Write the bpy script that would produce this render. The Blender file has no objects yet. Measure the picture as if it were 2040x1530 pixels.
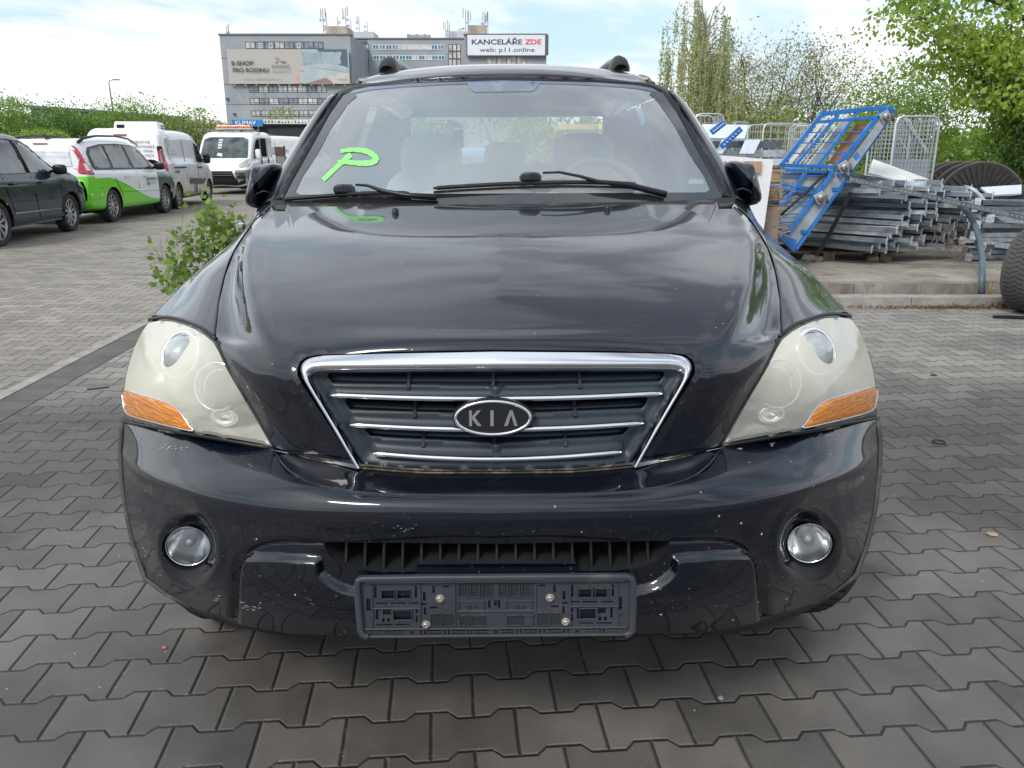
import bpy, bmesh, math, random
import numpy as np
from mathutils import Vector, Matrix
from mathutils.bvhtree import BVHTree
from mathutils.geometry import delaunay_2d_cdt
from mathutils.interpolate import poly_3d_calc
R = math.radians
random.seed(7)
scene = bpy.context.scene
COL = scene.collection
# ------------------------------------------------------------------ camera
CAM_H, PITCH, FPX = 1.31, R(15.8), 1600.0
cam_data = bpy.data.cameras.new('camera')
cam_data.sensor_width = 36.0
cam_data.lens = FPX / 2040.0 * 36.0
cam_data.clip_start = 0.05
cam_data.clip_end = 3000
cam = bpy.data.objects.new('camera', cam_data)
COL.objects.link(cam)
cam.location = (0, 0, CAM_H)
cam.rotation_euler = (math.pi / 2 - PITCH, 0, 0)
scene.camera = cam
# ------------------------------------------------------------------ node helpers
class E:
    def __init__(s, nt, sock): s.nt = nt; s.s = sock
    def m(s, op, *a, clamp=False):
        n = s.nt.nodes.new('ShaderNodeMath'); n.operation = op; n.use_clamp = clamp
        for i, v in enumerate((s,) + a):
            if isinstance(v, E): s.nt.links.new(v.s, n.inputs[i])
            else: n.inputs[i].default_value = v
        return E(s.nt, n.outputs[0])
    def __add__(s, o): return s.m('ADD', o)
    def __radd__(s, o): return s.m('ADD', o)
    def __sub__(s, o): return s.m('SUBTRACT', o)
    def __rsub__(s, o): return (s * -1.0) + o
    def __mul__(s, o): return s.m('MULTIPLY', o)
    def __rmul__(s, o): return s.m('MULTIPLY', o)
    def __truediv__(s, o): return s.m('DIVIDE', o)
    def abs(s): return s.m('ABSOLUTE')
    def floor(s): return s.m('FLOOR')
    def frac(s): return s.m('FRACT')
    def min(s, o): return s.m('MINIMUM', o)
    def max(s, o): return s.m('MAXIMUM', o)
    def gt(s, o): return s.m('GREATER_THAN', o)
    def lt(s, o): return s.m('LESS_THAN', o)
    def clamp(s, a=0.0, b=1.0): return s.max(a).min(b)
    def smooth(s, a, b):
        n = s.nt.nodes.new('ShaderNodeMapRange'); n.interpolation_type = 'SMOOTHSTEP'
        n.inputs[1].default_value = a; n.inputs[2].default_value = b
        s.nt.links.new(s.s, n.inputs[0]); return E(s.nt, n.outputs[0])
def tex_noise(nt, scale, detail=4, vec=None, rough=.55, dist=0.0):
    n = nt.nodes.new('ShaderNodeTexNoise'); n.inputs['Scale'].default_value = scale
    n.inputs['Detail'].default_value = detail; n.inputs['Roughness'].default_value = rough
    n.inputs['Distortion'].default_value = dist
    if vec is not None: nt.links.new(vec, n.inputs['Vector'])
    return E(nt, n.outputs[0])
def mixc(nt, f, a, b):
    n = nt.nodes.new('ShaderNodeMix'); n.data_type = 'RGBA'
    if isinstance(f, E): nt.links.new(f.s, n.inputs[0])
    else: n.inputs[0].default_value = f
    for v, i in ((a, 6), (b, 7)):
        if isinstance(v, E): nt.links.new(v.s, n.inputs[i])
        elif hasattr(v, 'links'): nt.links.new(v, n.inputs[i])
        else: n.inputs[i].default_value = (v[0], v[1], v[2], 1)
    return E(nt, n.outputs[2])
def comb(nt, x, y, z=0.0):
    n = nt.nodes.new('ShaderNodeCombineXYZ')
    for i, v in enumerate((x, y, z)):
        if isinstance(v, E): nt.links.new(v.s, n.inputs[i])
        else: n.inputs[i].default_value = v
    return n.outputs[0]
def mapped(nt, src, scale=(1, 1, 1), rot=(0, 0, 0), loc=(0, 0, 0)):
    n = nt.nodes.new('ShaderNodeMapping'); nt.links.new(src, n.inputs[0])
    n.inputs['Location'].default_value = loc; n.inputs['Rotation'].default_value = rot; n.inputs['Scale'].default_value = scale
    return n.outputs[0]
def bump(nt, h, dist, strength=1.0):
    b = nt.nodes.new('ShaderNodeBump'); b.inputs['Distance'].default_value = dist; b.inputs['Strength'].default_value = strength
    nt.links.new(h.s, b.inputs['Height']); return b.outputs[0]
# ------------------------------------------------------------------ world
SUN_EL, SUN_AZ = R(44), R(212)      # azimuth clockwise from +Y
world = bpy.data.worlds.new('World'); scene.world = world; world.use_nodes = True
wn = world.node_tree; wn.nodes.clear()
wout = wn.nodes.new('ShaderNodeOutputWorld'); bg = wn.nodes.new('ShaderNodeBackground')
sky = wn.nodes.new('ShaderNodeTexSky'); sky.sky_type = 'NISHITA'; sky.sun_disc = False
sky.sun_elevation = SUN_EL; sky.sun_rotation = SUN_AZ
sky.air_density = 1.0; sky.dust_density = 2.0
wtc = wn.nodes.new('ShaderNodeTexCoord'); wsep = wn.nodes.new('ShaderNodeSeparateXYZ')
wn.links.new(wtc.outputs['Generated'], wsep.inputs[0])
wx, wy, wz = (E(wn, wsep.outputs[i]) for i in range(3))
zz = wz.max(0.0) + 0.16
cuv = comb(wn, wx / zz, wy / zz, 0.3)
n1 = tex_noise(wn, 0.62, 7, cuv, .58, .35)
n2 = tex_noise(wn, 1.5, 6, cuv, .55, .2)
cover = n1.smooth(.38, .50)
shade = ((n2 * .62) + (n1 * .38)).smooth(.34, .66)
cloud = mixc(wn, shade, (7.9, 8.3, 9.2), (10.4, 10.5, 10.7))
skyb = mixc(wn, .5, sky.outputs[0], (7.4, 9.9, 11.2))
fin = mixc(wn, cover * .88, skyb, cloud)
back = (wy * -1.0).smooth(.0, .5) * (wx.smooth(-.60, .10) * .75 + .25)
bn_ = tex_noise(wn, 1.9, 7, mapped(wn, cuv, (.7, 1.25, 1), loc=(3.9, 2.4, 0)), .60, .25).smooth(.42, .58)
fin = mixc(wn, back * (bn_ * .80 + .04), fin, (2.2, 2.8, 4.3))
fr_ = wy.smooth(.1, .5) * wz.smooth(.20, .34)
fn_ = tex_noise(wn, 2.6, 7, mapped(wn, cuv, (.75, 1.5, 1), loc=(1.3, .6, 0)), .58, .35).smooth(.40, .60)
up_ = wz.smooth(.38, .68); lf_ = wx.smooth(-.34, .12) * .75 + .25
fin = mixc(wn, (fr_ * lf_ * (fn_ * .72 + up_ * .40 + .03)).clamp(0.0, .93), fin, (2.7, 2.85, 3.5))
gdot = wx * (math.sin(SUN_AZ) * math.cos(SUN_EL)) + wy * (math.cos(SUN_AZ) * math.cos(SUN_EL)) + wz * math.sin(SUN_EL)
fin = mixc(wn, gdot.smooth(.80, 1.0) * (1.0 - bn_ * .45) * .6, fin, (20.0, 19.8, 19.4))
wn.links.new(fin.s, bg.inputs[0]); bg.inputs[1].default_value = 0.1
wn.links.new(bg.outputs[0], wout.inputs[0])
# ------------------------------------------------------------------ sun
sl = bpy.data.lights.new('sun', 'SUN'); sl.energy = 1.5; sl.angle = R(14); sl.color = (1, .965, .92)
so = bpy.data.objects.new('sun', sl); COL.objects.link(so)
sdir = Vector((math.sin(SUN_AZ) * math.cos(SUN_EL), math.cos(SUN_AZ) * math.cos(SUN_EL), math.sin(SUN_EL)))
so.rotation_euler = sdir.to_track_quat('Z', 'Y').to_euler(); so.location = (-5, -8, 20)
scene.view_settings.view_transform = 'Standard'
scene.view_settings.look = 'None'; scene.view_settings.gamma = 1.0
scene.view_settings.exposure = 0.32
# ------------------------------------------------------------------ projection helpers (photo pixel + distance along the ground -> metres)
TY = lambda y: math.tan(PITCH + math.atan((y - 765.0) / FPX))
def pt(x, y, D, H=CAM_H):
    t = TY(y); zc = D * math.cos(PITCH) + t * D * math.sin(PITCH)
    return Vector(((x - 1020.0) * zc / FPX, D, H - t * D))
def gd(x, y, z=0.0):
    return pt(x, y, (CAM_H - z) / TY(y))
# ------------------------------------------------------------------ materials
MATS = {}
def mat(name, col, rough=.5, metal=0.0, coat=0.0, var=.12, vscale=6.0, bmp=0.0, bscale=60.0, spec=.5, trans=0.0, ior=1.45, alpha=1.0, emit=0, dirt=None, coord='Object', streak=None):
    if name in MATS: return MATS[name]
    m = bpy.data.materials.new(name); m.use_nodes = True; nt = m.node_tree
    b = nt.nodes['Principled BSDF']; tc = nt.nodes.new('ShaderNodeTexCoord'); v = tc.outputs[coord]
    n = tex_noise(nt, vscale, 5, v)
    lo = [c * (1 - var) for c in col]; hi = [min(1, c * (1 + var)) for c in col]
    c = mixc(nt, n.smooth(.3, .7), lo, hi)
    if dirt:
        dn = tex_noise(nt, dirt[1], 6, mapped(nt, v, dirt[3] if len(dirt) > 3 else (1, 1, 1)), .65).smooth(dirt[2], dirt[2] + .18)
        c = mixc(nt, dn * (dirt[4] if len(dirt) > 4 else .8), c, dirt[0])
    nt.links.new(c.s, b.inputs['Base Color'])
    r = (n * .2) + (rough - .1); nt.links.new(r.clamp(.02, 1).s, b.inputs['Roughness'])
    b.inputs['Metallic'].default_value = metal; b.inputs['Specular IOR Level'].default_value = spec
    b.inputs['Coat Weight'].default_value = coat; b.inputs['Coat Roughness'].default_value = .04
    b.inputs['Transmission Weight'].default_value = trans; b.inputs['IOR'].default_value = ior
    b.inputs['Alpha'].default_value = alpha
    if bmp:
        nt.links.new(bump(nt, tex_noise(nt, bscale, 4, v), bmp), b.inputs['Normal'])
    MATS[name] = m; return m
def glassmat(name, tint=(.8, .85, .85), dust=.1, dustc=(.6, .62, .62), gl=.1, rough=.01, dvar=.5, dscale=3):
    m = bpy.data.materials.new(name); m.use_nodes = True; nt = m.node_tree; nt.nodes.clear()
    o = nt.nodes.new('ShaderNodeOutputMaterial'); tr = nt.nodes.new('ShaderNodeBsdfTransparent'); tr.inputs[0].default_value = (*tint, 1)
    g = nt.nodes.new('ShaderNodeBsdfGlossy'); g.inputs['Roughness'].default_value = rough
    f = nt.nodes.new('ShaderNodeFresnel'); f.inputs[0].default_value = 1.5
    mx = nt.nodes.new('ShaderNodeMixShader'); ff = (E(nt, f.outputs[0]) * 1.7 + gl).clamp()
    nt.links.new(ff.s, mx.inputs[0]); nt.links.new(tr.outputs[0], mx.inputs[1]); nt.links.new(g.outputs[0], mx.inputs[2])
    d = nt.nodes.new('ShaderNodeBsdfDiffuse'); d.inputs[0].default_value = (*dustc, 1)
    mx2 = nt.nodes.new('ShaderNodeMixShader'); tc = nt.nodes.new('ShaderNodeTexCoord')
    n = tex_noise(nt, dscale, 5, tc.outputs['Object']).smooth(.25, .75)
    nt.links.new((n * (dust * dvar) + dust * (1 - dvar / 2)).s, mx2.inputs[0])
    nt.links.new(mx.outputs[0], mx2.inputs[1]); nt.links.new(d.outputs[0], mx2.inputs[2])
    nt.links.new(mx2.outputs[0], o.inputs[0]); return m
# ------------------------------------------------------------------ object helpers
def tag(o, label=None, cat=None, group=None, kind=None):
    if label: o['label'] = label
    if cat: o['category'] = cat
    if group: o['group'] = group
    if kind: o['kind'] = kind
    return o
def empty(name, loc=(0, 0, 0), rz=0.0, label=None, cat=None, group=None):
    o = bpy.data.objects.new(name, None); o.empty_display_size = .2; COL.objects.link(o)
    o.location = loc; o.rotation_euler = (0, 0, rz); tag(o, label, cat, group); return o
def link(name, verts, faces, m, parent=None, smooth=False, bevel=0, solid=0, mats=None, fm=None, loc=None, auto=None):
    me = bpy.data.meshes.new(name)
    me.from_pydata([tuple(v) for v in verts], [], faces)
    if mats:
        for q in mats: me.materials.append(q)
        if fm: me.polygons.foreach_set('material_index', fm)
    elif m: me.materials.append(m)
    if smooth:
        me.polygons.foreach_set('use_smooth', [True] * len(me.polygons))
        if auto:
            try: me.set_sharp_from_angle(angle=R(auto))
            except Exception: pass
    me.update()
    o = bpy.data.objects.new(name, me); COL.objects.link(o)
    if parent: o.parent = parent
    if loc: o.location = loc
    if solid:
        s = o.modifiers.new('s', 'SOLIDIFY'); s.thickness = abs(solid); s.offset = -1 if solid > 0 else 1
    if bevel:
        b = o.modifiers.new('b', 'BEVEL'); b.width = bevel; b.segments = 2; b.limit_method = 'ANGLE'; b.angle_limit = R(40)
    return o
class MB:
    """collects shapes into one mesh"""
    def __init__(s): s.v = []; s.f = []; s.mi = []
    def add(s, V, F, mi=0):
        k = len(s.v); s.v += [Vector(v) for v in V]; s.f += [tuple(i + k for i in f) for f in F]; s.mi += [mi] * len(F); return s
    def box(s, a, b, M=None, mi=0):
        x0, y0, z0 = a; x1, y1, z1 = b
        V = [Vector(q) for q in ((x0, y0, z0), (x1, y0, z0), (x1, y1, z0), (x0, y1, z0), (x0, y0, z1), (x1, y0, z1), (x1, y1, z1), (x0, y1, z1))]
        if M: V = [M @ q for q in V]
        return s.add(V, [(0, 3, 2, 1), (4, 5, 6, 7), (0, 1, 5, 4), (1, 2, 6, 5), (2, 3, 7, 6), (3, 0, 4, 7)], mi)
    def hexa(s, V, mi=0):
        return s.add(V, [(0, 3, 2, 1), (4, 5, 6, 7), (0, 1, 5, 4), (1, 2, 6, 5), (2, 3, 7, 6), (3, 0, 4, 7)], mi)
    def tube(s, P, r, n=8, mi=0, cap=True, closed=False):
        P = [Vector(p) for p in P]; k = len(P); rr = r if isinstance(r, (list, tuple)) else [r] * k
        V = []; up = None
        for i, p in enumerate(P):
            if closed: d = P[(i + 1) % k] - P[i - 1]
            else: d = P[min(i + 1, k - 1)] - P[max(i - 1, 0)]
            d.normalize()
            if up is None: up = Vector((0, 0, 1)) if abs(d.z) < .9 else Vector((1, 0, 0))
            a = up.cross(d).normalized(); up = d.cross(a).normalized()
            for j in range(n):
                t = 2 * math.pi * j / n; V.append(p + (a * math.cos(t) + up * math.sin(t)) * rr[i])
        F = []
        for i in range(k if closed else k - 1):
            i2 = (i + 1) % k
            for j in range(n): F.append((i * n + j, i * n + (j + 1) % n, i2 * n + (j + 1) % n, i2 * n + j))
        if cap and not closed: F += [tuple(reversed(range(n))), tuple(range((k - 1) * n, k * n))]
        return s.add(V, F, mi)
    def bar(s, a, b, w, h, up=(0, 0, 1), mi=0):
        a = Vector(a); b = Vector(b); d = (b - a).normalized(); up = Vector(up)
        if abs(d.dot(up)) > .98: up = Vector((1, 0, 0))
        x = d.cross(up).normalized() * w / 2; z = x.cross(d).normalized() * h / 2
        return s.hexa([a - x - z, a + x - z, b + x - z, b - x - z, a - x + z, a + x + z, b + x + z, b - x + z], mi)
    def lathe(s, prof, n=32, M=None, mi=0, a0=0, a1=2 * math.pi):
        """profile (r, h) turned round local Z"""
        V = []; full = abs(a1 - a0 - 2 * math.pi) < 1e-6; m = n if full else n + 1
        for r, h in prof:
            for j in range(m):
                t = a0 + (a1 - a0) * j / n; v = Vector((r * math.cos(t), r * math.sin(t), h)); V.append(M @ v if M else v)
        F = []
        for i in range(len(prof) - 1):
            for j in range(n):
                j2 = (j + 1) % m; F.append((i * m + j, i * m + j2, (i + 1) * m + j2, (i + 1) * m + j))
        return s.add(V, F, mi)
    def build(s, name, m, parent=None, smooth=False, bevel=0, mats=None, auto=None, solid=0):
        return link(name, s.v, s.f, m, parent, smooth, bevel, solid, mats, s.mi if mats else None, auto=auto)
def blocks(name, m, parent, *boxes, bevel=0):
    b = MB()
    for a in boxes: b.box(*a)
    return b.build(name, m, parent, bevel=bevel)
FONTS = {}
def text_mesh(txt, size=1.0, bold=0.0, xs=1.0):
    """flat lettering as (verts 2-D, faces), baseline at 0, starting at x=0"""
    c = bpy.data.curves.new('t', 'FONT'); c.body = txt; c.size = size; c.offset = bold; c.resolution_u = 3
    o = bpy.data.objects.new('t', c); COL.objects.link(o)
    me = o.to_mesh(); V = [(v.co.x * xs, v.co.y) for v in me.vertices]; F = [tuple(p.vertices) for p in me.polygons]
    o.to_mesh_clear(); bpy.data.objects.remove(o); bpy.data.curves.remove(c); return V, F
def text_on(name, txt, m, parent, org, ax, ay, w=None, h=.3, bold=.0, off=0.0):
    """lettering fitted to width w and cap height h on a plane (org lower left, unit vectors ax, ay)"""
    V, F = text_mesh(txt, 1.0, bold)
    if not V: return None
    x0 = min(v[0] for v in V); x1 = max(v[0] for v in V); cap = .729
    s = h / cap; sx = (w / (x1 - x0)) if w else s
    ax = Vector(ax).normalized(); ay = Vector(ay).normalized(); n = ax.cross(ay)
    P = [Vector(org) + ax * (v[0] - x0) * sx + ay * v[1] * s + n * off for v in V]
    return link(name, P, F, m, parent)
# ------------------------------------------------------------------ smooth guide surfaces and panels cut from them
def _herm(P, k, ts):
    P = np.asarray(P, float); n = len(k); T = np.zeros_like(P)
    for i in range(n):
        a, b = max(i - 1, 0), min(i + 1, n - 1)
        if a == i: T[i] = (P[b] - P[i]) / (k[b] - k[i])
        elif b == i: T[i] = (P[i] - P[a]) / (k[i] - k[a])
        else:
            h0 = k[i] - k[a]; h1 = k[b] - k[i]
            T[i] = ((P[i] - P[a]) / h0 * h1 + (P[b] - P[i]) / h1 * h0) / (h0 + h1)
    out = []
    for t in ts:
        i = int(min(max(np.searchsorted(k, t, 'right') - 1, 0), n - 2)); h = k[i + 1] - k[i]; s = (t - k[i]) / h
        out.append((2 * s**3 - 3 * s**2 + 1) * P[i] + (s**3 - 2 * s**2 + s) * h * T[i] + (-2 * s**3 + 3 * s**2) * P[i + 1] + (s**3 - s**2) * h * T[i + 1])
    return np.array(out)
def surf(net, nv=60, nu=60):
    A = np.array([[tuple(p) for p in r] for r in net], float)
    kv = np.concatenate([[0], np.cumsum(np.maximum(np.linalg.norm(np.diff(A, axis=0), axis=2).mean(axis=1), 1e-4))])
    ku = np.concatenate([[0], np.cumsum(np.maximum(np.linalg.norm(np.diff(A, axis=1), axis=2).mean(axis=0), 1e-4))])
    B = _herm(A, kv, np.linspace(0, kv[-1], nv)); B = _herm(B.transpose(1, 0, 2), ku, np.linspace(0, ku[-1], nu)).transpose(1, 0, 2)
    return B
def gridmesh(B, flip=False):
    nv, nu = B.shape[:2]; V = [Vector(p) for p in B.reshape(-1, 3)]; F = []
    for i in range(nv - 1):
        for j in range(nu - 1):
            q = (i * nu + j, i * nu + j + 1, (i + 1) * nu + j + 1, (i + 1) * nu + j); F.append(q[::-1] if flip else q)
    return V, F
def mirror_vf(V, F, tol=1e-5):
    n = len(V); idx = []; V2 = list(V)
    for v in V:
        if abs(v.x) < tol: idx.append(V.index(v) if False else None); 
        else: idx.append(0)
    mp = {}
    for i, v in enumerate(V):
        if abs(v.x) < tol: mp[i] = i
        else: mp[i] = len(V2); V2.append(Vector((-v.x, v.y, v.z)))
    return V2, list(F) + [tuple(mp[i] for i in reversed(f)) for f in F]
def poly_res(P, step, closed=True):
    out = []; n = len(P)
    for i in range(n if closed else n - 1):
        a = P[i]; b = P[(i + 1) % n]; L = math.hypot(b[0] - a[0], b[1] - a[1]); k = max(1, int(round(L / step)))
        for j in range(k): out.append((a[0] + (b[0] - a[0]) * j / k, a[1] + (b[1] - a[1]) * j / k))
    if not closed: out.append(P[-1])
    return out
def smooth_poly(P, n=6, closed=True):
    """Catmull-Rom through the points"""
    out = []; k = len(P)
    for i in range(k if closed else k - 1):
        p = [P[(i + d) % k] if closed else P[min(max(i + d, 0), k - 1)] for d in (-1, 0, 1, 2)]
        for j in range(n):
            t = j / n
            out.append(tuple(.5 * (2 * p[1][c] + (p[2][c] - p[0][c]) * t + (2 * p[0][c] - 5 * p[1][c] + 4 * p[2][c] - p[3][c]) * t * t + (-p[0][c] + 3 * p[1][c] - 3 * p[2][c] + p[3][c]) * t**3) for c in range(2)))
    if not closed: out.append(tuple(P[-1]))
    return out
def inside(P, X, Y):
    r = np.zeros(X.shape, bool); n = len(P)
    for i in range(n):
        x0, y0 = P[i]; x1, y1 = P[i - 1]
        if y0 == y1: continue
        c = ((y0 > Y) != (y1 > Y)) & (X < (x1 - x0) * (Y - y0) / (y1 - y0) + x0); r ^= c
    return r
def sdist(P, X, Y, closed=True):
    d = np.full(np.shape(X), 1e9); n = len(P)
    for i in range(n if closed else n - 1):
        ax, ay = P[i]; bx, by = P[(i + 1) % n]; L = (bx - ax)**2 + (by - ay)**2 + 1e-12
        t = np.clip(((X - ax) * (bx - ax) + (Y - ay) * (by - ay)) / L, 0, 1)
        d = np.minimum(d, np.hypot(X - ax - t * (bx - ax), Y - ay - t * (by - ay)))
    return np.where(inside(P, X, Y), d, -d) if closed else d
def ss(x, a, b):
    t = np.clip((x - a) / (b - a), 0, 1); return t * t * (3 - 2 * t)
def cdt(outline, holes, step):
    loops = [poly_res(outline, step)] + [poly_res(h, step) for h in holes]
    pts = []; edges = []
    for L in loops:
        k = len(pts); pts += L; edges += [(k + i, k + (i + 1) % len(L)) for i in range(len(L))]
    xs = [p[0] for p in outline]; ys = [p[1] for p in outline]
    gx = np.arange(min(xs), max(xs), step); gy = np.arange(min(ys), max(ys), step)
    if len(gx) and len(gy):
        X, Y = np.meshgrid(gx, gy); X = X.ravel(); Y = Y.ravel()
        ok = sdist(outline, X, Y) > step * .55
        for h in holes: ok &= sdist(h, X, Y) < -step * .55
        pts += list(zip(X[ok].tolist(), Y[ok].tolist()))
    r = delaunay_2d_cdt([Vector(p) for p in pts], edges, [], 0, 1e-4)
    V = [tuple(v) for v in r[0]]; F = []
    C = np.array([[(V[f[0]][0] + V[f[1]][0] + V[f[2]][0]) / 3, (V[f[0]][1] + V[f[1]][1] + V[f[2]][1]) / 3] for f in r[2]])
    ok = inside(loops[0], C[:, 0], C[:, 1])
    for h in loops[1:]: ok &= ~inside(h, C[:, 0], C[:, 1])
    return V, [tuple(f) for f, k in zip(r[2], ok) if k]
class Guide:
    def __init__(s, V, F):
        s.V = V; s.F = F; s.b = BVHTree.FromPolygons(V, F)
        me = bpy.data.meshes.new('g'); me.from_pydata([tuple(v) for v in V], [], F); me.update()
        s.N = [v.normal.copy() for v in me.vertices]; bpy.data.meshes.remove(me)
    def cast(s, o, d):
        h, n, i, t = s.b.ray_cast(o, d)
        if h is None: return None, None
        f = s.F[i]; W = poly_3d_calc([s.V[k] for k in f], h); nn = Vector((0, 0, 0))
        for k, w in zip(f, W): nn += s.N[k] * w
        nn.normalize()
        if nn.dot(d) > 0: nn = -nn
        return h, nn
    def at(s, o, d):
        h, n = s.cast(o, d)
        if h is None: h, n = s.cast(o, (d + Vector((1e-4, 1e-4, 0))).normalized())
        if h is None: h, n = s.near(o + d * 2.0, d)
        return h, n
    def near(s, p, d):
        h, n, i, t = s.b.find_nearest(p)
        if n.dot(d) > 0: n = -n
        return h, n
# ================================================================== the big dark SUV
Y0 = 1.36
KXC = -0.026
kia = empty('parked_suv', (KXC, Y0, 0), 0, 'glossy black off-road car facing us with yellowed headlights and green letter on windscreen', 'car')
kia.rotation_euler = (0, R(-.3), 0)
O3 = Vector((0, -Y0, CAM_H)); cp, sp = math.cos(PITCH), math.sin(PITCH)
def kdir(u, y):
    k = (y - 765.0) / FPX
    return Vector((u / FPX, cp - k * sp, -sp - k * cp)).normalized()
def K(u, y, D):
    t = TY(y); zc = D * cp + t * D * sp
    return Vector((u * zc / FPX, D - Y0, CAM_H - t * D))
def Q(u, D, z):
    zc = D * cp + (CAM_H - z) * sp
    return Vector((u * zc / FPX, D - Y0, z))
def A3(x, D, z): return Vector((x, D - Y0, z))
def full(B):
    V, F = gridmesh(B); return mirror_vf(V, F, 1e-4)
def kpanel(name, outline, guide, m, holes=(), step=8, disp=None, off=0.0, mirror=True, solid=.003, parent=None, smooth=True, build=True, custom=False):
    V2, F = cdt(outline, list(holes), step)
    U = np.array([v[0] for v in V2]); Yv = np.array([v[1] for v in V2])
    d = disp(U, Yv) if disp else np.zeros(len(V2))
    V = []; NN = []
    if disp: gu = (disp(U + 1.5, Yv) - disp(U - 1.5, Yv)) / 3.0; gy = (disp(U, Yv + 1.5) - disp(U, Yv - 1.5)) / 3.0
    for k_, ((u, y), dd) in enumerate(zip(V2, d)):
        r = kdir(u, y); h, n = guide.at(O3, r)
        n0 = n.copy()
        if disp and (abs(gu[k_]) + abs(gy[k_])) > 1e-7:
            # tangents of the guide at this point, then tilt the normal by the relief's slope
            def onpl(uu, yy):
                q = kdir(uu, yy); return O3 + q * ((h - O3).dot(n) / q.dot(n) if abs(q.dot(n)) > .05 else (h - O3).length)
            pu = onpl(u + 1, y) - h; pv = onpl(u, y + 1) - h
            a, b, c = pu.dot(pu), pu.dot(pv), pv.dot(pv); det = a * c - b * b
            if det > 1e-16:
                al = (gu[k_] * c - gy[k_] * b) / det; be = (gy[k_] * a - gu[k_] * b) / det
                g = pu * al + pv * be
                if g.length > 3: g = g.normalized() * 3
                n0 = (n - g).normalized()
        NN.append(n0)
        h = h + n * (float(dd) + off)
        if mirror and abs(u) < 1e-6: h.x = 0.0
        V.append(h)
    # wind faces toward the camera
    G = []
    for f in F:
        a, b, c = (V[i] for i in f); nn = (b - a).cross(c - a)
        G.append(f if nn.dot(a - O3) < 0 else tuple(reversed(f)))
    if mirror:
        nc = [i for i, v in enumerate(V) if abs(v.x) >= 1e-5]
        for i, v in enumerate(V):
            if abs(v.x) < 1e-5: NN[i] = Vector((0, NN[i].y, NN[i].z)).normalized()
        NN = NN + [Vector((-NN[i].x, NN[i].y, NN[i].z)) for i in nc]; V, G = mirror_vf(V, G)
    if not build: return V, G
    if not custom: return link(name, V, G, m, parent or kia, smooth, solid=solid)
    o = link(name, V, G, m, parent or kia, True); o.data.normals_split_custom_set_from_vertices([tuple(q) for q in NN]); return o
# ---- materials
def paint(name, base, coat=1.0, rough=.35, speck=1.0, flake=0.0, dust=.05, dustc=(.3, .29, .27)):
    m = bpy.data.materials.new(name); m.use_nodes = True; nt = m.node_tree; b = nt.nodes['Principled BSDF']
    tc = nt.nodes.new('ShaderNodeTexCoord'); v = tc.outputs['Object']
    vo = nt.nodes.new('ShaderNodeTexVoronoi'); vo.inputs['Scale'].default_value = 26; nt.links.new(v, vo.inputs['Vector'])
    wn_ = nt.nodes.new('ShaderNodeTexWhiteNoise'); nt.links.new(vo.outputs['Position'], wn_.inputs['Vector'])
    wv = E(nt, wn_.outputs['Value']); dist = E(nt, vo.outputs['Distance'])
    spk = dist.lt(.060) * wv.gt(.60)
    vo2 = nt.nodes.new('ShaderNodeTexVoronoi'); vo2.inputs['Scale'].default_value = 95; nt.links.new(v, vo2.inputs['Vector'])
    w2 = nt.nodes.new('ShaderNodeTexWhiteNoise'); nt.links.new(vo2.outputs['Position'], w2.inputs['Vector'])
    sx_ = nt.nodes.new('ShaderNodeSeparateXYZ'); nt.links.new(v, sx_.inputs[0])
    lowz = 1.0 - E(nt, sx_.outputs[2]).smooth(.55, .72)
    dirtn = tex_noise(nt, 5, 6, v, .7)
    spk2 = E(nt, vo2.outputs['Distance']).lt(.18) * E(nt, w2.outputs['Value']).gt(.72) * dirtn.smooth(.42, .6) * (lowz * .85 + .04)
    n = tex_noise(nt, 9, 6, mapped(nt, v, (1, 1, 1)), .7).smooth(.5, .78)
    c = mixc(nt, n * (dust * speck) * (lowz * 1.2 + .1), base, dustc)
    c = mixc(nt, spk2 * .55 * speck, c, (.3, .3, .29))
    c = mixc(nt, spk * speck * (lowz * .8 + .2), c, (.75, .76, .78))
    nt.links.new(c.s, b.inputs['Base Color']); b.inputs['Roughness'].default_value = rough
    b.inputs['Metallic'].default_value = flake; b.inputs['Specular IOR Level'].default_value = .12
    b.inputs['Coat Weight'].default_value = coat
    cr = (tex_noise(nt, 4, 5, v).smooth(.35, .75) * .05) + .025 + spk * .3
    nt.links.new(cr.s, b.inputs['Coat Roughness'])
    b.inputs['Coat IOR'].default_value = 1.6
    b1 = bump(nt, tex_noise(nt, 2.2, 2, v), .0035, .6); nt.links.new(b1, b.inputs['Coat Normal'])
    MATS[name] = m; return m
PAINT = paint('black_paint', (.0015, .0035, .010), dust=.016)
BLK = mat('black_plastic', (.014, .015, .017), .55, bmp=.0006, bscale=300, dirt=((.06, .055, .045), 7, .55))
BLK2 = mat('black_trim', (.01, .011, .013), .35)
SLAT = mat('grille_plastic', (.026, .038, .050), .42)
CHROME = mat('chrome', (.82, .83, .86), .16, 1.0, var=.05)
DARK = mat('unlit_black', (.004, .004, .004), .8)
FRIT = mat('glass_band', (.02, .022, .026), .12, spec=.9, coat=.8)
PLATE = mat('holder_plastic', (.045, .049, .060), .5, bmp=.0008, bscale=220, dirt=((.13, .125, .12), 12, .56))
RUB = mat('tyre_rubber', (.028, .027, .026), .8, dirt=((.10, .09, .08), 9, .5), bmp=.001, bscale=120)
GREYP = mat('grey_plastic', (.10, .10, .10), .6, dirt=((.2, .19, .16), 14, .5))
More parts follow.
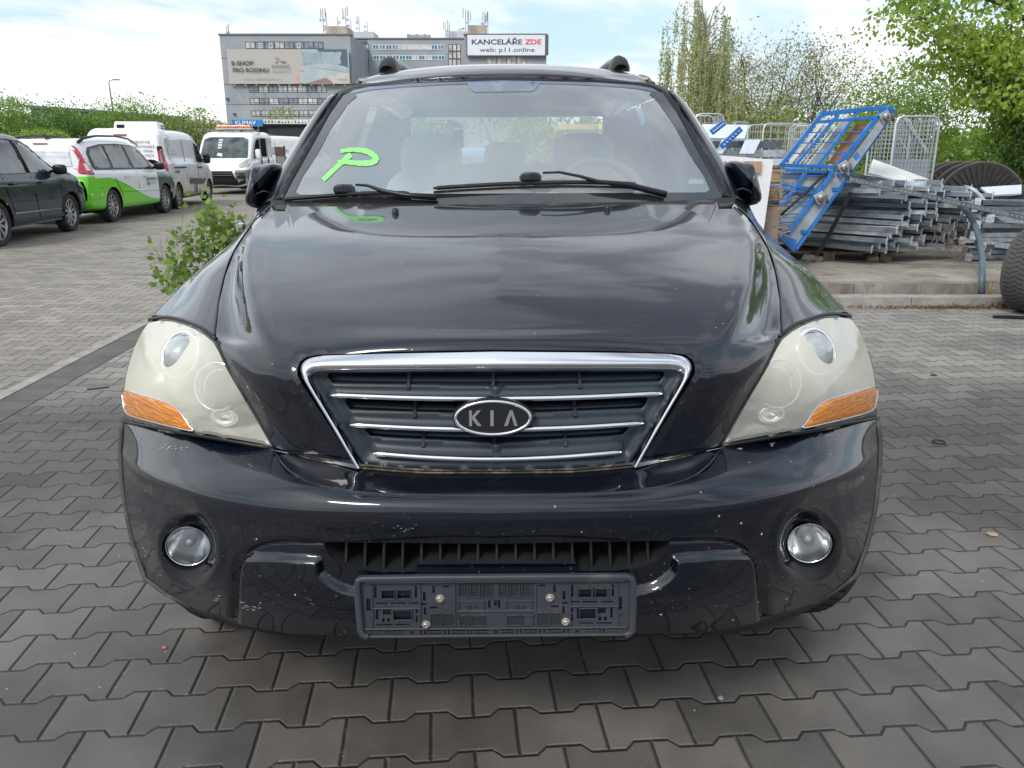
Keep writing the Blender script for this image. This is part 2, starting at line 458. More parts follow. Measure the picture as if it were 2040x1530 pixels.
# ---- hood guide
zprof = lambda D: float(np.interp(D, [1.40, 1.49, 1.56, 1.70, 1.92, 2.15, 2.35, 2.50, 2.62, 2.75], [.90, .956, .984, 1.028, 1.077, 1.115, 1.141, 1.157, 1.168, 1.178]))
hood_net = [
 [K(0, 944, 1.455), K(100, 943, 1.456), K(200, 936, 1.46), K(279, 926, 1.475), K(320, 922, 1.48), K(350, 916, 1.487), K(360, 914, 1.490), K(400, 904, 1.505), K(446, 891, 1.54)],
 [K(0, 875, 1.462), K(110, 875, 1.463), K(215, 868, 1.467), K(320, 860, 1.475), K(355, 855, 1.482), K(385, 850, 1.49), K(394, 849, 1.494), K(430, 845, 1.51), K(470, 850, 1.565)],
 [K(0, 812, 1.47), K(120, 811, 1.471), K(235, 806, 1.474), K(357, 800, 1.48), K(390, 797, 1.487), K(415, 793, 1.497), K(425, 793, 1.503), K(462, 790, 1.525), K(504, 792, 1.59)],
 [K(0, 750, 1.478), K(130, 750, 1.48), K(250, 747, 1.484), K(388, 742, 1.49), K(418, 742, 1.50), K(445, 740, 1.513), K(456, 739, 1.521), K(494, 735, 1.555), K(538, 735, 1.625)],
 [K(0, 697, 1.49), K(130, 698, 1.492), K(260, 701, 1.50), K(372, 706, 1.512), K(415, 703, 1.527), K(455, 700, 1.55), K(468, 700, 1.562), K(510, 698, 1.60), K(560, 694, 1.68)]]
for D0, (u5, D5, z5), c7 in (
  (1.56, (483, 1.64, .972), K(564, 655, 1.77)), (1.70, (503, 1.80, 1.014), K(560, 600, 1.93)),
  (1.92, (512, 2.0, 1.052), K(549, 545, 2.12)), (2.15, (510, 2.2, 1.088), K(533, 500, 2.29)),
  (2.35, (500, 2.38, 1.113), K(513, 466, 2.44)), (2.50, (482, 2.52, 1.136), K(492, 436, 2.565)), (2.62, (440, 2.645, 1.163), K(457, 405, 2.67))):
    row = []
    for f, ef in ((0, 0), (.3, .25), (.55, .5), (.75, .74), (.9, .9)):
        D = D0 + (D5 - D0) * f * f; z = zprof(D) - (zprof(D5) - z5) * f**3 + (.0035 if f == 0 and 1.6 < D0 < 2.6 else 0); row.append(Q(u5 * ef, D, z))
    p5 = Q(u5, D5, z5); row.append(p5)
    m = (p5 + c7) / 2; m.z -= .020; m1 = p5.lerp(c7, .16); m1.z -= .012; row += [m1, m, c7]; hood_net.append(row)
hoodB = surf(hood_net, 110, 90); HV, HF = full(hoodB); GH = Guide(HV, HF)
# grille opening in (u, y)
gril_o = [(0, 700), (219, 703), (355, 708), (374, 712), (386, 720), (392, 733), (391, 745), (384, 760), (279, 926)]
def off_poly(P, k): return P
hood_hole_side = [(397, 735), (396, 748), (389, 762), (284, 924)]
hood_out = [(0, 696), (219, 699), (355, 703), (378, 707), (392, 717), (398, 732), (397, 746), (389, 762), (285, 925), (320, 921), (352, 915), (400, 903), (442, 889),
            (467, 850), (486, 815), (502, 790), (534, 735), (556, 692), (562, 672), (562, 655), (558, 600), (547, 545), (531, 500), (511, 466), (490, 437), (456, 406), (380, 402), (250, 400.5), (120, 400.5), (0, 400.5)]
def hood_disp(U, Y):
    d = sdist([(0, 700), (355, 704), (388, 712), (398, 735), (389, 762), (283, 926)], U, Y, closed=False)
    return -.003 * ss(-d, -12, 0)
hood = kpanel('hood', hood_out, GH, PAINT, step=9, disp=hood_disp, custom=True)
# washer jets on the hood
for x, y in ((787, 424), (1209, 419)):
    h, n = GH.at(O3, kdir(x - 998, y)); b = MB()
    b.lathe([(.0, .016), (.006, .016), (.0095, .012), (.0105, .004), (.011, -.004)], 14, Matrix.Translation(h) @ Matrix.Diagonal((1, 1.6, 1, 1)))
    b.build('washer_nozzle', BLK2, hood, True)
# ---- fender
fn = [
 [K(563, 676, 1.72), K(590, 657, 1.745), K(619, 641, 1.80), K(667, 629, 1.90), K(694, 630, 1.97), A3(.895, 2.02, .86), A3(.92, 2.05, .74), A3(.925, 2.08, .60)],
 [K(559, 600, 1.93), K(580, 594, 1.945), K(602, 590, 1.98), K(638, 591, 2.07), K(660, 595, 2.13), A3(.905, 2.17, .88), A3(.93, 2.19, .80), A3(.935, 2.2, .78)],
 [K(549, 545, 2.12), K(566, 542, 2.14), K(582, 541, 2.17), K(606, 544, 2.25), K(622, 556, 2.31), A3(.905, 2.34, .91), A3(.93, 2.36, .82), A3(.935, 2.36, .78)],
 [K(533, 500, 2.29), K(540, 500, 2.32), K(548, 500, 2.37), K(558, 502, 2.46), K(566, 508, 2.52), A3(.90, 2.54, .95), A3(.925, 2.56, .80), A3(.93, 2.58, .60)],
 [K(513, 466, 2.44), K(517, 466, 2.47), K(521, 467, 2.53), K(526, 470, 2.62), K(530, 475, 2.70), A3(.905, 2.72, .99), A3(.93, 2.74, .8), A3(.93, 2.76, .45)],
 [K(492, 437, 2.57), K(494, 437, 2.62), K(496, 437, 2.70), K(500, 440, 2.80), K(507, 448, 2.87), A3(.91, 2.88, 1.02), A3(.935, 2.9, .8), A3(.93, 2.9, .42)],
 [K(457, 405, 2.68), K(463, 403, 2.78), K(470, 402, 2.88), K(480, 405, 3.0), K(487, 412, 3.06), A3(.915, 3.07, 1.04), A3(.94, 3.08, .8), A3(.93, 3.08, .40)]]
fnB = surf(fn, 70, 60); FV, FF = gridmesh(fnB)
AX = Vector((0, 2.215 - Y0, .375)); ARCH = .435
def arch_trim(V, F, cy, cz, r):
    inn = []
    for v in V:
        dy, dz = v.y - cy, v.z - cz; L = math.hypot(dy, dz); inn.append(L < r)
    F2 = [f for f in F if not all(inn[i] for i in f)]
    for i, v in enumerate(V):
        if inn[i]:
            dy, dz = v.y - cy, v.z - cz; L = math.hypot(dy, dz) or 1; V[i] = Vector((v.x, cy + dy / L * r, cz + dz / L * r))
    used = sorted({i for f in F2 for i in f}); mp = {k: j for j, k in enumerate(used)}
    return [V[i] for i in used], [tuple(mp[i] for i in f) for f in F2]
FV2, FF2 = arch_trim(list(FV), FF, AX.y, AX.z, ARCH)
for s in (-1, 1):
    V = [Vector((s * v.x, v.y, v.z)) for v in FV2]; F = [f if s < 0 else f[::-1] for f in FF2]
    link('fender', V, F, PAINT, kia, True, solid=.002 if s < 0 else .002)
    b = MB(); P = []
    for k in range(25):
        a = R(-12 + 164 * k / 24); P.append((s * (.925 if k < 14 else .905), AX.y + math.cos(a) * (ARCH + .004), AX.z + math.sin(a) * (ARCH + .004)))
    b.tube(P, .010, 8); b.build('wheel_arch_lip', GREYP if False else BLK, kia, True)
    b = MB(); V = []; nn_ = 24
    for k in range(nn_ + 1):
        a = R(-5 + 180 * k / nn_); V += [Vector((s * x_, AX.y + math.cos(a) * (ARCH + .01), AX.z + math.sin(a) * (ARCH + .01))) for x_ in (.87, .56)]
    b.add(V, [(2 * k, 2 * k + 1, 2 * k + 3, 2 * k + 2) for k in range(nn_)])
    b.build('wheel_housing', DARK, kia, True)
# ---- bumper guide
bn = [
 [K(0, 1262, 1.43), K(140, 1262, 1.43), K(280, 1260, 1.435), K(407, 1255, 1.46), K(525, 1236, 1.53), K(618, 1210, 1.66), K(668, 1182, 1.71), K(708, 1152, 1.75)],
 [K(0, 1200, 1.385), K(140, 1200, 1.386), K(280, 1197, 1.392), K(407, 1190, 1.412), K(525, 1172, 1.475), K(618, 1142, 1.58), K(680, 1115, 1.665), K(731, 1085, 1.787)],
 [K(0, 1130, 1.372), K(140, 1130, 1.373), K(280, 1127, 1.38), K(407, 1120, 1.398), K(525, 1104, 1.45), K(620, 1080, 1.54), K(692, 1050, 1.64), K(747, 1012, 1.803)],
 [K(0, 1075, 1.364), K(140, 1074, 1.365), K(280, 1071, 1.372), K(407, 1063, 1.392), K(525, 1045, 1.44), K(620, 1020, 1.53), K(697, 990, 1.65), K(754, 952, 1.835)],
 [K(0, 1020, 1.36), K(140, 1018, 1.361), K(287, 1012, 1.37), K(432, 1000, 1.399), K(577, 977, 1.466), K(669, 949, 1.578), K(727, 921, 1.705), K(757, 893, 1.857)],
 [K(0, 1014, 1.3615), K(140, 1012, 1.3625), K(287, 1006, 1.372), K(432, 994, 1.402), K(576, 971, 1.470), K(667, 943, 1.583), K(725, 915, 1.710), K(756, 887, 1.86)],
 [K(0, 985, 1.386), K(140, 984, 1.387), K(270, 981, 1.394), K(392, 964, 1.418), K(515, 930, 1.50), K(636, 900, 1.612), K(710, 874, 1.74), K(754, 856, 1.862)],
 [K(0, 972, 1.398), K(140, 971, 1.40), K(262, 966, 1.41), K(355, 945, 1.45), K(452, 893, 1.545), K(607, 864, 1.635), K(698, 846, 1.765), K(751, 836, 1.872)]]
bB = surf(bn, 180, 110); BV, BF = full(bB); GB = Guide(BV, BF)
bump_out = [(0, 1259), (280, 1256), (407, 1252), (525, 1233), (613, 1208), (660, 1182), (698, 1150), (720, 1104), (734, 1055), (744, 1008), (749.5, 955), (752, 900), (749, 860), (748, 838),
            (690, 850), (605, 866), (520, 881), (447, 895), (430, 915), (414, 935), (385, 955), (345, 968), (287, 979), (200, 984), (100, 986), (0, 987)]
def ell(cx, cy, rx, ry, rot=0, n=36, s=1.0):
    c, q = math.cos(R(rot)), math.sin(R(rot)); o = []
    for i in range(n):
        t = 2 * math.pi * i / n; a, b = rx * s * math.cos(t), ry * s * math.sin(t); o.append((cx + a * c - b * q, cy + a * q + b * c))
    return o
fog_px = ell(623, 1089, 36, 45, 24)
intake_h = [(0, 1087), (345, 1082), (343, 1092), (334, 1108), (318, 1122), (290, 1133), (240, 1140), (162, 1143), (158, 1126), (0, 1125)]
skid = smooth_poly([(505, 1114), (480, 1105), (365, 1111), (352, 1122), (348, 1140), (318, 1163), (285, 1174), (240, 1180), (120, 1183), (-60, 1184), (-60, 1290), (420, 1290), (522, 1262), (519, 1200), (515, 1150)], 5)
lowp = smooth_poly([(530, 1240), (527, 1170), (521, 1130), (508, 1104), (480, 1084), (440, 1076), (400, 1075), (340, 1078), (-60, 1083), (-60, 1300), (532, 1300)], 5)
def bump_disp(U, Y):
    U = np.abs(U)
    s = sdist(lowp, U, Y); k = sdist(skid, U, Y)
    gro = ss(U, 338, 350) * (1 - ss(np.abs(s - 2), 1, 12)) * .004
    wide = ss(U, 495, 520) * (1 - ss(np.abs(s - 6), 2, 22)) * ss(Y, 1095, 1150) * .008
    d = -gro - wide - ss(s, 0, 7) * .006 + ss(k, -5, 7) * .017
    f = np.hypot((U - 622) / 1.0, (Y - 1090) / 1.18)
    d = d - .016 * (1 - ss(f, 40, 62)) + .004 * (1 - ss(np.abs(f - 70), 0, 14)) * ss(-(U - 622), -30, 50)
    d = d - .005 * np.exp(-((np.abs(U) - 150) / 30.0)**2) * 0
    return d
bumper = kpanel('bumper', bump_out, GB, PAINT, holes=[fog_px, intake_h[:-1] + [(0.001, 1125), (0.001, 1087)][:0] + [(1, 1125)]] if False else [fog_px], step=7, disp=bump_disp, build=False)
# cut the intake by keeping it part of the outline on the centre line
bump_out2 = [(0, 1259)] + bump_out[1:] + [(0, 1087)] + [p for p in intake_h[1:-1]] + [(0, 1125)]
bumper = kpanel('bumper', bump_out2, GB, PAINT, holes=[fog_px], step=4, disp=bump_disp, custom=True)
# grey plastic edge where the bumper meets the wheel arch
for s in (-1, 1):
    P = [row_[-1] for row_ in bn]; P = [bn[0][5], bn[0][6]] + P; P = [Vector((s * (p.x + .002), p.y + .006, p.z)) for p in P]
    b = MB(); b.tube(P, [.002, .005] + [.0075] * (len(P) - 2), 8); b.build('arch_edge', mat('edge_plastic', (.05, .052, .055), .55, dirt=((.16, .15, .13), 10, .5)), bumper, True)
# lower lip and splash guards
b = MB()
def band(P, Q2, u=None):
    n = len(P); V = list(P) + list(Q2); return V, [(i, i + 1, n + i + 1, n + i) for i in range(n - 1)]
for s in (-1, 1):
    P = [K(u, y, D) for u, y, D in ((407, 1250, 1.47), (450, 1246, 1.49), (525, 1230, 1.54), (590, 1212, 1.62), (640, 1190, 1.70), (700, 1150, 1.81))]
    Q_ = [K(u, y, D) for u, y, D in ((412, 1264, 1.49), (450, 1262, 1.51), (525, 1246, 1.56), (590, 1226, 1.64), (640, 1202, 1.72), (700, 1156, 1.83))]
    V, F = band(P, Q_); b = MB(); b.add([Vector((s * v.x, v.y, v.z)) for v in V], F); b.build('splash_guard', BLK, kia, True, solid=.004)
# dusty seam behind the bumper edge (dark filler under the hood front)
sh = [[K(0, 990, 1.385), K(150, 989, 1.386), K(287, 982, 1.398), K(345, 971, 1.415), K(385, 958, 1.435), K(416, 936, 1.46), K(447, 897, 1.535)],
      [K(0, 968, 1.425), K(150, 967, 1.427), K(285, 958, 1.437), K(345, 950, 1.45), K(385, 938, 1.465), K(414, 922, 1.49), K(446, 893, 1.545)],
      [K(0, 950, 1.452), K(150, 949, 1.454), K(284, 938, 1.464), K(340, 928, 1.475), K(383, 917, 1.49), K(412, 905, 1.515), K(445, 890, 1.56)],
      [K(0, 925, 1.50), K(150, 924, 1.50), K(284, 915, 1.51), K(340, 905, 1.52), K(383, 897, 1.54), K(412, 888, 1.56), K(445, 878, 1.60)]]
sV, sF = full(surf(sh, 16, 60)); sF = [f[::-1] for f in sF]
SHELF = paint('shelf_paint', (.004, .005, .009), dust=.35, speck=1.0, dustc=(.2, .17, .12))
link('bumper_shelf', sV, sF, SHELF, kia, True, solid=.003)
b = MB()
for dy, r in ((0, .0035), (-7, .0028)):
    P = [K(u, y - 9 + dy, D + .012) for u, y, D in ((0, 952, 1.45), (150, 951, 1.452), (284, 940, 1.462), (340, 930, 1.473), (383, 919, 1.488), (412, 907, 1.513), (440, 893, 1.55))]
    b.tube([Vector((-p.x, p.y, p.z)) for p in reversed(P)][:-1] + P, r, 6)
b.build('rubber_seal', mat('dusty_rubber', (.05, .045, .035), .9, dirt=((.22, .19, .13), 30, .45)), kia, True)
# ---- lower intake
it = MB()
def both(V, s): return [Vector((s * v.x, v.y, v.z)) for v in V]
for s in (-1, 1):
    top = [K(u, 1084, 1.375 + .00006 * u) + Vector((0, .004, 0)) for u in (0, 100, 200, 300, 345)]
    V = []
    pts = [(0, 1125), (158, 1126), (162, 1143), (240, 1140), (290, 1133), (318, 1122), (334, 1108), (343, 1092), (345, 1082)]
    fr = [];
    for u, y in pts:
        h, n = GB.at(O3, kdir(u, y)); fr.append(h + Vector((0, .004, 0)))
    bk = [v + Vector((-.01 if v.x > .02 else 0, .09, .022)) for v in fr]
    V, F = band(fr, bk); it.add(both(V, s), F)
it.build('intake_duct', BLK, kia, True, auto=40)
for k in range(-8, 9):
    it = MB()
    u = k * 38.0
    yb = float(np.interp(abs(u), [0, 157, 160, 240, 300, 340], [1127, 1127, 1143, 1140, 1130, 1095]))
    a, _ = GB.at(O3, kdir(u, 1080)); c, _ = GB.at(O3, kdir(u, yb + 2))
    a = a + Vector((0, .028, 0)); c = c + Vector((0, .012, 0))
    it.hexa([c + Vector((-.0022, 0, 0)), c + Vector((.0022, 0, 0)), c + Vector((.0022, .05, .008)), c + Vector((-.0022, .05, .008)),
             a + Vector((-.0022, 0, .006)), a + Vector((.0022, 0, .006)), a + Vector((.0022, .04, .006)), a + Vector((-.0022, .04, .006))])
    it.build('intake_vane', BLK, kia)
pass
blocks('intake_backing', DARK, kia, ((-.36, .13, .50), (.36, .14, .68)))
b = MB(); b.tube([(-.2, .12, .585), (-.05, .115, .6), (.1, .12, .595), (.2, .115, .59), (.27, .12, .6)], .008, 8); b.tube([(.12, .11, .57), (.22, .11, .575), (.29, .12, .60)], .006, 8)
b.build('cooler_pipe', mat('pipe_metal', (.12, .11, .11), .5, .6), kia, True)
# ---- fog lamps
LENS = glassmat('clear_lens', (.93, .95, .95), .05, (.6, .6, .56), .02, .03)
REFL = mat('reflector', (.93, .94, .95), .16, .85, var=.04)
for s in (-1, 1):
    h, n = GB.at(O3, kdir(623, 1089)); c = Vector((s * h.x, h.y, h.z))
    rot = Matrix.Rotation(R(90), 4, 'X') @ Matrix.Rotation(R(-10 * s), 4, 'Y')
    M = Matrix.Translation(c + Vector((0, .016, 0))) @ rot
    r = .047
    b = MB(); b.lathe([(r + .004, .02), (r + .001, -.012), (r - .005, -.022), (r - .007, -.05)], 40, M); g = b.build('fog_lamp', BLK2, kia, True)
    b = MB(); b.lathe([(r * .99, .006), (r * .97, .010), (r * .93, .007)], 40, M); b.build('chrome_ring', CHROME, g, True)
    b = MB(); b.lathe([(r * .93, .004), (r * .72, -.020), (r * .45, -.038), (.008, -.045), (0, -.045)], 40, M); b.build('reflector', REFL, g, True)
    b = MB(); b.lathe([(.010, -.045), (.012, -.012), (.006, -.006), (0, -.005)], 16, M); b.build('bulb', mat('bulb_glass', (.5, .52, .55), .1, .3), g, True)
    b = MB(); b.lathe([(r * .95, .003), (r * .8, .009), (r * .45, .014), (0, .016)], 40, M); b.build('lens', LENS, g, True)
# ---- headlights : Coons patch
def coons(bt, tp, lf, rt, n=40):
    def rs(P, n):
        A = np.array([tuple(p) for p in P]); k = np.concatenate([[0], np.cumsum(np.linalg.norm(np.diff(A, axis=0), axis=1))]); return _herm(A, k, np.linspace(0, k[-1], n))
    b_, t_, l_, r_ = rs(bt, n), rs(tp, n), rs(lf, n), rs(rt, n); s = np.linspace(0, 1, n)
    G = np.zeros((n, n, 3))
    for i, v in enumerate(s):
        for j, u in enumerate(s):
            G[i, j] = (1 - v) * b_[j] + v * t_[j] + (1 - u) * l_[i] + u * r_[i] - ((1 - u) * (1 - v) * b_[0] + u * (1 - v) * b_[-1] + (1 - u) * v * t_[0] + u * v * t_[-1])
    return G
hb = [K(442, 893, 1.545), K(520, 879, 1.56), K(605, 864, 1.60), K(690, 848, 1.725), K(752, 837, 1.87)]
ht = [K(562, 674, 1.70), K(590, 652, 1.74), K(620, 639, 1.80), K(665, 629, 1.89), K(702, 634, 1.975)]
hl = [K(442, 893, 1.545), K(488, 812, 1.575), K(536, 732, 1.62), K(562, 674, 1.70)]
hr = [K(752, 837, 1.87), K(751, 780, 1.885), K(739, 715, 1.93), K(702, 634, 1.975)]
HLB = coons(hb, ht, hl, hr)
for i in range(40):
    for j in range(40):
        k = 16 * (i / 39) * (1 - i / 39) * (j / 39) * (1 - j / 39); HLB[i, j] += np.array([.35, -.85, .2]) * .018 * k
LV, LF = gridmesh(HLB); LV2, LF2 = mirror_vf(LV, LF); GL = Guide(LV2, LF2)
hl_out = [(446, 890), (488, 814), (511, 772), (536, 730), (553, 694), (562, 677), (576, 663), (597, 651), (619, 641), (645, 633), (667, 630), (688, 631), (702, 636), (714, 655), (727, 682), (738, 712), (746, 745), (750, 780), (751, 810), (750, 835), (726, 843), (690, 852), (648, 860), (605, 868), (560, 876), (520, 883), (480, 889)]
lens_o = [(452, 885), (470, 852), (492, 814), (515, 774), (540, 731), (556, 698), (567, 680), (585, 665), (605, 653), (625, 645), (650, 638), (678, 636), (699, 640), (712, 658), (725, 684), (736, 714), (744, 746), (748, 780), (749, 815), (741, 822), (700, 835), (650, 846), (605, 856), (560, 864), (510, 874), (470, 881)]
amber = smooth_poly([(747, 776), (748, 800), (744, 815), (733, 824), (700, 834), (650, 846), (606, 855), (612, 845), (626, 824), (638, 810), (652, 801), (676, 793), (710, 784)], 4)
def hazelens():
    m = bpy.data.materials.new('hazy_lens'); m.use_nodes = True; nt = m.node_tree; nt.nodes.clear()
    o = nt.nodes.new('ShaderNodeOutputMaterial'); tr = nt.nodes.new('ShaderNodeBsdfTransparent'); tr.inputs[0].default_value = (.97, .97, .93, 1)
    tc = nt.nodes.new('ShaderNodeTexCoord'); v = tc.outputs['Object']
    d = nt.nodes.new('ShaderNodeBsdfDiffuse'); d.inputs[0].default_value = (1.0, .98, .83, 1)
    tl = nt.nodes.new('ShaderNodeBsdfTranslucent'); tl.inputs[0].default_value = (1.0, .98, .88, 1)
    ms = nt.nodes.new('ShaderNodeMixShader'); ms.inputs[0].default_value = .22; nt.links.new(d.outputs[0], ms.inputs[1]); nt.links.new(tl.outputs[0], ms.inputs[2])
    sx = nt.nodes.new('ShaderNodeSeparateXYZ'); nt.links.new(v, sx.inputs[0])
    X = E(nt, sx.outputs[0]).abs(); Z = E(nt, sx.outputs[2])
    # the plastic has yellowed most at the upper, outer end
    k = ((X - .62) * 2.1 + (Z - .80) * 2.4 + (tex_noise(nt, 8, 5, v) - .5) * .5).clamp(-.24, .34) + .42
    mx = nt.nodes.new('ShaderNodeMixShader'); nt.links.new(k.clamp(.06, .88).s, mx.inputs[0]); nt.links.new(tr.outputs[0], mx.inputs[1]); nt.links.new(ms.outputs[0], mx.inputs[2])
    g = nt.nodes.new('ShaderNodeBsdfGlossy'); g.inputs['Roughness'].default_value = .08
    f = nt.nodes.new('ShaderNodeFresnel'); f.inputs[0].default_value = 1.5; m2 = nt.nodes.new('ShaderNodeMixShader')
    nt.links.new(f.outputs[0], m2.inputs[0]); nt.links.new(mx.outputs[0], m2.inputs[1]); nt.links.new(g.outputs[0], m2.inputs[2]); nt.links.new(m2.outputs[0], o.inputs[0]); return m
HAZE = hazelens()
AMB = bpy.data.materials.new('amber_lens'); AMB.use_nodes = True; nt = AMB.node_tree; b_ = nt.nodes['Principled BSDF']
tc = nt.nodes.new('ShaderNodeTexCoord'); v_ = tc.outputs['Object']; n_ = tex_noise(nt, 26, 5, mapped(nt, v_, (1, 1, 7), (0, R(14), 0)), .6)
nt.links.new(mixc(nt, n_.smooth(.35, .65), (.60, .17, .008), (.86, .31, .02)).s, b_.inputs['Base Color']); b_.inputs['Roughness'].default_value = .12
b_.inputs['Coat Weight'].default_value = .6; b_.inputs['Subsurface Weight'].default_value = 0
nt.links.new(bump(nt, n_, .004), b_.inputs['Normal'])
BEZEL = mat('headlight_bezel', (.085, .085, .08), .45, dirt=((.25, .22, .16), 20, .55))
def dz(V, d): return [v + d for v in V]
for s in (-1, 1):
    def one(name, out, m, par, step=9, holes=(), off=0.0, disp=None, solid=0):
        V, F = kpanel(name, out, GL, m, holes=holes, step=step, off=off, disp=disp, mirror=False, build=False)
        if s < 0: V = [Vector((-v.x, v.y, v.z)) for v in V]; F = [f[::-1] for f in F]
        return link(name, V, F, m, par, True, solid=solid)
    # bowl behind the lens
    hd = one('headlight', hl_out, BEZEL, kia, holes=[lens_o], solid=.006)
    bowl_in = [(u * 1.0, y) for u, y in lens_o]
    V, F = kpanel('x', lens_o, GL, None, step=10, mirror=False, build=False)
    cen = Vector((.70, .40, .80)); C = sum(V, Vector()) / len(V)
    ed = [Vector(v) for v in V]
    U2, _ = cdt(lens_o, [], 10); sd = sdist(lens_o, np.array([p[0] for p in U2]), np.array([p[1] for p in U2]))
    W = []
    for v, q, (uu, yy) in zip(ed, sd, U2):
        k = min(1, max(0, q / 20.0)); k = 1 - (1 - k)**2; rip = .006 * math.sin(uu * .09 + yy * .05) * k
        W.append(v + Vector((-.03, .115, -.016)) * k + Vector((0, rip, 0)) + Vector((0, .004, -.001)))
    if s < 0: W = [Vector((-w.x, w.y, w.z)) for w in W]; F = [f[::-1] for f in F]
    link('reflector', W, F, mat('lamp_silver', (.94, .94, .92), .32, .3, var=.03), hd, True)
    # two lamps inside: (u, y, radius px)
    for (uu, yy, rp, deep) in ((642, 712, 52, .02), (566, 774, 49, .03)):
        h, n = GL.at(O3, kdir(uu, yy)); c = h + Vector((-.004, .034, -.002)); r = .92 * rp / FPX * (c - O3).length
        c.x *= s; ax_ = Vector((s * n.x * .55, n.y, n.z * .6)).normalized(); M = Matrix.Translation(c) @ ax_.to_track_quat('Z', 'Y').to_matrix().to_4x4()
        b = MB()
        if deep < .025:
            b.lathe([(r * 1.05, .0), (r, .012), (r * .86, .016), (r * .80, .006)], 36, M); b.build('projector_ring', REFL, hd, True)
            b = MB(); b.lathe([(r * .8, .002), (r * .7, .022), (r * .4, .036), (0, .041)], 36, M); b.build('projector_lens', mat('lens_glass', (.42, .45, .44), .06, .2, coat=1), hd, True)
        else:
            b.lathe([(r * 1.02, .014), (r, .02), (r * .94, .014), (r * .9, .0), (r * .76, -.012), (r * .72, .006), (r * .66, .004), (r * .5, -.03), (r * .2, -.05), (0, -.052)], 36, M); b.build('reflector_bowl', REFL, hd, True); b = MB(); b.lathe([(r * .78, -.008), (r * .74, .0), (r * .70, .0), (r * .68, -.008)], 36, M); b.lathe([(r * 1.03, .006), (r * 1.06, .004), (r * 1.06, -.01)], 36, M); b.build('shadow_ring', mat('ring_grey', (.12, .125, .13), .4, .3), hd, True)
            b = MB(); b.lathe([(.011, -.05), (.013, .0), (.010, .006), (0, .008)], 18, M)
            for k in range(10):
                t = 2 * math.pi * k / 10; p = M @ Vector((math.cos(t) * r * .83, math.sin(t) * r * .83, .004)); b.lathe([(.006, 0), (.005, .006), (0, .007)], 8, Matrix.Translation(p) @ M.to_3x3().to_4x4())
            b.build('bulb_cap', mat('cap_grey', (.32, .33, .35), .25, .7), hd, True)
    h, n = GL.at(O3, kdir(560, 842)); c = h + Vector((0, .045, 0)); c.x *= s
    b = MB(); b.lathe([(.030, .0), (.026, .006), (.016, -.012), (0, -.016)], 24, Matrix.Translation(c) @ Matrix.Rotation(R(90), 4, 'X') @ Matrix.Diagonal((1, .7, 1, 1))); b.build('side_lamp', REFL, hd, True)
    one('lens', lens_o, HAZE, hd, off=.001)
    one('turn_signal', amber, AMB, hd, step=6, off=.0035, disp=lambda U, Y: .0025 * ss(sdist(amber, U, Y), 0, 5))
    ring = poly_res(amber, 5); V = []
    for u, y in ring:
        h, n = GL.at(O3, kdir(u, y))
        if h is None: h, n = GL.near(O3 + kdir(u, y) * 2.0, kdir(u, y))
        V.append(Vector((s * (h + n * .003).x, (h + n * .003).y, (h + n * .003).z)))
    b = MB(); b.tube(V, .0016, 6, closed=True); b.build('signal_trim', CHROME, hd, True)
    # rubber edging all round
    b = MB()
    for C_, r_ in ((HLB[0], .0042), (HLB[:, 0], .0042), (HLB[-1], .0050)):
        b.tube([Vector((s * p[0], p[1] + .003, p[2])) for p in C_[::2]], r_, 6)
    b.build('lamp_seal', BLK2, hd, True)
# ---- grille
gb = kpanel
chin = [(0, 738), (219, 738.5), (352, 739), (368, 741), (374, 746), (372, 755), (268, 926)]
cout = [(0, 701), (219, 704), (352, 709), (372, 713), (384, 721), (389, 733), (388, 745), (381, 760), (281, 927)]
chrome_o = cout + list(reversed(chin))
cpoly = chrome_o
def cdisp(U, Y):
    s = np.maximum(sdist(cout + [(0, 927)], U, Y), 0); q = np.maximum(-sdist(chin + [(0, 927)], U, Y), 0)
    w = s + q + 1e-6; t = np.clip(s / w, 0, 1)
    return .002 + .010 * np.sqrt(np.clip(1 - (2 * t - 1)**2, 0, 1))
grille = empty('x', (0, 0, 0)); bpy.data.objects.remove(grille)
sur_o = [(0, 737), (352, 738), (368, 740), (375, 746), (372, 756), (268, 925), (200, 931), (100, 936), (0, 937)]
slots = [[(0, 742), (334, 741), (339, 748), (331, 763), (0, 771)], [(0, 796), (301, 793), (306, 800), (296, 818), (0, 828)], [(0, 853), (266, 849), (269, 856), (256, 872), (0, 886)]]
def sur_disp(U, Y): return -.004 - .014 * ss(sdist(sur_o + [], U, Y), 2, 16) * (1 - ss(Y, 905, 925))
so_ = [(0, 737), (352, 738), (368, 740), (375, 746), (372, 756), (268, 925), (200, 931), (100, 936), (0, 937)]
for sl_ in reversed(slots): so_ += [(0, sl_[-1][1])] + list(reversed(sl_[1:-1])) + [(0, sl_[0][1])]
grille = kpanel('grille', so_, GH, SLAT, step=7, disp=sur_disp, solid=.003)
PR = [((0, 701), (0, 738)), ((110, 702.5), (110, 738)), ((219, 704), (219, 738.5)), ((330, 707), (330, 739)), ((352, 709), (346, 739.5)), ((372, 713), (358, 740.5)), ((384, 721), (366, 744)), ((389, 733), (369, 749)), ((388, 745), (367, 756)), ((381, 760), (361, 768)), ((333, 840), (315, 845)), ((281, 927), (268, 926))]
oc = smooth_poly([p[0] for p in PR], 8, False); ic = smooth_poly([p[1] for p in PR], 8, False)
V = []; m_ = 9
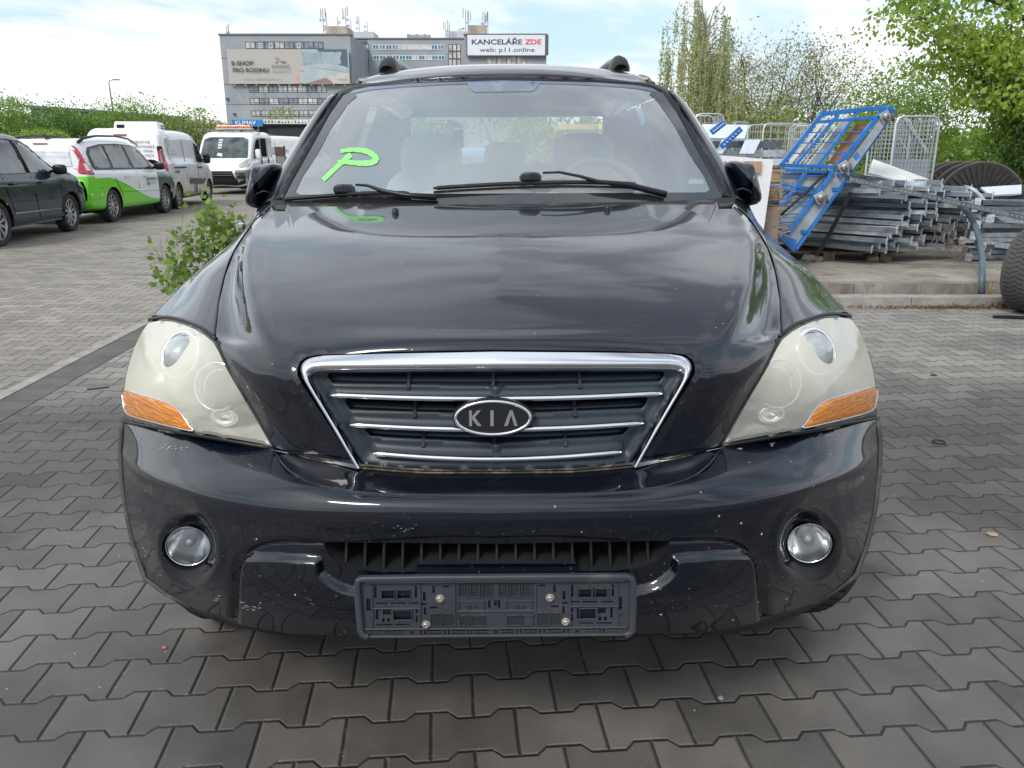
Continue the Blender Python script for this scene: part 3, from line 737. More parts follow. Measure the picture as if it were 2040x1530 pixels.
for k, (o_, i_) in enumerate(zip(oc, ic)):
    for j in range(m_):
        t = j / (m_ - 1); u, y = o_[0] + (i_[0] - o_[0]) * t, o_[1] + (i_[1] - o_[1]) * t
        h, n = GH.at(O3, kdir(u, y)); d = .001 + .013 * math.sin(math.pi * min(1, t * 1.02)**1.5)**.75; h = h + n * d
        if k == 0: h.x = 0
        V.append(h)
F = [(k * m_ + j, k * m_ + j + 1, (k + 1) * m_ + j + 1, (k + 1) * m_ + j) for k in range(len(oc) - 1) for j in range(m_ - 1)]
V, F = mirror_vf(V, [f[::-1] for f in F]); link('chrome_frame', V, F, CHROME, grille, True)
def line_on(guide, P, off, n=6):
    P = smooth_poly(P, n, False); o = []
    for u, y in P:
        h, nn = guide.cast(O3, kdir(u, y)); o.append(h + nn * off)
    return o
for (ub, yb, um, ym, dip) in ((337, 760, 332, 785, 9), (300, 818, 294, 844, 11), (262, 872, 250, 901, 13)):
    # sloping slat face from the slot edge forward to the chrome strip
    top = [(-ub, yb), (-ub * .5, yb + dip * .45), (0, yb + dip * .65), (ub * .5, yb + dip * .45), (ub, yb)]
    bot = [(-um, ym), (-um * .5, ym + dip * .75), (0, ym + dip), (um * .5, ym + dip * .75), (um, ym)]
    a = line_on(GH, top, -.034); c = line_on(GH, bot, -.003); V, F = band(a, c); V2, F2 = band([p + Vector((0, .02, .01)) for p in a], a)
    b = MB(); b.add(V, F); b.add(V2, F2); b.build('slat', SLAT, grille, True, solid=.003)
    c2 = line_on(GH, bot, .002); b = MB()
    n = 8; b.tube(c2, [.0015] + [.0055] * (len(c2) - 2) + [.0015], 8); b.build('chrome_strip', CHROME, grille, True)
b = MB()
for xs, y0_, y1_ in (((817, 988, 1163), 740, 777), ((829, 1152), 797, 834), ((846, 1133), 853, 894), ((989,), 862, 898)):
    for x in xs:
        u = x - 994; a, n1_ = GH.at(O3, kdir(u, y0_)); c, n2_ = GH.at(O3, kdir(u, y1_))
        a = a + Vector((0, .05, 0)); c = c - n2_ * .012
        b = MB(); b.bar(a, c, .006, .008, (0, 1, 0)); b.build('rib', SLAT, grille)
blocks('radiator', mat('radiator_black', (.004, .004, .004), .7), kia, ((-.43, .26, .66), (.43, .27, .955)))
b = MB()
for k in range(42):
    z = .70 + k * .0058; b.box((-.43, .257, z), (.02 if k % 23 else .1, .2605, z + .0016))
b.build('radiator_fins', mat('fin_metal', (.05, .048, .044), .5, .5), kia)
b = MB()
for k in range(40): b.box((-.045, .235, .71 + k * .0065), (.03, .24, .714 + k * .0065))
b.build('lock_spring', mat('spring_metal', (.16, .16, .165), .4, .7), kia)
for x in (735, 1238):
    h, n = GH.at(O3, kdir(x - 994, 768)); c = h + Vector((0, .12, -.03)); M = Matrix.Translation(c) @ Matrix.Rotation(R(90), 4, 'X')
    b = MB(); b.lathe([(.052, -.03), (.052, 0), (.048, .006), (.040, .004), (.036, .009), (.012, .012), (0, .012)], 30, M); b.build('horn', mat('horn_grey', (.045, .045, .05), .45, .4, dirt=((.15, .14, .12), 20, .5)), kia, True)
# emblem
def emb(cx, cy, rx, ry, off, nrm=None): return [(cx + rx * math.cos(t), cy + ry * math.sin(t)) for t in np.linspace(0, 2 * math.pi, 48, endpoint=False)]
hE, nE = GH.at(O3, kdir(-6, 828)); ex = Vector((1, 0, 0)); ez = Vector((0, .10, 1)).normalized(); en = ex.cross(ez); ec = hE + en * .016
if en.y > 0: en = -en
es = (ec - O3).length / FPX
def EP(u, y, o=0.0): return ec + ex * (u * es) + ez * (-(y) * es * 1.0) + en * o
def disc(rx, ry, o, n=48, ri=0):
    return [EP(rx * math.cos(t), ry * math.sin(t), o) for t in np.linspace(0, 2 * math.pi, n, endpoint=False)]
b = MB(); n = 48
rings = [disc(81, 39.5, -.02), disc(81, 39.5, .0), disc(77, 36.5, .004), disc(66, 29, .004)]
V = [p for r in rings for p in r]; F = []
for k in range(3):
    for i in range(n): F.append((k * n + i, k * n + (i + 1) % n, (k + 1) * n + (i + 1) % n, (k + 1) * n + i))
F.append(tuple(range(3 * n, 4 * n))); b.add(V, F)
em = b.build('emblem', BLK2, grille, True, auto=30)
b = MB(); b.tube(disc(74, 33.5, .005, 64), .0034, 8, closed=True); b.build('emblem_ring', CHROME, em, True)
LET = {'K': [[(0, 0), (4.6, 0), (4.6, 9), (13, 0), (19, 0), (9.5, 10.5), (20, 24), (13.5, 24), (4.6, 13), (4.6, 24), (0, 24)]], 'I': [[(0, 0), (5.4, 0), (5.4, 24), (0, 24)]], 'A': [[(9.5, 0), (14, 0), (22, 24), (16.8, 24), (11.6, 7), (6, 24), (0, 24)]]}
b = MB()
for ch, x0 in (('K', -47), ('I', -5), ('A', 25)):
    for P in LET[ch]:
        P = [(x0 + px * 1.22 - (3 if ch == 'A' else 0), (py - 12) * 1.32) for px, py in P]; n = len(P)
        V, F = cdt(P, [], 40); k = len(V)
        T = [EP(u, y, .0075) for u, y in V]; b.add(T, F)
        L = [EP(u, y, .0075) for u, y in P] + [EP(u, y, .003) for u, y in P]; b.add(L, [(i, (i + 1) % n, n + (i + 1) % n, n + i) for i in range(n)])
b.build('emblem_letters', CHROME, em)

# chips and scuffs on the bumper
SCF = mat('scuff', (.36, .37, .38), .7)
for x, y, w, h, n_, sd in ((346, 889, 34, 5, 16, 1), (283, 873, 8, 3, 3, 2), (505, 1198, 26, 8, 18, 3), (437, 1187, 5, 8, 6, 4), (1652, 872, 22, 5, 14, 5), (1545, 889, 9, 3, 4, 6), (1480, 896, 14, 3, 4, 7), (290, 1092, 8, 10, 4, 8), (820, 1050, 24, 9, 8, 9), (845, 725, 12, 3, 5, 10)):
    random.seed(sd); b = MB(); g_ = GB if y > 730 else GH
    for k in range(n_):
        cx, cy = x - 998 + random.gauss(0, w / 2), y + random.gauss(0, h / 2); L = random.uniform(1.5, 5); th = random.uniform(.35, .9); sl = random.uniform(-.3, .3) if sd != 8 else .9; P = []
        for uu, yy in ((cx - L, cy - L * sl), (cx, cy - th), (cx + L, cy + L * sl), (cx, cy + th)):
            r_ = kdir(abs(uu), yy); p_, q_ = g_.at(O3, r_); dd_ = float(bump_disp(np.array([uu]), np.array([yy]))[0]) if g_ is GB else .0145; p_ = p_ + q_ * (dd_ + .0012); p_.x = math.copysign(p_.x, uu); P.append(p_)
        b.add(P, [(0, 1, 2, 3)])
    b.build('paint_scuff', SCF, bumper if g_ is GB else kia)
# ---- number plate holder (empty, all slots and ribs showing)
hc, _ = GB.at(O3, kdir(-5, 1207)); PY = hc.y - .030
def HX(x, y):      # photo crop units (3.29 per pixel, origin 680,1060) -> plane
    px, py = 680 + x / 3.29, 1060 + y / 3.29
    d = kdir(px - 998, py); t = (PY + Y0) / d.y; p = O3 + d * t; return p.x, p.z
def rc(x0, y0, x1, y1): return [HX(x0, y0), HX(x1, y0), HX(x1, y1), HX(x0, y1)]
outl = [HX(*p) for p in ((140, 285), (1925, 282), (1945, 310), (1935, 650), (1905, 675), (180, 682), (145, 660), (122, 310))]
holes = []
def H_(x0, y0, x1, y1): holes.append(rc(x0, y0, x1, y1))
def HM(x0, y0, x1, y1): H_(x0, y0, x1, y1); H_(2056 - x1, y0 - 3, 2056 - x0, y1 - 3)
for q in ((290, 370, 376, 435), (392, 370, 480, 435), (250, 458, 330, 470), (350, 458, 450, 470), (470, 458, 532, 470), (366, 502, 488, 575), (298, 502, 350, 540), (292, 560, 310, 588), (326, 560, 344, 588),
          (255, 598, 360, 610), (380, 598, 470, 610), (242, 350, 258, 430), (508, 350, 524, 430), (190, 430, 218, 515), (252, 502, 268, 570), (512, 500, 526, 530), (512, 545, 526, 590), (560, 390, 580, 450), (545, 464, 584, 478), (566, 490, 582, 540),
          (605, 486, 655, 500), (624, 350, 640, 400), (690, 350, 735, 362), (590, 640, 680, 648), (590, 658, 680, 666), (540, 640, 552, 670), (566, 640, 580, 670), (695, 640, 708, 670), (722, 640, 735, 670), (750, 640, 836, 648), (750, 658, 836, 666),
          (850, 640, 860, 668), (874, 640, 884, 668), (900, 640, 985, 648), (900, 658, 985, 666), (210, 640, 295, 646), (210, 658, 295, 664), (308, 638, 318, 664), (332, 638, 342, 664), (355, 640, 432, 646), (355, 658, 432, 664), (474, 648, 498, 668),
          (988, 448, 1004, 500)): HM(*q)
H_(1028, 448, 1046, 485); H_(1025, 648, 1048, 668)
# thin plate with openings
V2, F = cdt(outl, holes, .03)
V = [Vector((x, PY, z)) for x, z in V2]
F = [f if (V[f[1]] - V[f[0]]).cross(V[f[2]] - V[f[0]]).y < 0 else f[::-1] for f in F]
holder = link('plate_holder', V, F, PLATE, kia, False, solid=.0035)
b = MB()
ring = smooth_poly([HX(*p) for p in ((135, 300), (165, 292), (600, 290), (1400, 288), (1890, 286), (1928, 296), (1936, 330), (1934, 500), (1928, 640), (1905, 662), (1880, 668))], 5, False)
def prof_sweep(b, P, w, d):
    n = len(P)
    V = []
    for i, (x, z) in enumerate(P):
        a = P[max(i - 1, 0)]; c = P[min(i + 1, n - 1)]; t = Vector((c[0] - a[0], c[1] - a[1])).normalized(); nx, nz = -t.y, t.x
        for o, y in ((-w / 2, 0), (-w / 2, -d * .8), (-w / 4, -d), (w / 4, -d), (w / 2, -d * .8), (w / 2, 0)): V.append(Vector((x + nx * o, PY + y, z + nz * o)))
    F = [(i * 6 + j, i * 6 + (j + 1) % 6, (i + 1) * 6 + (j + 1) % 6, (i + 1) * 6 + j) for i in range(n - 1) for j in range(6)]
    F += [tuple(range(6)), tuple(range((n - 1) * 6, n * 6))]; b.add(V, F)
LR = [HX(*p) for p in ((1880, 668), (1905, 662), (1930, 640), (1937, 500), (1938, 330), (1928, 300), (1895, 288), (1400, 288), (1000, 290), (500, 292), (170, 296), (140, 306), (132, 340), (142, 500), (152, 630), (168, 660), (200, 672))]
prof_sweep(b, LR, .0115, .010)
prof_sweep(b, [HX(190, 300 + 8), HX(1000, 306), HX(1880, 302)], .011, .0085)
prof_sweep(b, [HX(175, 676), HX(1040, 672), HX(1890, 668)], .005, .006)
prof_sweep(b, [HX(180, 628), HX(1040, 626), HX(1895, 622)], .0035, .0045)
b.build('holder_frame', PLATE, holder, True, auto=30)
b = MB()
for x in (228, 542, 770, 1300, 1526, 1838): prof_sweep(b, [HX(x, 335), HX(x, 620)], .003, .003)
for x0, x1, y in ((235, 548, 494), (1520, 1838, 486), (780, 1290, 524 - 10)): prof_sweep(b, [HX(x0, y), HX(x1, y)], .003, .0035)
for x0, x1 in ((795, 858), (872, 935), (952, 1014), (1056, 1118), (1134, 1196), (1210, 1272)):
    prof_sweep(b, [HX(x0, 335), HX(x0, 420), HX(x1, 420), HX(x1, 335)], .0025, .0035)
for x0, x1, y0_, y1_ in ((795, 962, 450, 508), (1110, 1276, 448, 506), (800, 860, 545, 610), (876, 966, 545, 610), (1110, 1200, 543, 608), (1214, 1280, 543, 608), (610, 680, 528, 612), (692, 760, 528, 612), (1306, 1384, 526, 610), (1396, 1466, 526, 610), (290, 376, 372, 434), (392, 480, 372, 434), (366, 488, 504, 574), (1584, 1672, 370, 432), (1690, 1776, 370, 432), (1586, 1704, 500, 574)):
    prof_sweep(b, [HX(x0, y0_), HX(x1, y0_), HX(x1, y1_), HX(x0, y1_), HX(x0, y0_)], .0022, .003)
for x, y in ((856, 482), (902, 482), (1170, 480), (1214, 480), (228, 540), (776, 540), (1297, 538), (1850, 532)):
    p = HX(x, y); b.lathe([(.0042, 0), (.0042, .004), (.0022, .0045), (.0018, .001)], 12, Matrix.Translation((p[0], PY, p[1])) @ Matrix.Rotation(R(90), 4, 'X'))
b.build('holder_ribs', PLATE, holder)
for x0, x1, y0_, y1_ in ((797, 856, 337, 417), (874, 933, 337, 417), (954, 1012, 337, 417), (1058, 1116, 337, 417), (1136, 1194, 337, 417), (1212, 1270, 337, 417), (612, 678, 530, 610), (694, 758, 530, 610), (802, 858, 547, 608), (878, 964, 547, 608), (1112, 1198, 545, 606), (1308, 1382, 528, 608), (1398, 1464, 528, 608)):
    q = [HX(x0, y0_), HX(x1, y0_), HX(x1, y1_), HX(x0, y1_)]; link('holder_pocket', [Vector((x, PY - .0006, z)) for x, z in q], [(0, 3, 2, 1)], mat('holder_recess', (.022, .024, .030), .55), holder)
for x, y in ((674, 430), (1394, 428), (580, 600), (1494, 586)):
    p = HX(x, y); b = MB(); M = Matrix.Translation((p[0], PY - .001, p[1])) @ Matrix.Rotation(R(90), 4, 'X')
    b.lathe([(.0085, 0), (.0085, .0015), (.0058, .002), (.0056, .006), (.004, .0075), (.003, .005), (0, .005)], 12, M); b.build('screw', mat('old_screw', (.42, .40, .33), .45, .5), holder, False)
blocks('mount_pad', PAINT, kia, ((-.255, PY + .005, HX(0, 640)[1]), (.245, PY + .028, HX(0, 300)[1])), bevel=.003)
# ---- windscreen
def lerp(a, b, t): return a + (b - a) * t
wb = [Q(0, 2.70, 1.163), Q(150, 2.71, 1.163), Q(300, 2.76, 1.164), Q(400, 2.84, 1.168), Q(444, 2.90, 1.172), Q(485, 2.97, 1.172)]
wt = [K(0, 138, 3.34), K(100, 139, 3.345), K(200, 144, 3.375), K(270, 150, 3.42), K(305, 156, 3.46), K(345, 160, 3.50)]
wnet = []
for f in (-.04, .2, .4, .6, .8, 1):
    row = []
    for a, c in zip(wb, wt):
        p = lerp(a, c, f); k = 4 * f * (1 - f); p += Vector((0, -.016, .022)) * k; row.append(p)
    wnet.append(row)
WVh, WFh = full(surf(wnet, 50, 50)); GW = Guide(WVh, WFh)
gl_o = [(0, 160), (100, 161), (200, 166), (266, 171), (296, 177), (319, 188), (345, 225), (384, 296), (420, 360), (437, 394), (437, 408), (300, 412), (0, 414)]
WIN = glassmat('windscreen_glass', (.92, .97, .97), .24, (.74, .82, .86), .17, .015, .3, 2.2)  # film mixes real dust with sky glare painted as pale colour
wsc = kpanel('windscreen', gl_o, GW, WIN, step=22, solid=0)
# black band printed round the glass: clear window in its middle
clear = [(0, 172), (100, 173), (195, 177), (255, 182), (284, 188), (308, 204), (340, 252), (372, 310), (400, 352), (412, 368), (411, 378), (403, 383), (380, 385), (0, 385)]
fr_o = [(0, 160), (100, 161), (200, 166), (266, 171), (296, 177), (319, 188), (345, 225), (384, 296), (420, 360), (437, 394), (437, 408), (300, 412), (0, 414)]
low_band = [(0, 386), (404, 386), (413, 380), (400, 352), (372, 310), (341, 252), (310, 207), (292, 190), (299, 178), (319, 189), (345, 226), (384, 297), (420, 361), (437, 394), (437, 408), (300, 412), (0, 414)]
kpanel('printed_band', low_band, GW, FRIT, step=16, off=.0015, solid=0, parent=wsc)
top_band = [(0, 159), (100, 160), (200, 165), (266, 170), (296, 176), (308, 186), (290, 183), (262, 178), (200, 173), (100, 168), (0, 167)]
kpanel('shade_band', top_band, GW, mat('shade_strip', (.12, .16, .22), .1, coat=1), step=12, off=.0015, solid=0, parent=wsc)
mb_o = [(-67, 165), (78, 164), (74, 172), (66, 181), (60, 183.5), (-52, 184), (-58, 181), (-64, 174)]
kpanel('mirror_mount_print', [(u - 4, y) for u, y in mb_o], GW, mat('grey_print', (.20, .24, .30), .25, coat=.6), step=14, off=.002, solid=0, parent=wsc, mirror=False)
# seal round the glass
seal = [(0, 151), (180, 159), (286, 168), (306, 172), (335, 186), (386, 263), (422, 325), (446, 372), (457, 396), (437, 394), (420, 360), (384, 296), (345, 225), (319, 188), (296, 177), (266, 171), (180, 165), (0, 160)]
kpanel('windscreen_seal', seal, GW, BLK2, step=9, off=.004, solid=.006)
# green letter brushed on the glass
def blob(P, w):
    o = []; n = len(P); L = []; Rr = []
    for i, p in enumerate(P):
        a = P[max(i - 1, 0)]; c = P[min(i + 1, n - 1)]; t = Vector((c[0] - a[0], c[1] - a[1])); t.normalize()
        ww = w[i] if isinstance(w, list) else w; L.append((p[0] - t.y * ww, p[1] + t.x * ww)); Rr.append((p[0] + t.y * ww, p[1] - t.x * ww))
    return L + Rr[::-1]
GRN = mat('green_marker', (.28, .82, .22), .6, var=.06)
st1 = smooth_poly([(696, 307), (672, 328), (655, 344), (641, 357)], 5, False); n1_ = len(st1)
st2 = smooth_poly([(676, 301), (700, 298), (726, 301), (742, 310), (746, 318), (736, 324), (716, 325), (690, 323), (670, 322)], 5, False); n2_ = len(st2)
gm = MB()
for P, W in ((st1, [4.6 + 1.2 * math.sin(math.pi * min(1, i / 3)) for i in range(n1_)]), (st2, [3.1 + 2.8 * math.sin(math.pi * i / (n2_ - 1)) + .6 * math.sin(i * 2.1) for i in range(n2_)])):
    V, F = kpanel('x', [(x - 998, y) for x, y in blob(P, W)], GW, GRN, step=5, off=.0025 if P is st1 else .0032, mirror=False, build=False); gm.add(V, F)
gm.build('painted_letter', GRN, wsc, True)
# inspection sticker corner behind glass
kpanel('sticker', [(372, 358), (398, 358), (402, 367), (370, 367)], GW, mat('sticker_white', (.6, .63, .65), .5), step=10, off=-.002, mirror=False, parent=wsc, solid=0)
# ---- cowl
cw = [[Q(0, 2.615, 1.150), Q(200, 2.62, 1.150), Q(400, 2.66, 1.145), Q(456, 2.68, 1.145)], [Q(0, 2.66, 1.146), Q(200, 2.665, 1.146), Q(400, 2.74, 1.145), Q(460, 2.80, 1.148)], [Q(0, 2.71, 1.160), Q(200, 2.725, 1.160), Q(400, 2.85, 1.164), Q(465, 2.94, 1.168)]]
V, F = full(surf(cw, 8, 40)); link('cowl', V, [f[::-1] for f in F], mat('cowl_black', (.02, .02, .02), .7, dirt=((.14, .12, .09), 16, .5)), kia, True, solid=.004)
# ---- pillars and roof
pn = [[K(457, 397, 2.935), K(468, 398, 2.95), K(477, 400, 3.0), A3(.905, 3.12, 1.09)],
      [K(446, 372, 2.965), K(455, 371, 2.985), K(463, 371, 3.04), A3(.89, 3.2, 1.17)],
      [K(422, 325, 3.03), K(430, 325, 3.05), K(437, 325, 3.10), A3(.845, 3.26, 1.30)],
      [K(386, 263, 3.14), K(394, 263, 3.16), K(400, 263, 3.21), A3(.795, 3.36, 1.42)],
      [K(352, 209, 3.26), K(360, 209, 3.28), K(367, 212, 3.33), A3(.745, 3.47, 1.50)],
      [K(335, 186, 3.33), K(343, 187, 3.35), K(350, 192, 3.40), A3(.725, 3.52, 1.53)]]
PB = surf(pn, 40, 20)
rn = [[K(0, 151, 3.30), K(90, 152.5, 3.305), K(180, 158, 3.335), K(250, 164, 3.385), K(286, 168, 3.415), K(310, 173, 3.43), K(335, 186, 3.34), K(350, 192, 3.40), A3(.725, 3.52, 1.53)],
      [A3(0, 3.34, 1.628), A3(.17, 3.345, 1.626), A3(.35, 3.38, 1.617), A3(.49, 3.43, 1.604), A3(.558, 3.46, 1.597), A3(.60, 3.475, 1.590), A3(.645, 3.45, 1.570), A3(.675, 3.48, 1.545), A3(.712, 3.58, 1.535)],
      [A3(0, 3.5, 1.667), A3(.17, 3.505, 1.665), A3(.35, 3.53, 1.656), A3(.49, 3.56, 1.643), A3(.56, 3.58, 1.632), A3(.60, 3.60, 1.622), A3(.64, 3.61, 1.605), A3(.67, 3.63, 1.585), A3(.70, 3.68, 1.55)],
      [A3(0, 3.75, 1.700), A3(.17, 3.75, 1.698), A3(.35, 3.77, 1.688), A3(.49, 3.79, 1.672), A3(.56, 3.8, 1.660), A3(.60, 3.8, 1.648), A3(.64, 3.81, 1.63), A3(.67, 3.82, 1.605), A3(.70, 3.83, 1.565)],
      [A3(0, 4.3, 1.722), A3(.17, 4.3, 1.72), A3(.35, 4.3, 1.71), A3(.49, 4.3, 1.693), A3(.56, 4.3, 1.678), A3(.60, 4.3, 1.665), A3(.64, 4.3, 1.645), A3(.67, 4.3, 1.615), A3(.70, 4.3, 1.57)],
      [A3(0, 5.2, 1.71), A3(.17, 5.2, 1.708), A3(.35, 5.2, 1.70), A3(.49, 5.2, 1.682), A3(.56, 5.2, 1.668), A3(.60, 5.2, 1.655), A3(.64, 5.2, 1.635), A3(.67, 5.2, 1.605), A3(.695, 5.2, 1.56)],
      [A3(0, 5.72, 1.66), A3(.17, 5.72, 1.66), A3(.35, 5.72, 1.652), A3(.49, 5.7, 1.64), A3(.56, 5.7, 1.625), A3(.60, 5.7, 1.61), A3(.64, 5.7, 1.59), A3(.67, 5.7, 1.57), A3(.69, 5.7, 1.54)]]
V, F = full(surf(rn, 70, 60)); ROOFB = BVHTree.FromPolygons(V, F); roof = link('roof', V, [f for f in F], PAINT, kia, True, solid=.004)
for s in (-1, 1):
    V, F = gridmesh(PB)
    V = [Vector((s * v.x, v.y, v.z)) for v in V]; link('front_pillar', V, F if s > 0 else [f[::-1] for f in F], PAINT, kia, True, solid=.004)
    # roof drip strip
    P = []
    for D_ in (3.42, 3.46, 3.5, 3.6, 3.8, 4.3, 5.2, 5.68):
        h_ = ROOFB.ray_cast(Vector((s * .603, D_ - Y0, 3)), Vector((0, 0, -1)))[0] or ROOFB.find_nearest(Vector((s * .603, D_ - Y0, 1.6)))[0]; P.append(h_ + Vector((0, 0, .001)))
    b = MB(); b.tube(P, [.002] + [.007] * 7, 8); b.build('drip_strip', BLK2, kia, True)
    b.tube(P, .011, 8); b.build('drip_strip', BLK2, kia, True)
    # roof rail
    b = MB(); zr = [1.70, 1.71, 1.722, 1.732, 1.74, 1.735, 1.72, 1.70, 1.66]; yr = [3.78, 3.84, 3.95, 4.1, 4.5, 4.9, 5.2, 5.4, 5.5]
    b.tube([(s * .50, y - Y0, z) for y, z in zip(yr, zr)], [.010, .016, .019, .019, .019, .019, .019, .016, .010], 10); rail = b.build('roof_rail', mat('rail_silver', (.25, .26, .28), .35, .6), kia, True)
    b = MB()
    for k, (y, zt, w, zb) in enumerate(((3.70, 1.700, .030, 1.672), (3.715, 1.728, .036, 1.672), (3.75, 1.757, .036, 1.676), (3.82, 1.768, .034, 1.68), (3.93, 1.762, .026, 1.69), (4.02, 1.752, .018, 1.70))):
        pass
    prof = ((3.70, 1.690, .032, 1.660), (3.712, 1.708, .040, 1.662), (3.74, 1.727, .040, 1.666), (3.80, 1.738, .037, 1.672), (3.92, 1.740, .028, 1.685), (4.05, 1.738, .02, 1.69))
    V = []; m_ = 10
    for y, zt, w, zb in prof:
        for j in range(m_):
            t = math.pi * j / (m_ - 1); V.append(Vector((s * .505 + math.cos(t) * w, y - Y0, zb + (zt - zb) * math.sin(t)**.7)))
    F = [(i * m_ + j, i * m_ + j + 1, (i + 1) * m_ + j + 1, (i + 1) * m_ + j) for i in range(5) for j in range(m_ - 1)] + [tuple(range(m_))]
    link('rail_cap', V, F, mat('cap_brown', (.035, .030, .030), .5), rail, True)
# sides
for s in (-1, 1):
    sn = [[A3(.915, 3.06, 1.04), A3(.935, 3.06, .92), A3(.94, 3.06, .75), A3(.93, 3.06, .42)], [A3(.92, 4.0, 1.05), A3(.94, 4.0, .93), A3(.945, 4.0, .75), A3(.935, 4.0, .40)],
          [A3(.92, 5.0, 1.07), A3(.94, 5.0, .94), A3(.945, 5.0, .75), A3(.935, 5.0, .42)], [A3(.90, 5.7, 1.09), A3(.925, 5.7, .95), A3(.93, 5.7, .75), A3(.92, 5.7, .45)], [A3(.84, 5.9, 1.09), A3(.87, 5.92, .95), A3(.88, 5.93, .75), A3(.87, 5.92, .45)]]
    V, F = gridmesh(surf(sn, 80, 24)); V, F = arch_trim(V, F, 4.925 - Y0, .375, .435)
    V = [Vector((s * v.x, v.y, v.z)) for v in V]; link('body_side', V, F, PAINT, kia, True, solid=.003)
    for nm, y0_, y1_ in (('front_door_glass', 3.30, 4.12), ('rear_door_glass', 4.22, 4.95), ('quarter_glass', 5.05, 5.62)):
        f = (3.30, 3.62) if y0_ == 3.30 else (y0_, y0_ + .01)
        V = [A3(s * .90, y0_ - (.12 if y0_ == 3.30 else 0), 1.09), A3(s * .905, y1_, 1.10), A3(s * .715, y1_, 1.555), A3(s * .715, f[1], 1.54)]
        link(nm, V, [(0, 1, 2, 3)], glassmat('side_glass' + nm, (.55, .62, .6), .04, (.5, .5, .5), .03) if s < 0 else bpy.data.materials['side_glass' + nm], kia)
    b = MB()
    for y in (4.17, 5.0, 5.68): b.bar(A3(s * .902, y, 1.06), A3(s * .712, y, 1.57), .10, .03, (0, 1, 0))
    b.bar(A3(s * .905, 3.05, 1.085), A3(s * .905, 5.75, 1.085), .03, .05); b.build('window_frame', BLK2, kia)
    for y in (4.15, ): pass
# rear end
b = MB()
b.box(A3(-.86, 5.85, .42), A3(.86, 5.93, 1.20)); b.box(A3(-.86, 5.80, 1.18), A3(-.66, 5.86, 1.60)); b.box(A3(.66, 5.80, 1.18), A3(.86 - .0, 5.86, 1.60)); b.box(A3(-.70, 5.74, 1.57), A3(.70, 5.80, 1.66))
b.build('tailgate', PAINT, kia, bevel=.01)
link('rear_glass', [A3(-.66, 5.84, 1.2), A3(.66, 5.84, 1.2), A3(.62, 5.77, 1.575), A3(-.62, 5.77, 1.575)], [(0, 1, 2, 3)], glassmat('rear_window_glass', (.80, .86, .80), .05, (.5, .5, .5), .03), kia)
# underbody and inner structure
blocks('underbody', DARK, kia, ((-.42, .30, .40), (.42, 4.4, .50)), ((-.88, 1.35, .30), (.88, 3.05, .44)))
blocks('engine_bay', DARK, kia, ((-.40, .36, .50), (.40, .5, .88)), ((-.5, .5, .50), (.5, 1.25, .93)), ((-.56, .45, .5), (-.54, 1.6, .9)), ((.54, .45, .5), (.56, 1.6, .9)))
blocks('cabin_lining', mat('cabin_grey', (.22, .22, .225), .8), kia, ((-.86, 1.6, .44), (.86, 4.42, .50)), ((-.88, 1.40, .46), (-.86, 4.4, 1.05)), ((.86, 1.40, .46), (.88, 4.4, 1.05)), ((-.86, 1.38, .46), (.86, 1.44, 1.02)))
b = MB(); HD = mat('headlining', (.60, .60, .58), .9)
b.box(A3(-.60, 3.55, 1.615), A3(.60, 5.7, 1.625)); b.build('headlining', HD, kia)
# dashboard
ds = [[Q(0, 2.80, 1.12), Q(200, 2.82, 1.12), Q(400, 2.88, 1.11), Q(470, 2.92, 1.10)], [A3(0, 2.98, 1.135), A3(.3, 3.0, 1.15), A3(.6, 3.02, 1.145), A3(.84, 3.03, 1.11)], [A3(0, 3.12, 1.135), A3(.3, 3.14, 1.16), A3(.6, 3.15, 1.155), A3(.84, 3.15, 1.10)], [A3(0, 3.18, 1.05), A3(.3, 3.2, 1.07), A3(.6, 3.2, 1.07), A3(.84, 3.2, 1.0)], [A3(0, 3.18, .6), A3(.3, 3.2, .6), A3(.6, 3.2, .6), A3(.84, 3.2, .6)]]
V, F = full(surf(ds, 24, 40)); link('dashboard', V, F, mat('dash_grey', (.26, .26, .27), .65), kia, True)
def cushion(b, x, y, z, sx, sy, sz, tilt=0, p=3.2, nu=18, nv=12):
    V = []; M = Matrix.Translation((x, y, z)) @ Matrix.Rotation(tilt, 4, 'X')
    for i in range(nv + 1):
        ph = -math.pi / 2 + math.pi * i / nv
        for j in range(nu):
            th = 2 * math.pi * j / nu; f = lambda q: math.copysign(abs(q)**(2 / p), q)
            V.append(M @ Vector((sx * f(math.cos(ph)) * f(math.cos(th)), sy * f(math.cos(ph)) * f(math.sin(th)), sz * f(math.sin(ph)))))
    F = [(i * nu + j, i * nu + (j + 1) % nu, (i + 1) * nu + (j + 1) % nu, (i + 1) * nu + j) for i in range(nv) for j in range(nu)]
    b.add(V, F)
SEAT = mat('seat_cloth', (.42, .42, .43), .85)
for x in (-.36, .38):
    b = MB(); cushion(b, x, 3.95 - Y0, .94, .25, .08, .33, R(-14)); cushion(b, x, 3.72 - Y0, .72, .26, .27, .1); st = b.build('front_seat', SEAT, kia, True)
    b = MB(); cushion(b, x, 4.06 - Y0, 1.305, .150, .06, .115, R(-8)); b.build('headrest', SEAT, st, True)
b = MB(); cushion(b, 0, 4.95 - Y0, .98, .62, .08, .30, R(-14)); rs_ = b.build('rear_seat', SEAT, kia, True)
for x in (-.46, -.01, .46):
    b = MB(); cushion(b, x, 5.02 - Y0, 1.30, .125, .05, .095, R(-6)); b.build('headrest', SEAT, rs_, True)
b = MB(); c = Vector((.385, 3.34 - Y0, 1.12)); M = Matrix.Translation(c) @ Matrix.Rotation(R(62), 4, 'X')
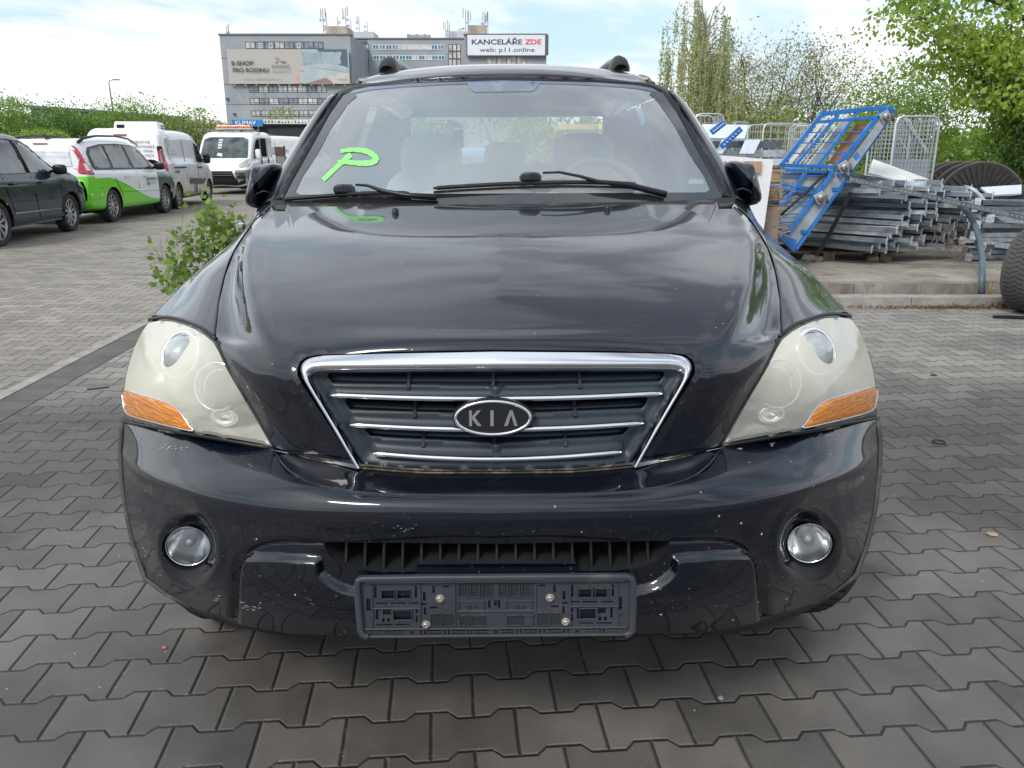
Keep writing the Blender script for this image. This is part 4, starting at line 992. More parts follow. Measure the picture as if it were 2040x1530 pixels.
b.tube([M @ Vector((.195 * math.cos(t), .195 * math.sin(t), 0)) for t in np.linspace(0, 2 * math.pi, 36, endpoint=False)], .016, 10, closed=True)
for t in (0, 180, 270): b.bar(M @ Vector((0, 0, -.02)), M @ Vector((.19 * math.cos(R(t)), .19 * math.sin(R(t)), 0)), .05, .015)
b.lathe([(.07, .01), (.05, .03), (0, .035)], 20, M); b.build('steering_wheel', mat('wheel_grey', (.13, .13, .135), .5), kia, True, auto=40)
b = MB(); cushion(b, 0, 3.36 - Y0, 1.50, .125, .02, .04, 0, 4); b.bar((0, 3.36 - Y0, 1.53), (0, 3.33 - Y0, 1.60), .02, .02); b.build('rear_view_mirror', BLK2, kia, True)
b = MB(); cushion(b, .385, 3.12 - Y0, 1.13, .25, .12, .085, 0, 2.4); b.build('instrument_hood', mat('hood_grey', (.36, .36, .37), .7), kia, True)
b = MB(); cushion(b, -.10, 3.10 - Y0, 1.12, .28, .14, .085, 0, 2.3); b.build('dash_top_pad', MATS['hood_grey'], kia, True)
# ---- wipers
def wp(x, y, off):
    h, n = GW.at(O3, kdir(x - 998, y))
    return h + n * off
def wiper(blade, conn, arm):
    b = MB(); P = [wp(x, y, .016) for x, y in smooth_poly(blade, 6, False)]
    V = []
    n = len(P)
    for i, p in enumerate(P):
        w = .007 if 0 < i < n - 1 else .003
        V += [p + Vector((0, -.004, w)), p + Vector((0, -.014, 0)), p + Vector((0, -.002, -w)), p + Vector((0, .010, -.002))]
    F = [(i * 4 + j, i * 4 + (j + 1) % 4, (i + 1) * 4 + (j + 1) % 4, (i + 1) * 4 + j) for i in range(n - 1) for j in range(4)] + [(0, 1, 2, 3), tuple(range(4 * n - 4, 4 * n))]
    b.add(V, F); w_ = b.build('wiper', BLK, kia, False)
    b = MB(); b.tube([p + Vector((0, .006, -.013)) for p in P], .0045, 6); b.build('wiper_rubber', mat('old_rubber', (.05, .04, .032), .8, dirt=((.2, .14, .09), 40, .5)), w_, True)
    c = wp(conn[0], conn[1], .028); b = MB(); V = []; 
    for k, (z, sx) in enumerate(((-.016, .028), (-.008, .036), (.004, .036), (.013, .028), (.017, .014))):
        for xx, yy in ((-1, .012), (-.86, -.012), (0, -.017), (.86, -.012), (1, .012)): V.append(c + Vector((xx * sx, yy + (.010 if k in (0, 4) else 0), z)))
    F = [(i * 5 + j, i * 5 + j + 1, (i + 1) * 5 + j + 1, (i + 1) * 5 + j) for i in range(4) for j in range(4)] + [(0, 5, 10, 15, 20), (4, 9, 14, 19, 24)]
    b.add(V, F); b.build('wiper_joint', mat('joint_blue_black', (.018, .024, .034), .35), w_, False, bevel=.002)
    b = MB(); A = [wp(x, y, .030 if i < len(arm) - 2 else .018) for i, (x, y, r) in enumerate(arm)]; b.tube(A, [r for _, _, r in arm], 8); b.build('wiper_arm', BLK2, w_, True)
wiper([(862, 381), (950, 376), (1050, 372), (1150, 371), (1243, 374), (1262, 377)], (1053, 366), [(1078, 358, .004), (1110, 357, .004), (1150, 365, .005), (1185, 376, .007), (1240, 382, .010), (1290, 389, .011), (1320, 397, .012)])
wiper([(566, 401), (640, 396), (720, 391), (815, 390)], (687, 387), [(712, 379, .004), (735, 381, .005), (765, 392, .007), (810, 396, .009), (868, 400, .011)])
# ---- mirrors
for s in (-1, 1):
    ol = smooth_poly([(458, 347), (460, 327), (472, 323), (490, 328), (497, 345), (504, 372), (508, 393), (505, 406), (488, 410), (470, 402), (460, 380)], 3)
    n = len(ol); V = []; C = np.mean(np.array(ol), axis=0)
    lay = [(.03, 2.985), (.3, 2.988), (.55, 2.997), (.76, 3.010), (.91, 3.028), (1.0, 3.06), (1.0, 3.12), (.97, 3.16)]
    for k, D in lay:
        for u, y in ol:
            p = K(C[0] + (u - C[0]) * k, C[1] + (y - C[1]) * k, D)
            q = K(u, y, 3.08); c = K(C[0], C[1], 3.08); V.append(Vector((s * (c.x + (q.x - c.x) * k), D - Y0 + abs(q.x - c.x) * .0 + (.06 if q.x < c.x else .0) * k, c.z + (q.z - c.z) * k)))
    F = [(i * n + j, i * n + (j + 1) % n, (i + 1) * n + (j + 1) % n, (i + 1) * n + j) for i in range(len(lay) - 1) for j in range(n)] + [tuple(range(n))]
    mr = link('wing_mirror', V, F, PAINT, kia, True)
    link('mirror_glass', [v + Vector((0, .002, 0)) for v in V[-n:]], [tuple(range(n))], mat('mirror_glass', (.6, .62, .65), .03, 1.0), mr)
    b = MB(); b.bar(K(s * 455, 372, 3.10), K(s * 478, 385, 3.10), .05, .05); b.build('mirror_foot', BLK, mr, bevel=.01)
    b = MB(); P = [K(s * u, y, 3.0) for u, y in ((466, 381), (478, 378), (490, 383), (500, 392), (503, 399))]; b.tube([p + Vector((0, .0, 0)) for p in P], .0035, 6); b.build('mirror_seam', BLK, mr, True)
    b = MB(); b.hexa([K(s * u, y, D) for u, y, D in ((488, 413, 3.04), (505, 409, 3.04), (505, 409, 3.15), (488, 413, 3.15), (488, 409, 3.04), (507, 405, 3.04), (507, 405, 3.15), (488, 409, 3.15))]); b.build('mirror_base', BLK, mr)
# ---- wheels
def wheel(parent, c, r, w, rr, side, spokes=5, rim=None, tread=True, name='wheel', tyre=RUB, steer=0, fast=False):
    """tyre and rim; axle along X, outer face toward side*X"""
    M = Matrix.Translation(c) @ Matrix.Rotation(steer, 4, 'Z') @ Matrix.Rotation(R(90) * side, 4, 'Y')
    h = w / 2; n = 40 if fast else 72
    b = MB(); prof = [(rr, -h * .8), (rr + (r - rr) * .35, -h), (r * .965, -h * .92), (r, -h * .72), (r, h * .72), (r * .965, h * .92), (rr + (r - rr) * .35, h), (rr, h * .8)]
    b.lathe(prof, n, M)
    tr__ = MB()
    if tread and not fast:
        for k in range(56):
            t = 2 * math.pi * k / 56
            for a, d in ((-.62, .45), (-.18, -.45), (.26, .45)):
                p0 = Vector((math.cos(t) * (r + .001), math.sin(t) * (r + .001), a * h)); t2 = t + d * .09; p1 = Vector((math.cos(t2) * (r + .001), math.sin(t2) * (r + .001), (a + .42) * h))
                tr__.bar(M @ p0, M @ p1, .0045, .003, M.to_3x3() @ Vector((math.cos(t), math.sin(t), 0)))
    wh = b.build(name, tyre, parent, True, auto=35)
    if tread and not fast: tr__.build('tread_grooves', DARK, wh)
    wh.name = name
    b = MB(); b.lathe([(rr, -h * .5), (rr * .98, h * .55), (rr * 1.01, h * .8), (rr * .96, h * .82), (rr * .92, h * .5)], n, M)
    for k in range(spokes):
        t = 2 * math.pi * k / spokes; u = Vector((math.cos(t), math.sin(t), 0)); vv = Vector((-math.sin(t), math.cos(t), 0)); ws = rr * (1.25 / spokes)
        q = [u * rr * .16 - vv * ws * .6, u * rr * .16 + vv * ws * .6, u * rr * .95 + vv * ws * .8, u * rr * .95 - vv * ws * .8]
        b.hexa([M @ (p + Vector((0, 0, h * z))) for z, k2 in ((.30, 1), (.62, 1)) for p in q])
    b.lathe([(rr * .2, h * .3), (rr * .2, h * .68), (rr * .1, h * .75), (0, h * .75)], 20, M)
    b.build('rim', rim or mat('alloy', (.48, .48, .5), .3, .85), wh, False)
    b = MB(); b.lathe([(rr * .93, h * .1), (0, h * .1)], 20, M); b.build('brake_disc', DARK, wh)
    return wh
for s in (-1, 1):
    for D in (2.215, 4.925): wheel(kia, (s * .787, D - Y0, .375), .375, .24, .215, s, steer=R(7) if D < 3 else 0)
# ================================================================== ground
def paver_mat(name, rot, base=(.092, .084, .076), L=.2035, P=.142, off=(0, 0), light=(.26, .24, .215)):
    m = bpy.data.materials.new(name); m.use_nodes = True; nt = m.node_tree; b = nt.nodes['Principled BSDF']
    g = nt.nodes.new('ShaderNodeNewGeometry'); v0 = g.outputs['Position']
    v = mapped(nt, v0, rot=(0, 0, -rot), loc=(off[0], off[1], 0)); sx = nt.nodes.new('ShaderNodeSeparateXYZ'); nt.links.new(v, sx.inputs[0])
    wob = tex_noise(nt, 3.0, 3, v0)
    x, y = E(nt, sx.outputs[0]) + (wob - .5) * .012, E(nt, sx.outputs[1]) + (tex_noise(nt, 2.3, 3, mapped(nt, v0, loc=(9, 3, 0))) - .5) * .012
    xs = x / L; ys = y / P
    k0 = (ys + .5).floor(); ph = (xs + k0 * .5 + .5).frac() - .5
    T = ((.25 - ph.abs()) * 18.0).clamp(-1, 1); bb = k0 * P + T * .0125
    dd = y - bb; d1 = dd.abs(); row = k0 + dd.gt(0.0)
    q = xs + row * .5 + .5; d2 = (q.frac() - .5).abs() * -1.0 + .5
    d2 = ((xs + row * .5 + .5).frac() - .5).abs() * L
    bid = (xs + row * .5 + 1.0).floor()
    bid = (xs + row * .5).floor()
    d = d1.min(d2)
    w = nt.nodes.new('ShaderNodeTexWhiteNoise'); w.noise_dimensions = '3D'; nt.links.new(comb(nt, bid, row, 1.0), w.inputs['Vector']); rnd = E(nt, w.outputs['Value'])
    # block shade + grain + stains
    fine = tex_noise(nt, 160, 4, v0, .7); mid = tex_noise(nt, 7, 5, v0, .6); big = tex_noise(nt, .45, 5, v0, .6)
    s1 = (rnd * .42) + (fine * .5) + (mid * .7) + .20
    ns = nt.nodes.new('ShaderNodeVectorMath'); ns.operation = 'SCALE'
    sxw = nt.nodes.new('ShaderNodeSeparateXYZ'); nt.links.new(v0, sxw.inputs[0]); dust_sheen = (E(nt, sxw.outputs[1]) + big * 3.0).smooth(4.8, 8.2)  # colour pales with distance: kerb dust plus painted glancing sheen
    c = mixc(nt, (big.smooth(.4, .65) * .6 + dust_sheen * .7).clamp(), base, light); nt.links.new(c.s, ns.inputs[0]); nt.links.new(s1.s, ns.inputs['Scale'])
    c2 = mixc(nt, tex_noise(nt, 1.3, 5, mapped(nt, v0, loc=(4, 7, 0)), .6).smooth(.60, .72) * .5, E(nt, ns.outputs[0]), (.028, .027, .029))
    grit = tex_noise(nt, 45, 3, v0).smooth(.60, .70) * (1.0 - d.smooth(.002, .012))
    jt = 1.0 - d.smooth(.0012, .0042)
    c3 = mixc(nt, jt * .86, c2, (.022, .019, .016)); c3 = mixc(nt, grit * .35, c3, (.30, .26, .20))
    sp = nt.nodes.new('ShaderNodeTexVoronoi'); sp.inputs['Scale'].default_value = 14; nt.links.new(v0, sp.inputs['Vector'])
    wv = nt.nodes.new('ShaderNodeTexWhiteNoise'); nt.links.new(sp.outputs['Position'], wv.inputs['Vector'])
    c3 = mixc(nt, E(nt, sp.outputs['Distance']).lt(.045) * E(nt, wv.outputs['Value']).gt(.80) * .8, c3, (.42, .40, .36))
    nt.links.new(c3.s, b.inputs['Base Color'])
    nt.links.new(((mid * .25) + .52).s, b.inputs['Roughness']); b.inputs['Specular IOR Level'].default_value = .45
    h = d.smooth(0.0, .0075) + (rnd * .22) + (fine * .06) + (tex_noise(nt, 18, 3, v0) * .12)
    nt.links.new(bump(nt, h, .006), b.inputs['Normal']); return m
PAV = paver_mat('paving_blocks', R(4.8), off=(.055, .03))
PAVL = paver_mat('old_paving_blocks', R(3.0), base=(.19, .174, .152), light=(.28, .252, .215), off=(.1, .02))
def sheet(name, P, z, m, kind='structure', sub=1):
    V = [Vector((x, y, z)) for x, y in P]; return tag(link(name, V, [tuple(range(len(P)))], m), kind=kind)
EARTH = mat('yard_earth', (.17, .155, .13), .95, coord='Object', vscale=.6, var=.35, dirt=((.08, .10, .04), .25, .5))
sheet('ground', [(-900, -200), (900, -200), (900, 1500), (-900, 1500)], -.03, EARTH)
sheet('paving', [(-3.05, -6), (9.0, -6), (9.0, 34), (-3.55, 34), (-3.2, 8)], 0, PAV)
# channel and kerb line running away on the left
CON = mat('old_concrete', (.27, .25, .22), .85, vscale=5, var=.25, bmp=.003, bscale=40, dirt=((.12, .11, .09), 3, .55))
CONL = mat('pale_concrete', (.34, .32, .29), .85, vscale=8, var=.2, bmp=.002, bscale=60, dirt=((.16, .15, .13), 4, .55))
c0 = gd(0, 800); c1 = gd(292, 648)
dirv = Vector((c1.x - c0.x, c1.y - c0.y, 0)).normalized(); nrm = Vector((dirv.y, -dirv.x, 0))
def strip_ln(name, o0, o1, m, z0, z1, length, start=-6, gap=0.0):
    b = MB(); s = start
    while s < 34:
        a = c0 + dirv * s; e = c0 + dirv * (s + length - .006)
        V = [a + nrm * o0, a + nrm * o1, e + nrm * o1, e + nrm * o0]
        b.hexa([Vector((v.x, v.y, -.02)) for v in V] + [Vector((v.x, v.y, z)) for v, z in zip(V, (z0, z1, z1, z0))]); s += length
    return tag(b.build(name, m), kind='structure')
strip_ln('kerb', -.075, .0, CONL, .010, .010, 1.0)
strip_ln('gutter', .0, .20, mat('gutter_concrete', (.125, .115, .105), .8, vscale=5, var=.2, bmp=.002, bscale=50), .006, .003, .5)
lp_ = [c0 + dirv * s - nrm * .07 for s in (-6, 34)]
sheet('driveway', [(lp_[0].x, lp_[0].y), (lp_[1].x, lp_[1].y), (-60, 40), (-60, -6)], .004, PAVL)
# ================================================================== other vehicles (local: +Y is the nose, +X its right side)
def patch(name, g, poly, axis, sign, m, parent, off=.004, step=.07, holes=(), solid=0, build=True):
    off = off * 1.6 + .004; step = min(step, .05)
    """a piece laid on a body: polygon in (y,z) for the sides or (x,z) for nose and tail"""
    V2, F = cdt(poly, list(holes), step); V = []
    for a, z in V2:
        if axis == 'x': o = Vector((3 * sign, a, z)); d = Vector((-sign, 0, 0))
        else: o = Vector((a, 6 * sign, z)); d = Vector((0, -sign, 0))
        h, n = g.cast(o, d)
        if h is None: h, n = g.near(o + d * (2.1 if axis == 'x' else 3.7), d)
        V.append(h - d * off)
    ref = Vector((sign, 0, 0)) if axis == 'x' else Vector((0, sign, 0)); G = []
    for f in F:
        a, b, c = (V[i] for i in f); G.append(f if (b - a).cross(c - a).dot(ref) > 0 else tuple(reversed(f)))
    if not build: return V, G
    return link(name, V, G, m, parent, True, solid=solid)
def body(st, w, wt, wheels, root, m, arch=.37, name='body', nv=120, nu=56, round_=.05):
    net = []
    for q in st:
        y, zl, zb, zt = q[:4]; ww = w * (q[4] if len(q) > 4 else 1); wtt = (wt if zt - zb > .12 else ww * .93) * (q[5] if len(q) > 5 else 1)
        gh = zt - zb
        net.append([Vector(p) for p in ((0, y, zl), (ww * .8, y, zl), (ww * .97, y, zl + .05), (ww, y, zl + (zb - zl) * .35), (ww * 1.0, y, zl + (zb - zl) * .7), (ww * .985, y, zb - .05), (ww * .96, y, zb),
                    (ww * .96 + (wtt - ww * .96) * .5, y, zb + gh * .5), (wtt + (.015 if gh > .12 else 0), y, zt - min(.09, gh * .3)), (wtt * .93, y, zt - min(.03, gh * .12)), (wtt * .6, y, zt - .005), (0, y, zt))])
    V, F = gridmesh(surf(net, nv, nu)); F = [f[::-1] for f in F]
    V, F = mirror_vf(V, F, 1e-4); g = Guide(V, F)
    V2 = [v.copy() for v in V]; keep = set(range(len(F)))
    for wy_, r in wheels:
        inn = [abs(v.x) > w * .70 and math.hypot(v.y - wy_, v.z - .33) < r for v in V2]
        keep -= {k for k in keep if all(inn[i] for i in F[k])}
        for i, v in enumerate(V2):
            if inn[i]:
                dy, dz = v.y - wy_, v.z - .33
                if dz < 0: V2[i] = Vector((v.x, wy_ + math.copysign(math.sqrt(max(r * r - dz * dz, 0)), dy), v.z))
                else: L = math.hypot(dy, dz) or 1; V2[i] = Vector((v.x, wy_ + dy / L * r, .33 + dz / L * r))
    F2 = [F[k] for k in sorted(keep)]
    o = link(name, V2, F2, m, root, True, auto=50)
    b = MB(); x = w * .72
    for wy_, r in wheels:
        for s in (-1, 1):
            V = []; n = 14
            for k in range(n + 1):
                a = R(-10 + 200 * k / n)
                V += [Vector((s * xx, wy_ + math.cos(a) * (r + .005), .33 + math.sin(a) * (r + .005))) for xx in (w * .98, w * .5)]
            b.add(V, [(2 * k, 2 * k + 1, 2 * k + 3, 2 * k + 2) for k in range(n)])
    b.box((-w * .74, st[0][0] + .25, .22), (w * .74, st[-1][0] - .3, .45))
    b.build('chassis', DARK, root)
    return o, g
VGL = mat('vehicle_glass', (.030, .040, .042), .06, spec=1.0, coat=1.0, var=.5, vscale=2.5)
VGL2 = mat('bright_vehicle_glass', (.055, .08, .08), .08, spec=.6, coat=.4, var=.8, vscale=2.6)
ALLOY = mat('alloy', (.48, .48, .5), .3, .85)
STEEL = mat('dirty_hubcap', (.34, .31, .26), .6, .1, dirt=((.20, .16, .11), 9, .45))
def vmat(name, col, dirt=None, rough=.3, coat=.8, lowdirt=None):
    m = mat(name, col, rough, 0, coat, var=.04, dirt=dirt)
    if lowdirt:
        nt = m.node_tree; b = nt.nodes['Principled BSDF']; old = b.inputs['Base Color'].links[0].from_socket
        tc = nt.nodes.new('ShaderNodeTexCoord'); sx = nt.nodes.new('ShaderNodeSeparateXYZ'); nt.links.new(tc.outputs['Object'], sx.inputs[0])
        z = E(nt, sx.outputs[2]) + (tex_noise(nt, 3, 5, tc.outputs['Object']) - .5) * .5
        nt.links.new(mixc(nt, (1.0 - z.smooth(lowdirt[1] * .4, lowdirt[1])) * lowdirt[2], E(nt, old), lowdirt[0]).s, b.inputs['Base Color'])
    return m
def wheels4(root, w, ys, r, rr, rim, spokes=5, wd=.2):
    for y in ys:
        for s in (-1, 1): wheel(root, (s * (w - wd * .5 - .02), y, r), r, wd, rr, s, spokes, rim, tread=False)
def mirror_(root, x, y, z, m, s=1, h=.17, wd=.22):
    b = MB(); cushion(b, s * (x + wd * .5), y, z, wd * .5, .07, h * .5, 0, 3.5, 14, 8); b.bar((s * (x - .04), y, z - .03), (s * (x + .06), y, z - .03), .04, .04); b.build('wing_mirror', m, root, True)
def ribbon(g, pts, r, axis='x', sign=1, off=.004):
    out = []
    for a, z in pts:
        o = Vector((3 * sign, a, z)) if axis == 'x' else Vector((a, 6 * sign, z)); d = Vector((-sign, 0, 0)) if axis == 'x' else Vector((0, -sign, 0))
        h, n = g.cast(o, d); h = h if h is not None else g.near(o + d * 2.1, d)[0]; out.append(h - d * off)
    b = MB(); b.tube(out, r, 5); return b
# ---- 1 dark hatchback-like SUV at the left edge
p_r, p_f = gd(3, 490), gd(133, 462)
def place_by_wheels(pr, pf, w, wr, wf):
    """root location and heading from the contact points of the right wheels"""
    d = (pf - pr); d.z = 0; u = d.normalized(); rgt = Vector((u.y, -u.x, 0)); k = (wf - wr) / d.length
    mid = (pr + pf) / 2; c = mid - rgt * (w - .12) - u * ((wr + wf) / 2); ang = math.atan2(u.y, u.x) - math.pi / 2
    return (c.x, c.y, 0), ang
loc, ang = place_by_wheels(p_r, p_f, .92, -1.30, 1.31)
car1 = empty('parked_car', loc, ang, 'dark slate crossover cut by the left edge, nearest of the cars along the hedge', 'car', 'vehicles parked along the hedge')
SL = vmat('slate_paint', (.006, .017, .036), coat=1.0)
bo, g1 = body([(-2.10, .5, .85, .9, .9), (-2.02, .36, 1.0, 1.28, .95), (-1.75, .3, 1.03, 1.52), (-1.2, .26, 1.02, 1.62), (-.3, .24, 1.0, 1.66), (.30, .24, .99, 1.62), (.75, .24, 1.0, 1.43), (1.12, .24, 1.02, 1.20), (1.32, .25, 1.0, 1.09), (1.6, .26, .97, 1.03), (1.95, .28, .86, .93, .96), (2.18, .32, .70, .76, .90), (2.26, .4, .55, .6, .85)], .92, .66, [(-1.30, .385), (1.31, .385)], car1, SL)
DA = {'x': 1}
for nm, P in (('front_window', [(-.02, 1.06), (.98, 1.07), (.80, 1.20), (.42, 1.44), (.18, 1.52), (-.06, 1.545)]), ('rear_window', [(-1.02, 1.06), (-.16, 1.06), (-.20, 1.55), (-.6, 1.56), (-1.02, 1.53)]), ('quarter_window', [(-1.7, 1.14), (-1.14, 1.07), (-1.14, 1.51), (-1.45, 1.44)])):
    for s in (1, -1): patch(nm, g1, P, 'x', s, VGL2, car1, .006)
patch('windscreen', g1, [(-.68, 1.12), (.68, 1.12), (.58, 1.50), (-.58, 1.50)], 'y', 1, VGL, car1, .006)
b = ribbon(g1, [(1.02, 1.08), (.8, 1.235), (.42, 1.475), (.15, 1.56), (-.3, 1.59), (-1.0, 1.58), (-1.5, 1.49)], .018); b.build('window_trim', mat('satin_trim', (.35, .36, .38), .3, .8), car1, True)
ribbon(g1, [(-.10, 1.06), (-.13, 1.56)], .03).build('door_pillar', BLK2, car1, True)
b = ribbon(g1, [(-.08, 1.0), (-.06, .7), (.0, .35)], .006); b2 = ribbon(g1, [(-1.02, 1.0), (-1.0, .8), (-.85, .5)], .006); b3 = ribbon(g1, [(1.0, 1.02), (.97, .8), (.93, .35)], .006)
b.build('door_gap', DARK, car1); b2.build('door_gap', DARK, car1); b3.build('door_gap', DARK, car1)
ribbon(g1, [(-.85, .46), (.85, .44)], .012).build('door_moulding', mat('satin_trim', (.35, .36, .38)), car1, True)
ribbon(g1, [(-.9, .27), (.93, .27)], .03, off=-.01).build('sill', mat('sill_grey', (.16, .16, .165), .5), car1, True)
for y in (-.85, .12):
    b = MB(); b.bar((.945, y, .90), (.945, y + .19, .91), .025, .035); b.build('door_handle', SL, car1, bevel=.008)
b = ribbon(g1, [(1.31 + math.cos(R(a)) * .40, .33 + math.sin(R(a)) * .40) for a in range(-5, 186, 12)], .028, off=-.006); b.build('wheel_arch_trim', BLK, car1, True)
mirror_(car1, .90, .78, 1.10, BLK2); mirror_(car1, .90, .78, 1.10, BLK2, -1)
patch('headlight', g1, [(1.72, .80), (2.05, .72), (2.0, .84), (1.78, .92)], 'x', 1, mat('lamp_clear', (.5, .52, .54), .12, .3, coat=1), car1, .004)
wheels4(car1, .92, (-1.30, 1.31), .335, .235, ALLOY, 10)
V, F = text_mesh('ASI', 1, .02); V3 = []
for a, z in V:
    yy = -.95 + a * .30; z2 = 1.15 + z * .36; h, n = g1.cast(Vector((3, yy, z2)), Vector((-1, 0, 0))); V3.append((h or Vector((.8, yy, z2))) + Vector((.012, 0, 0)))
link('yellow_writing', V3, F, mat('yellow_marker', (.65, .66, .05), .6), car1)
SL.node_tree.nodes['Principled BSDF'].inputs['Specular IOR Level'].default_value = .15; SL.node_tree.nodes['Principled BSDF'].inputs['Coat Weight'].default_value = .7
# ---- 2 white and green people carrier
loc, ang = place_by_wheels(gd(218, 443), gd(330, 424), .91, -1.30, 1.43)
car2 = empty('people_carrier', loc, ang, 'white people carrier with bright green lower body and one grey front wing', 'car', 'vehicles parked along the hedge')
m = bpy.data.materials.new('white_green_paint'); m.use_nodes = True; nt = m.node_tree; b_ = nt.nodes['Principled BSDF']
tc = nt.nodes.new('ShaderNodeTexCoord'); sx = nt.nodes.new('ShaderNodeSeparateXYZ'); nt.links.new(tc.outputs['Object'], sx.inputs[0])
X, Y, Z = (E(nt, sx.outputs[i]) for i in range(3))
zb = (1.0 - Y.smooth(-1.55, .95)) * .52 + .38 + (Y.lt(-2.0) * (.04 + .0))
gm_ = (Z - zb).lt(0.0)
c = mixc(nt, gm_, (.86, .87, .88), (.16, .66, .012)); c = mixc(nt, Y.gt(1.02) * X.gt(.3) * Z.lt(.98), c, (.045, .065, .10))
nt.links.new(c.s, b_.inputs['Base Color']); b_.inputs['Roughness'].default_value = .3; b_.inputs['Coat Weight'].default_value = .8
WG = m
bo, g2 = body([(-2.29, .42, .80, .86, .93), (-2.25, .34, .95, 1.15, .97), (-2.17, .30, 1.05, 1.48, .985), (-2.0, .28, 1.06, 1.60), (-1.5, .25, 1.05, 1.65), (-.6, .24, 1.03, 1.68), (.3, .24, 1.02, 1.63), (.75, .24, 1.01, 1.50), (1.15, .24, 1.0, 1.27), (1.5, .24, .98, 1.07), (1.8, .26, .92, .99), (2.1, .3, .80, .85, .95), (2.28, .36, .62, .66, .88), (2.33, .45, .52, .54, .85)], .91, .66, [(-1.30, .385), (1.43, .385)], car2, WG)
SW = [(-1.98, 1.10), (-1.9, 1.06), (.95, 1.04), (1.32, 1.06), (1.15, 1.20), (.78, 1.43), (.35, 1.545), (-.4, 1.58), (-1.2, 1.56), (-1.78, 1.49), (-1.93, 1.38)]
for s in (1, -1): patch('window_surround', g2, SW, 'x', s, BLK2, car2, .004)
for nm, P in (('quarter_window', [(-1.86, 1.10), (-1.16, 1.09), (-1.22, 1.52), (-1.72, 1.46), (-1.86, 1.36)]), ('rear_window', [(-1.08, 1.09), (-.22, 1.08), (-.30, 1.545), (-1.1, 1.53)]), ('front_window', [(-.10, 1.08), (.78, 1.08), (.74, 1.18), (.45, 1.46), (.25, 1.525), (-.18, 1.545)]), ('front_quarter_light', [(.88, 1.08), (1.2, 1.09), (1.08, 1.2), (.80, 1.38)])):
    for s in (1, -1): patch(nm, g2, P, 'x', s, VGL2, car2, .008)
LRD = mat('tail_red', (.55, .035, .05), .15, coat=1, var=.25, vscale=14); LWH = mat('tail_white', (.75, .68, .68), .2, coat=1)
P = [(-2.26, .98), (-2.02, .97), (-2.05, 1.12), (-2.13, 1.22), (-2.10, 1.52), (-2.2, 1.52), (-2.25, 1.2)]
for s in (1, -1):
    tl = patch('tail_light', g2, P, 'x', s, LRD, car2, .010, .04); patch('tail_light_reverse', g2, [(-2.215, 1.05), (-2.11, 1.05), (-2.12, 1.2), (-2.2, 1.18)], 'x', s, LWH, tl, .014)
    ps = [(s * .87, 1.0), (s * .73, 1.0), (s * .73, 1.1), (s * .76, 1.25), (s * .74, 1.5), (s * .80, 1.5), (s * .85, 1.25)]
    patch('tail_light_wrap', g2, ps, 'y', -1, LRD, tl, .012, .03)
patch('rear_glass_cover', g2, [(-.62, 1.13), (.62, 1.13), (.56, 1.52), (-.56, 1.52)], 'y', -1, mat('white_film', (.74, .75, .77), .25, coat=.6), car2, .006)
patch('brake_light', g2, [(-.14, 1.545), (.14, 1.545), (.14, 1.565), (-.14, 1.565)], 'y', -1, mat('deep_red', (.20, .02, .02), .3), car2, .02, .05)
blocks('tailgate_handle', BLK2, car2, ((-.3, -2.33, 1.035), (.30, -2.27, 1.06)))
TXG = mat('faded_text', (.42, .43, .45), .6)
for txt, z, w in (('BEZPEČNOST DAVU', 1.38, .95), ('NA VEŘEJNÝCH AKCÍCH', 1.30, 1.05), ('BEZPEČNOST', 1.17, .62)): text_on('rear_lettering', txt, TXG, car2, (-w / 2, -2.19 - (1.45 - z) * .35, z), (1, 0, 0), (0, .25, 1), w, .036, off=.03)
for x in (-.5, .5):
    b = ribbon(g2, [(-2.16, .62), (-2.1, .6)], .01)
ribbon(g2, [(-.05, 1.0), (-.04, .7), (.0, .3)], .005).build('door_gap', DARK, car2); ribbon(g2, [(-1.12, 1.03), (-1.12, .85), (-.92, .6), (-.85, .3)], .005).build('door_gap', DARK, car2); ribbon(g2, [(1.02, 1.0), (1.02, .3)], .005).build('door_gap', DARK, car2)
ribbon(g2, [(-.8, .62), (.95, .57)], .014).build('door_moulding', WG, car2, True)
patch('bumper_step', g2, [(-2.28, .50), (-1.78, .52), (-1.78, .60), (-2.28, .62)], 'x', 1, WG, car2, .02, .06)
ribbon(g2, [(-2.27, .70), (-1.75, .71)], .006).build('bumper_gap', DARK, car2)
for y in (-.70, .22):
    b = MB(); b.bar((.93, y, .90), (.93, y + .2, .905), .022, .03); b.build('door_handle', mat('handle_white', (.7, .7, .7), .4), car2, bevel=.006)
text_on('door_lettering', 'CROWD', mat('text_black', (.02, .02, .022), .5), car2, (.935, .52, .80), (0, 1, 0), (0, 0, 1), .38, .062, .02)
text_on('door_lettering', 'SAFETY', mat('text_green', (.16, .42, .05), .5), car2, (.935, .55, .715), (0, 1, 0), (0, 0, 1), .34, .05, .01)
b = MB()
for k, (z, a0_) in enumerate(((.855, .34), (.825, .38), (.795, .34), (.755, .38), (.73, .36), (.705, .39))): b.box((.93, a0_, z - .008), (.934, .50, z + .004))
b.build('door_stripes', MATS['text_black'], car2)
for s in (1, -1):
    b = MB(); b.tube([(s * .66, -1.98, 1.585), (s * .655, -1.75, 1.665), (s * .65, -1.2, 1.72), (s * .645, -.3, 1.735), (s * .64, .3, 1.69), (s * .64, .75, 1.56)], [.03, .03, .022, .02, .02, .012], 8); b.build('roof_rail', BLK2, car2, True)
mirror_(car2, .88, .98, 1.10, BLK2); mirror_(car2, .88, .98, 1.10, BLK2, -1)
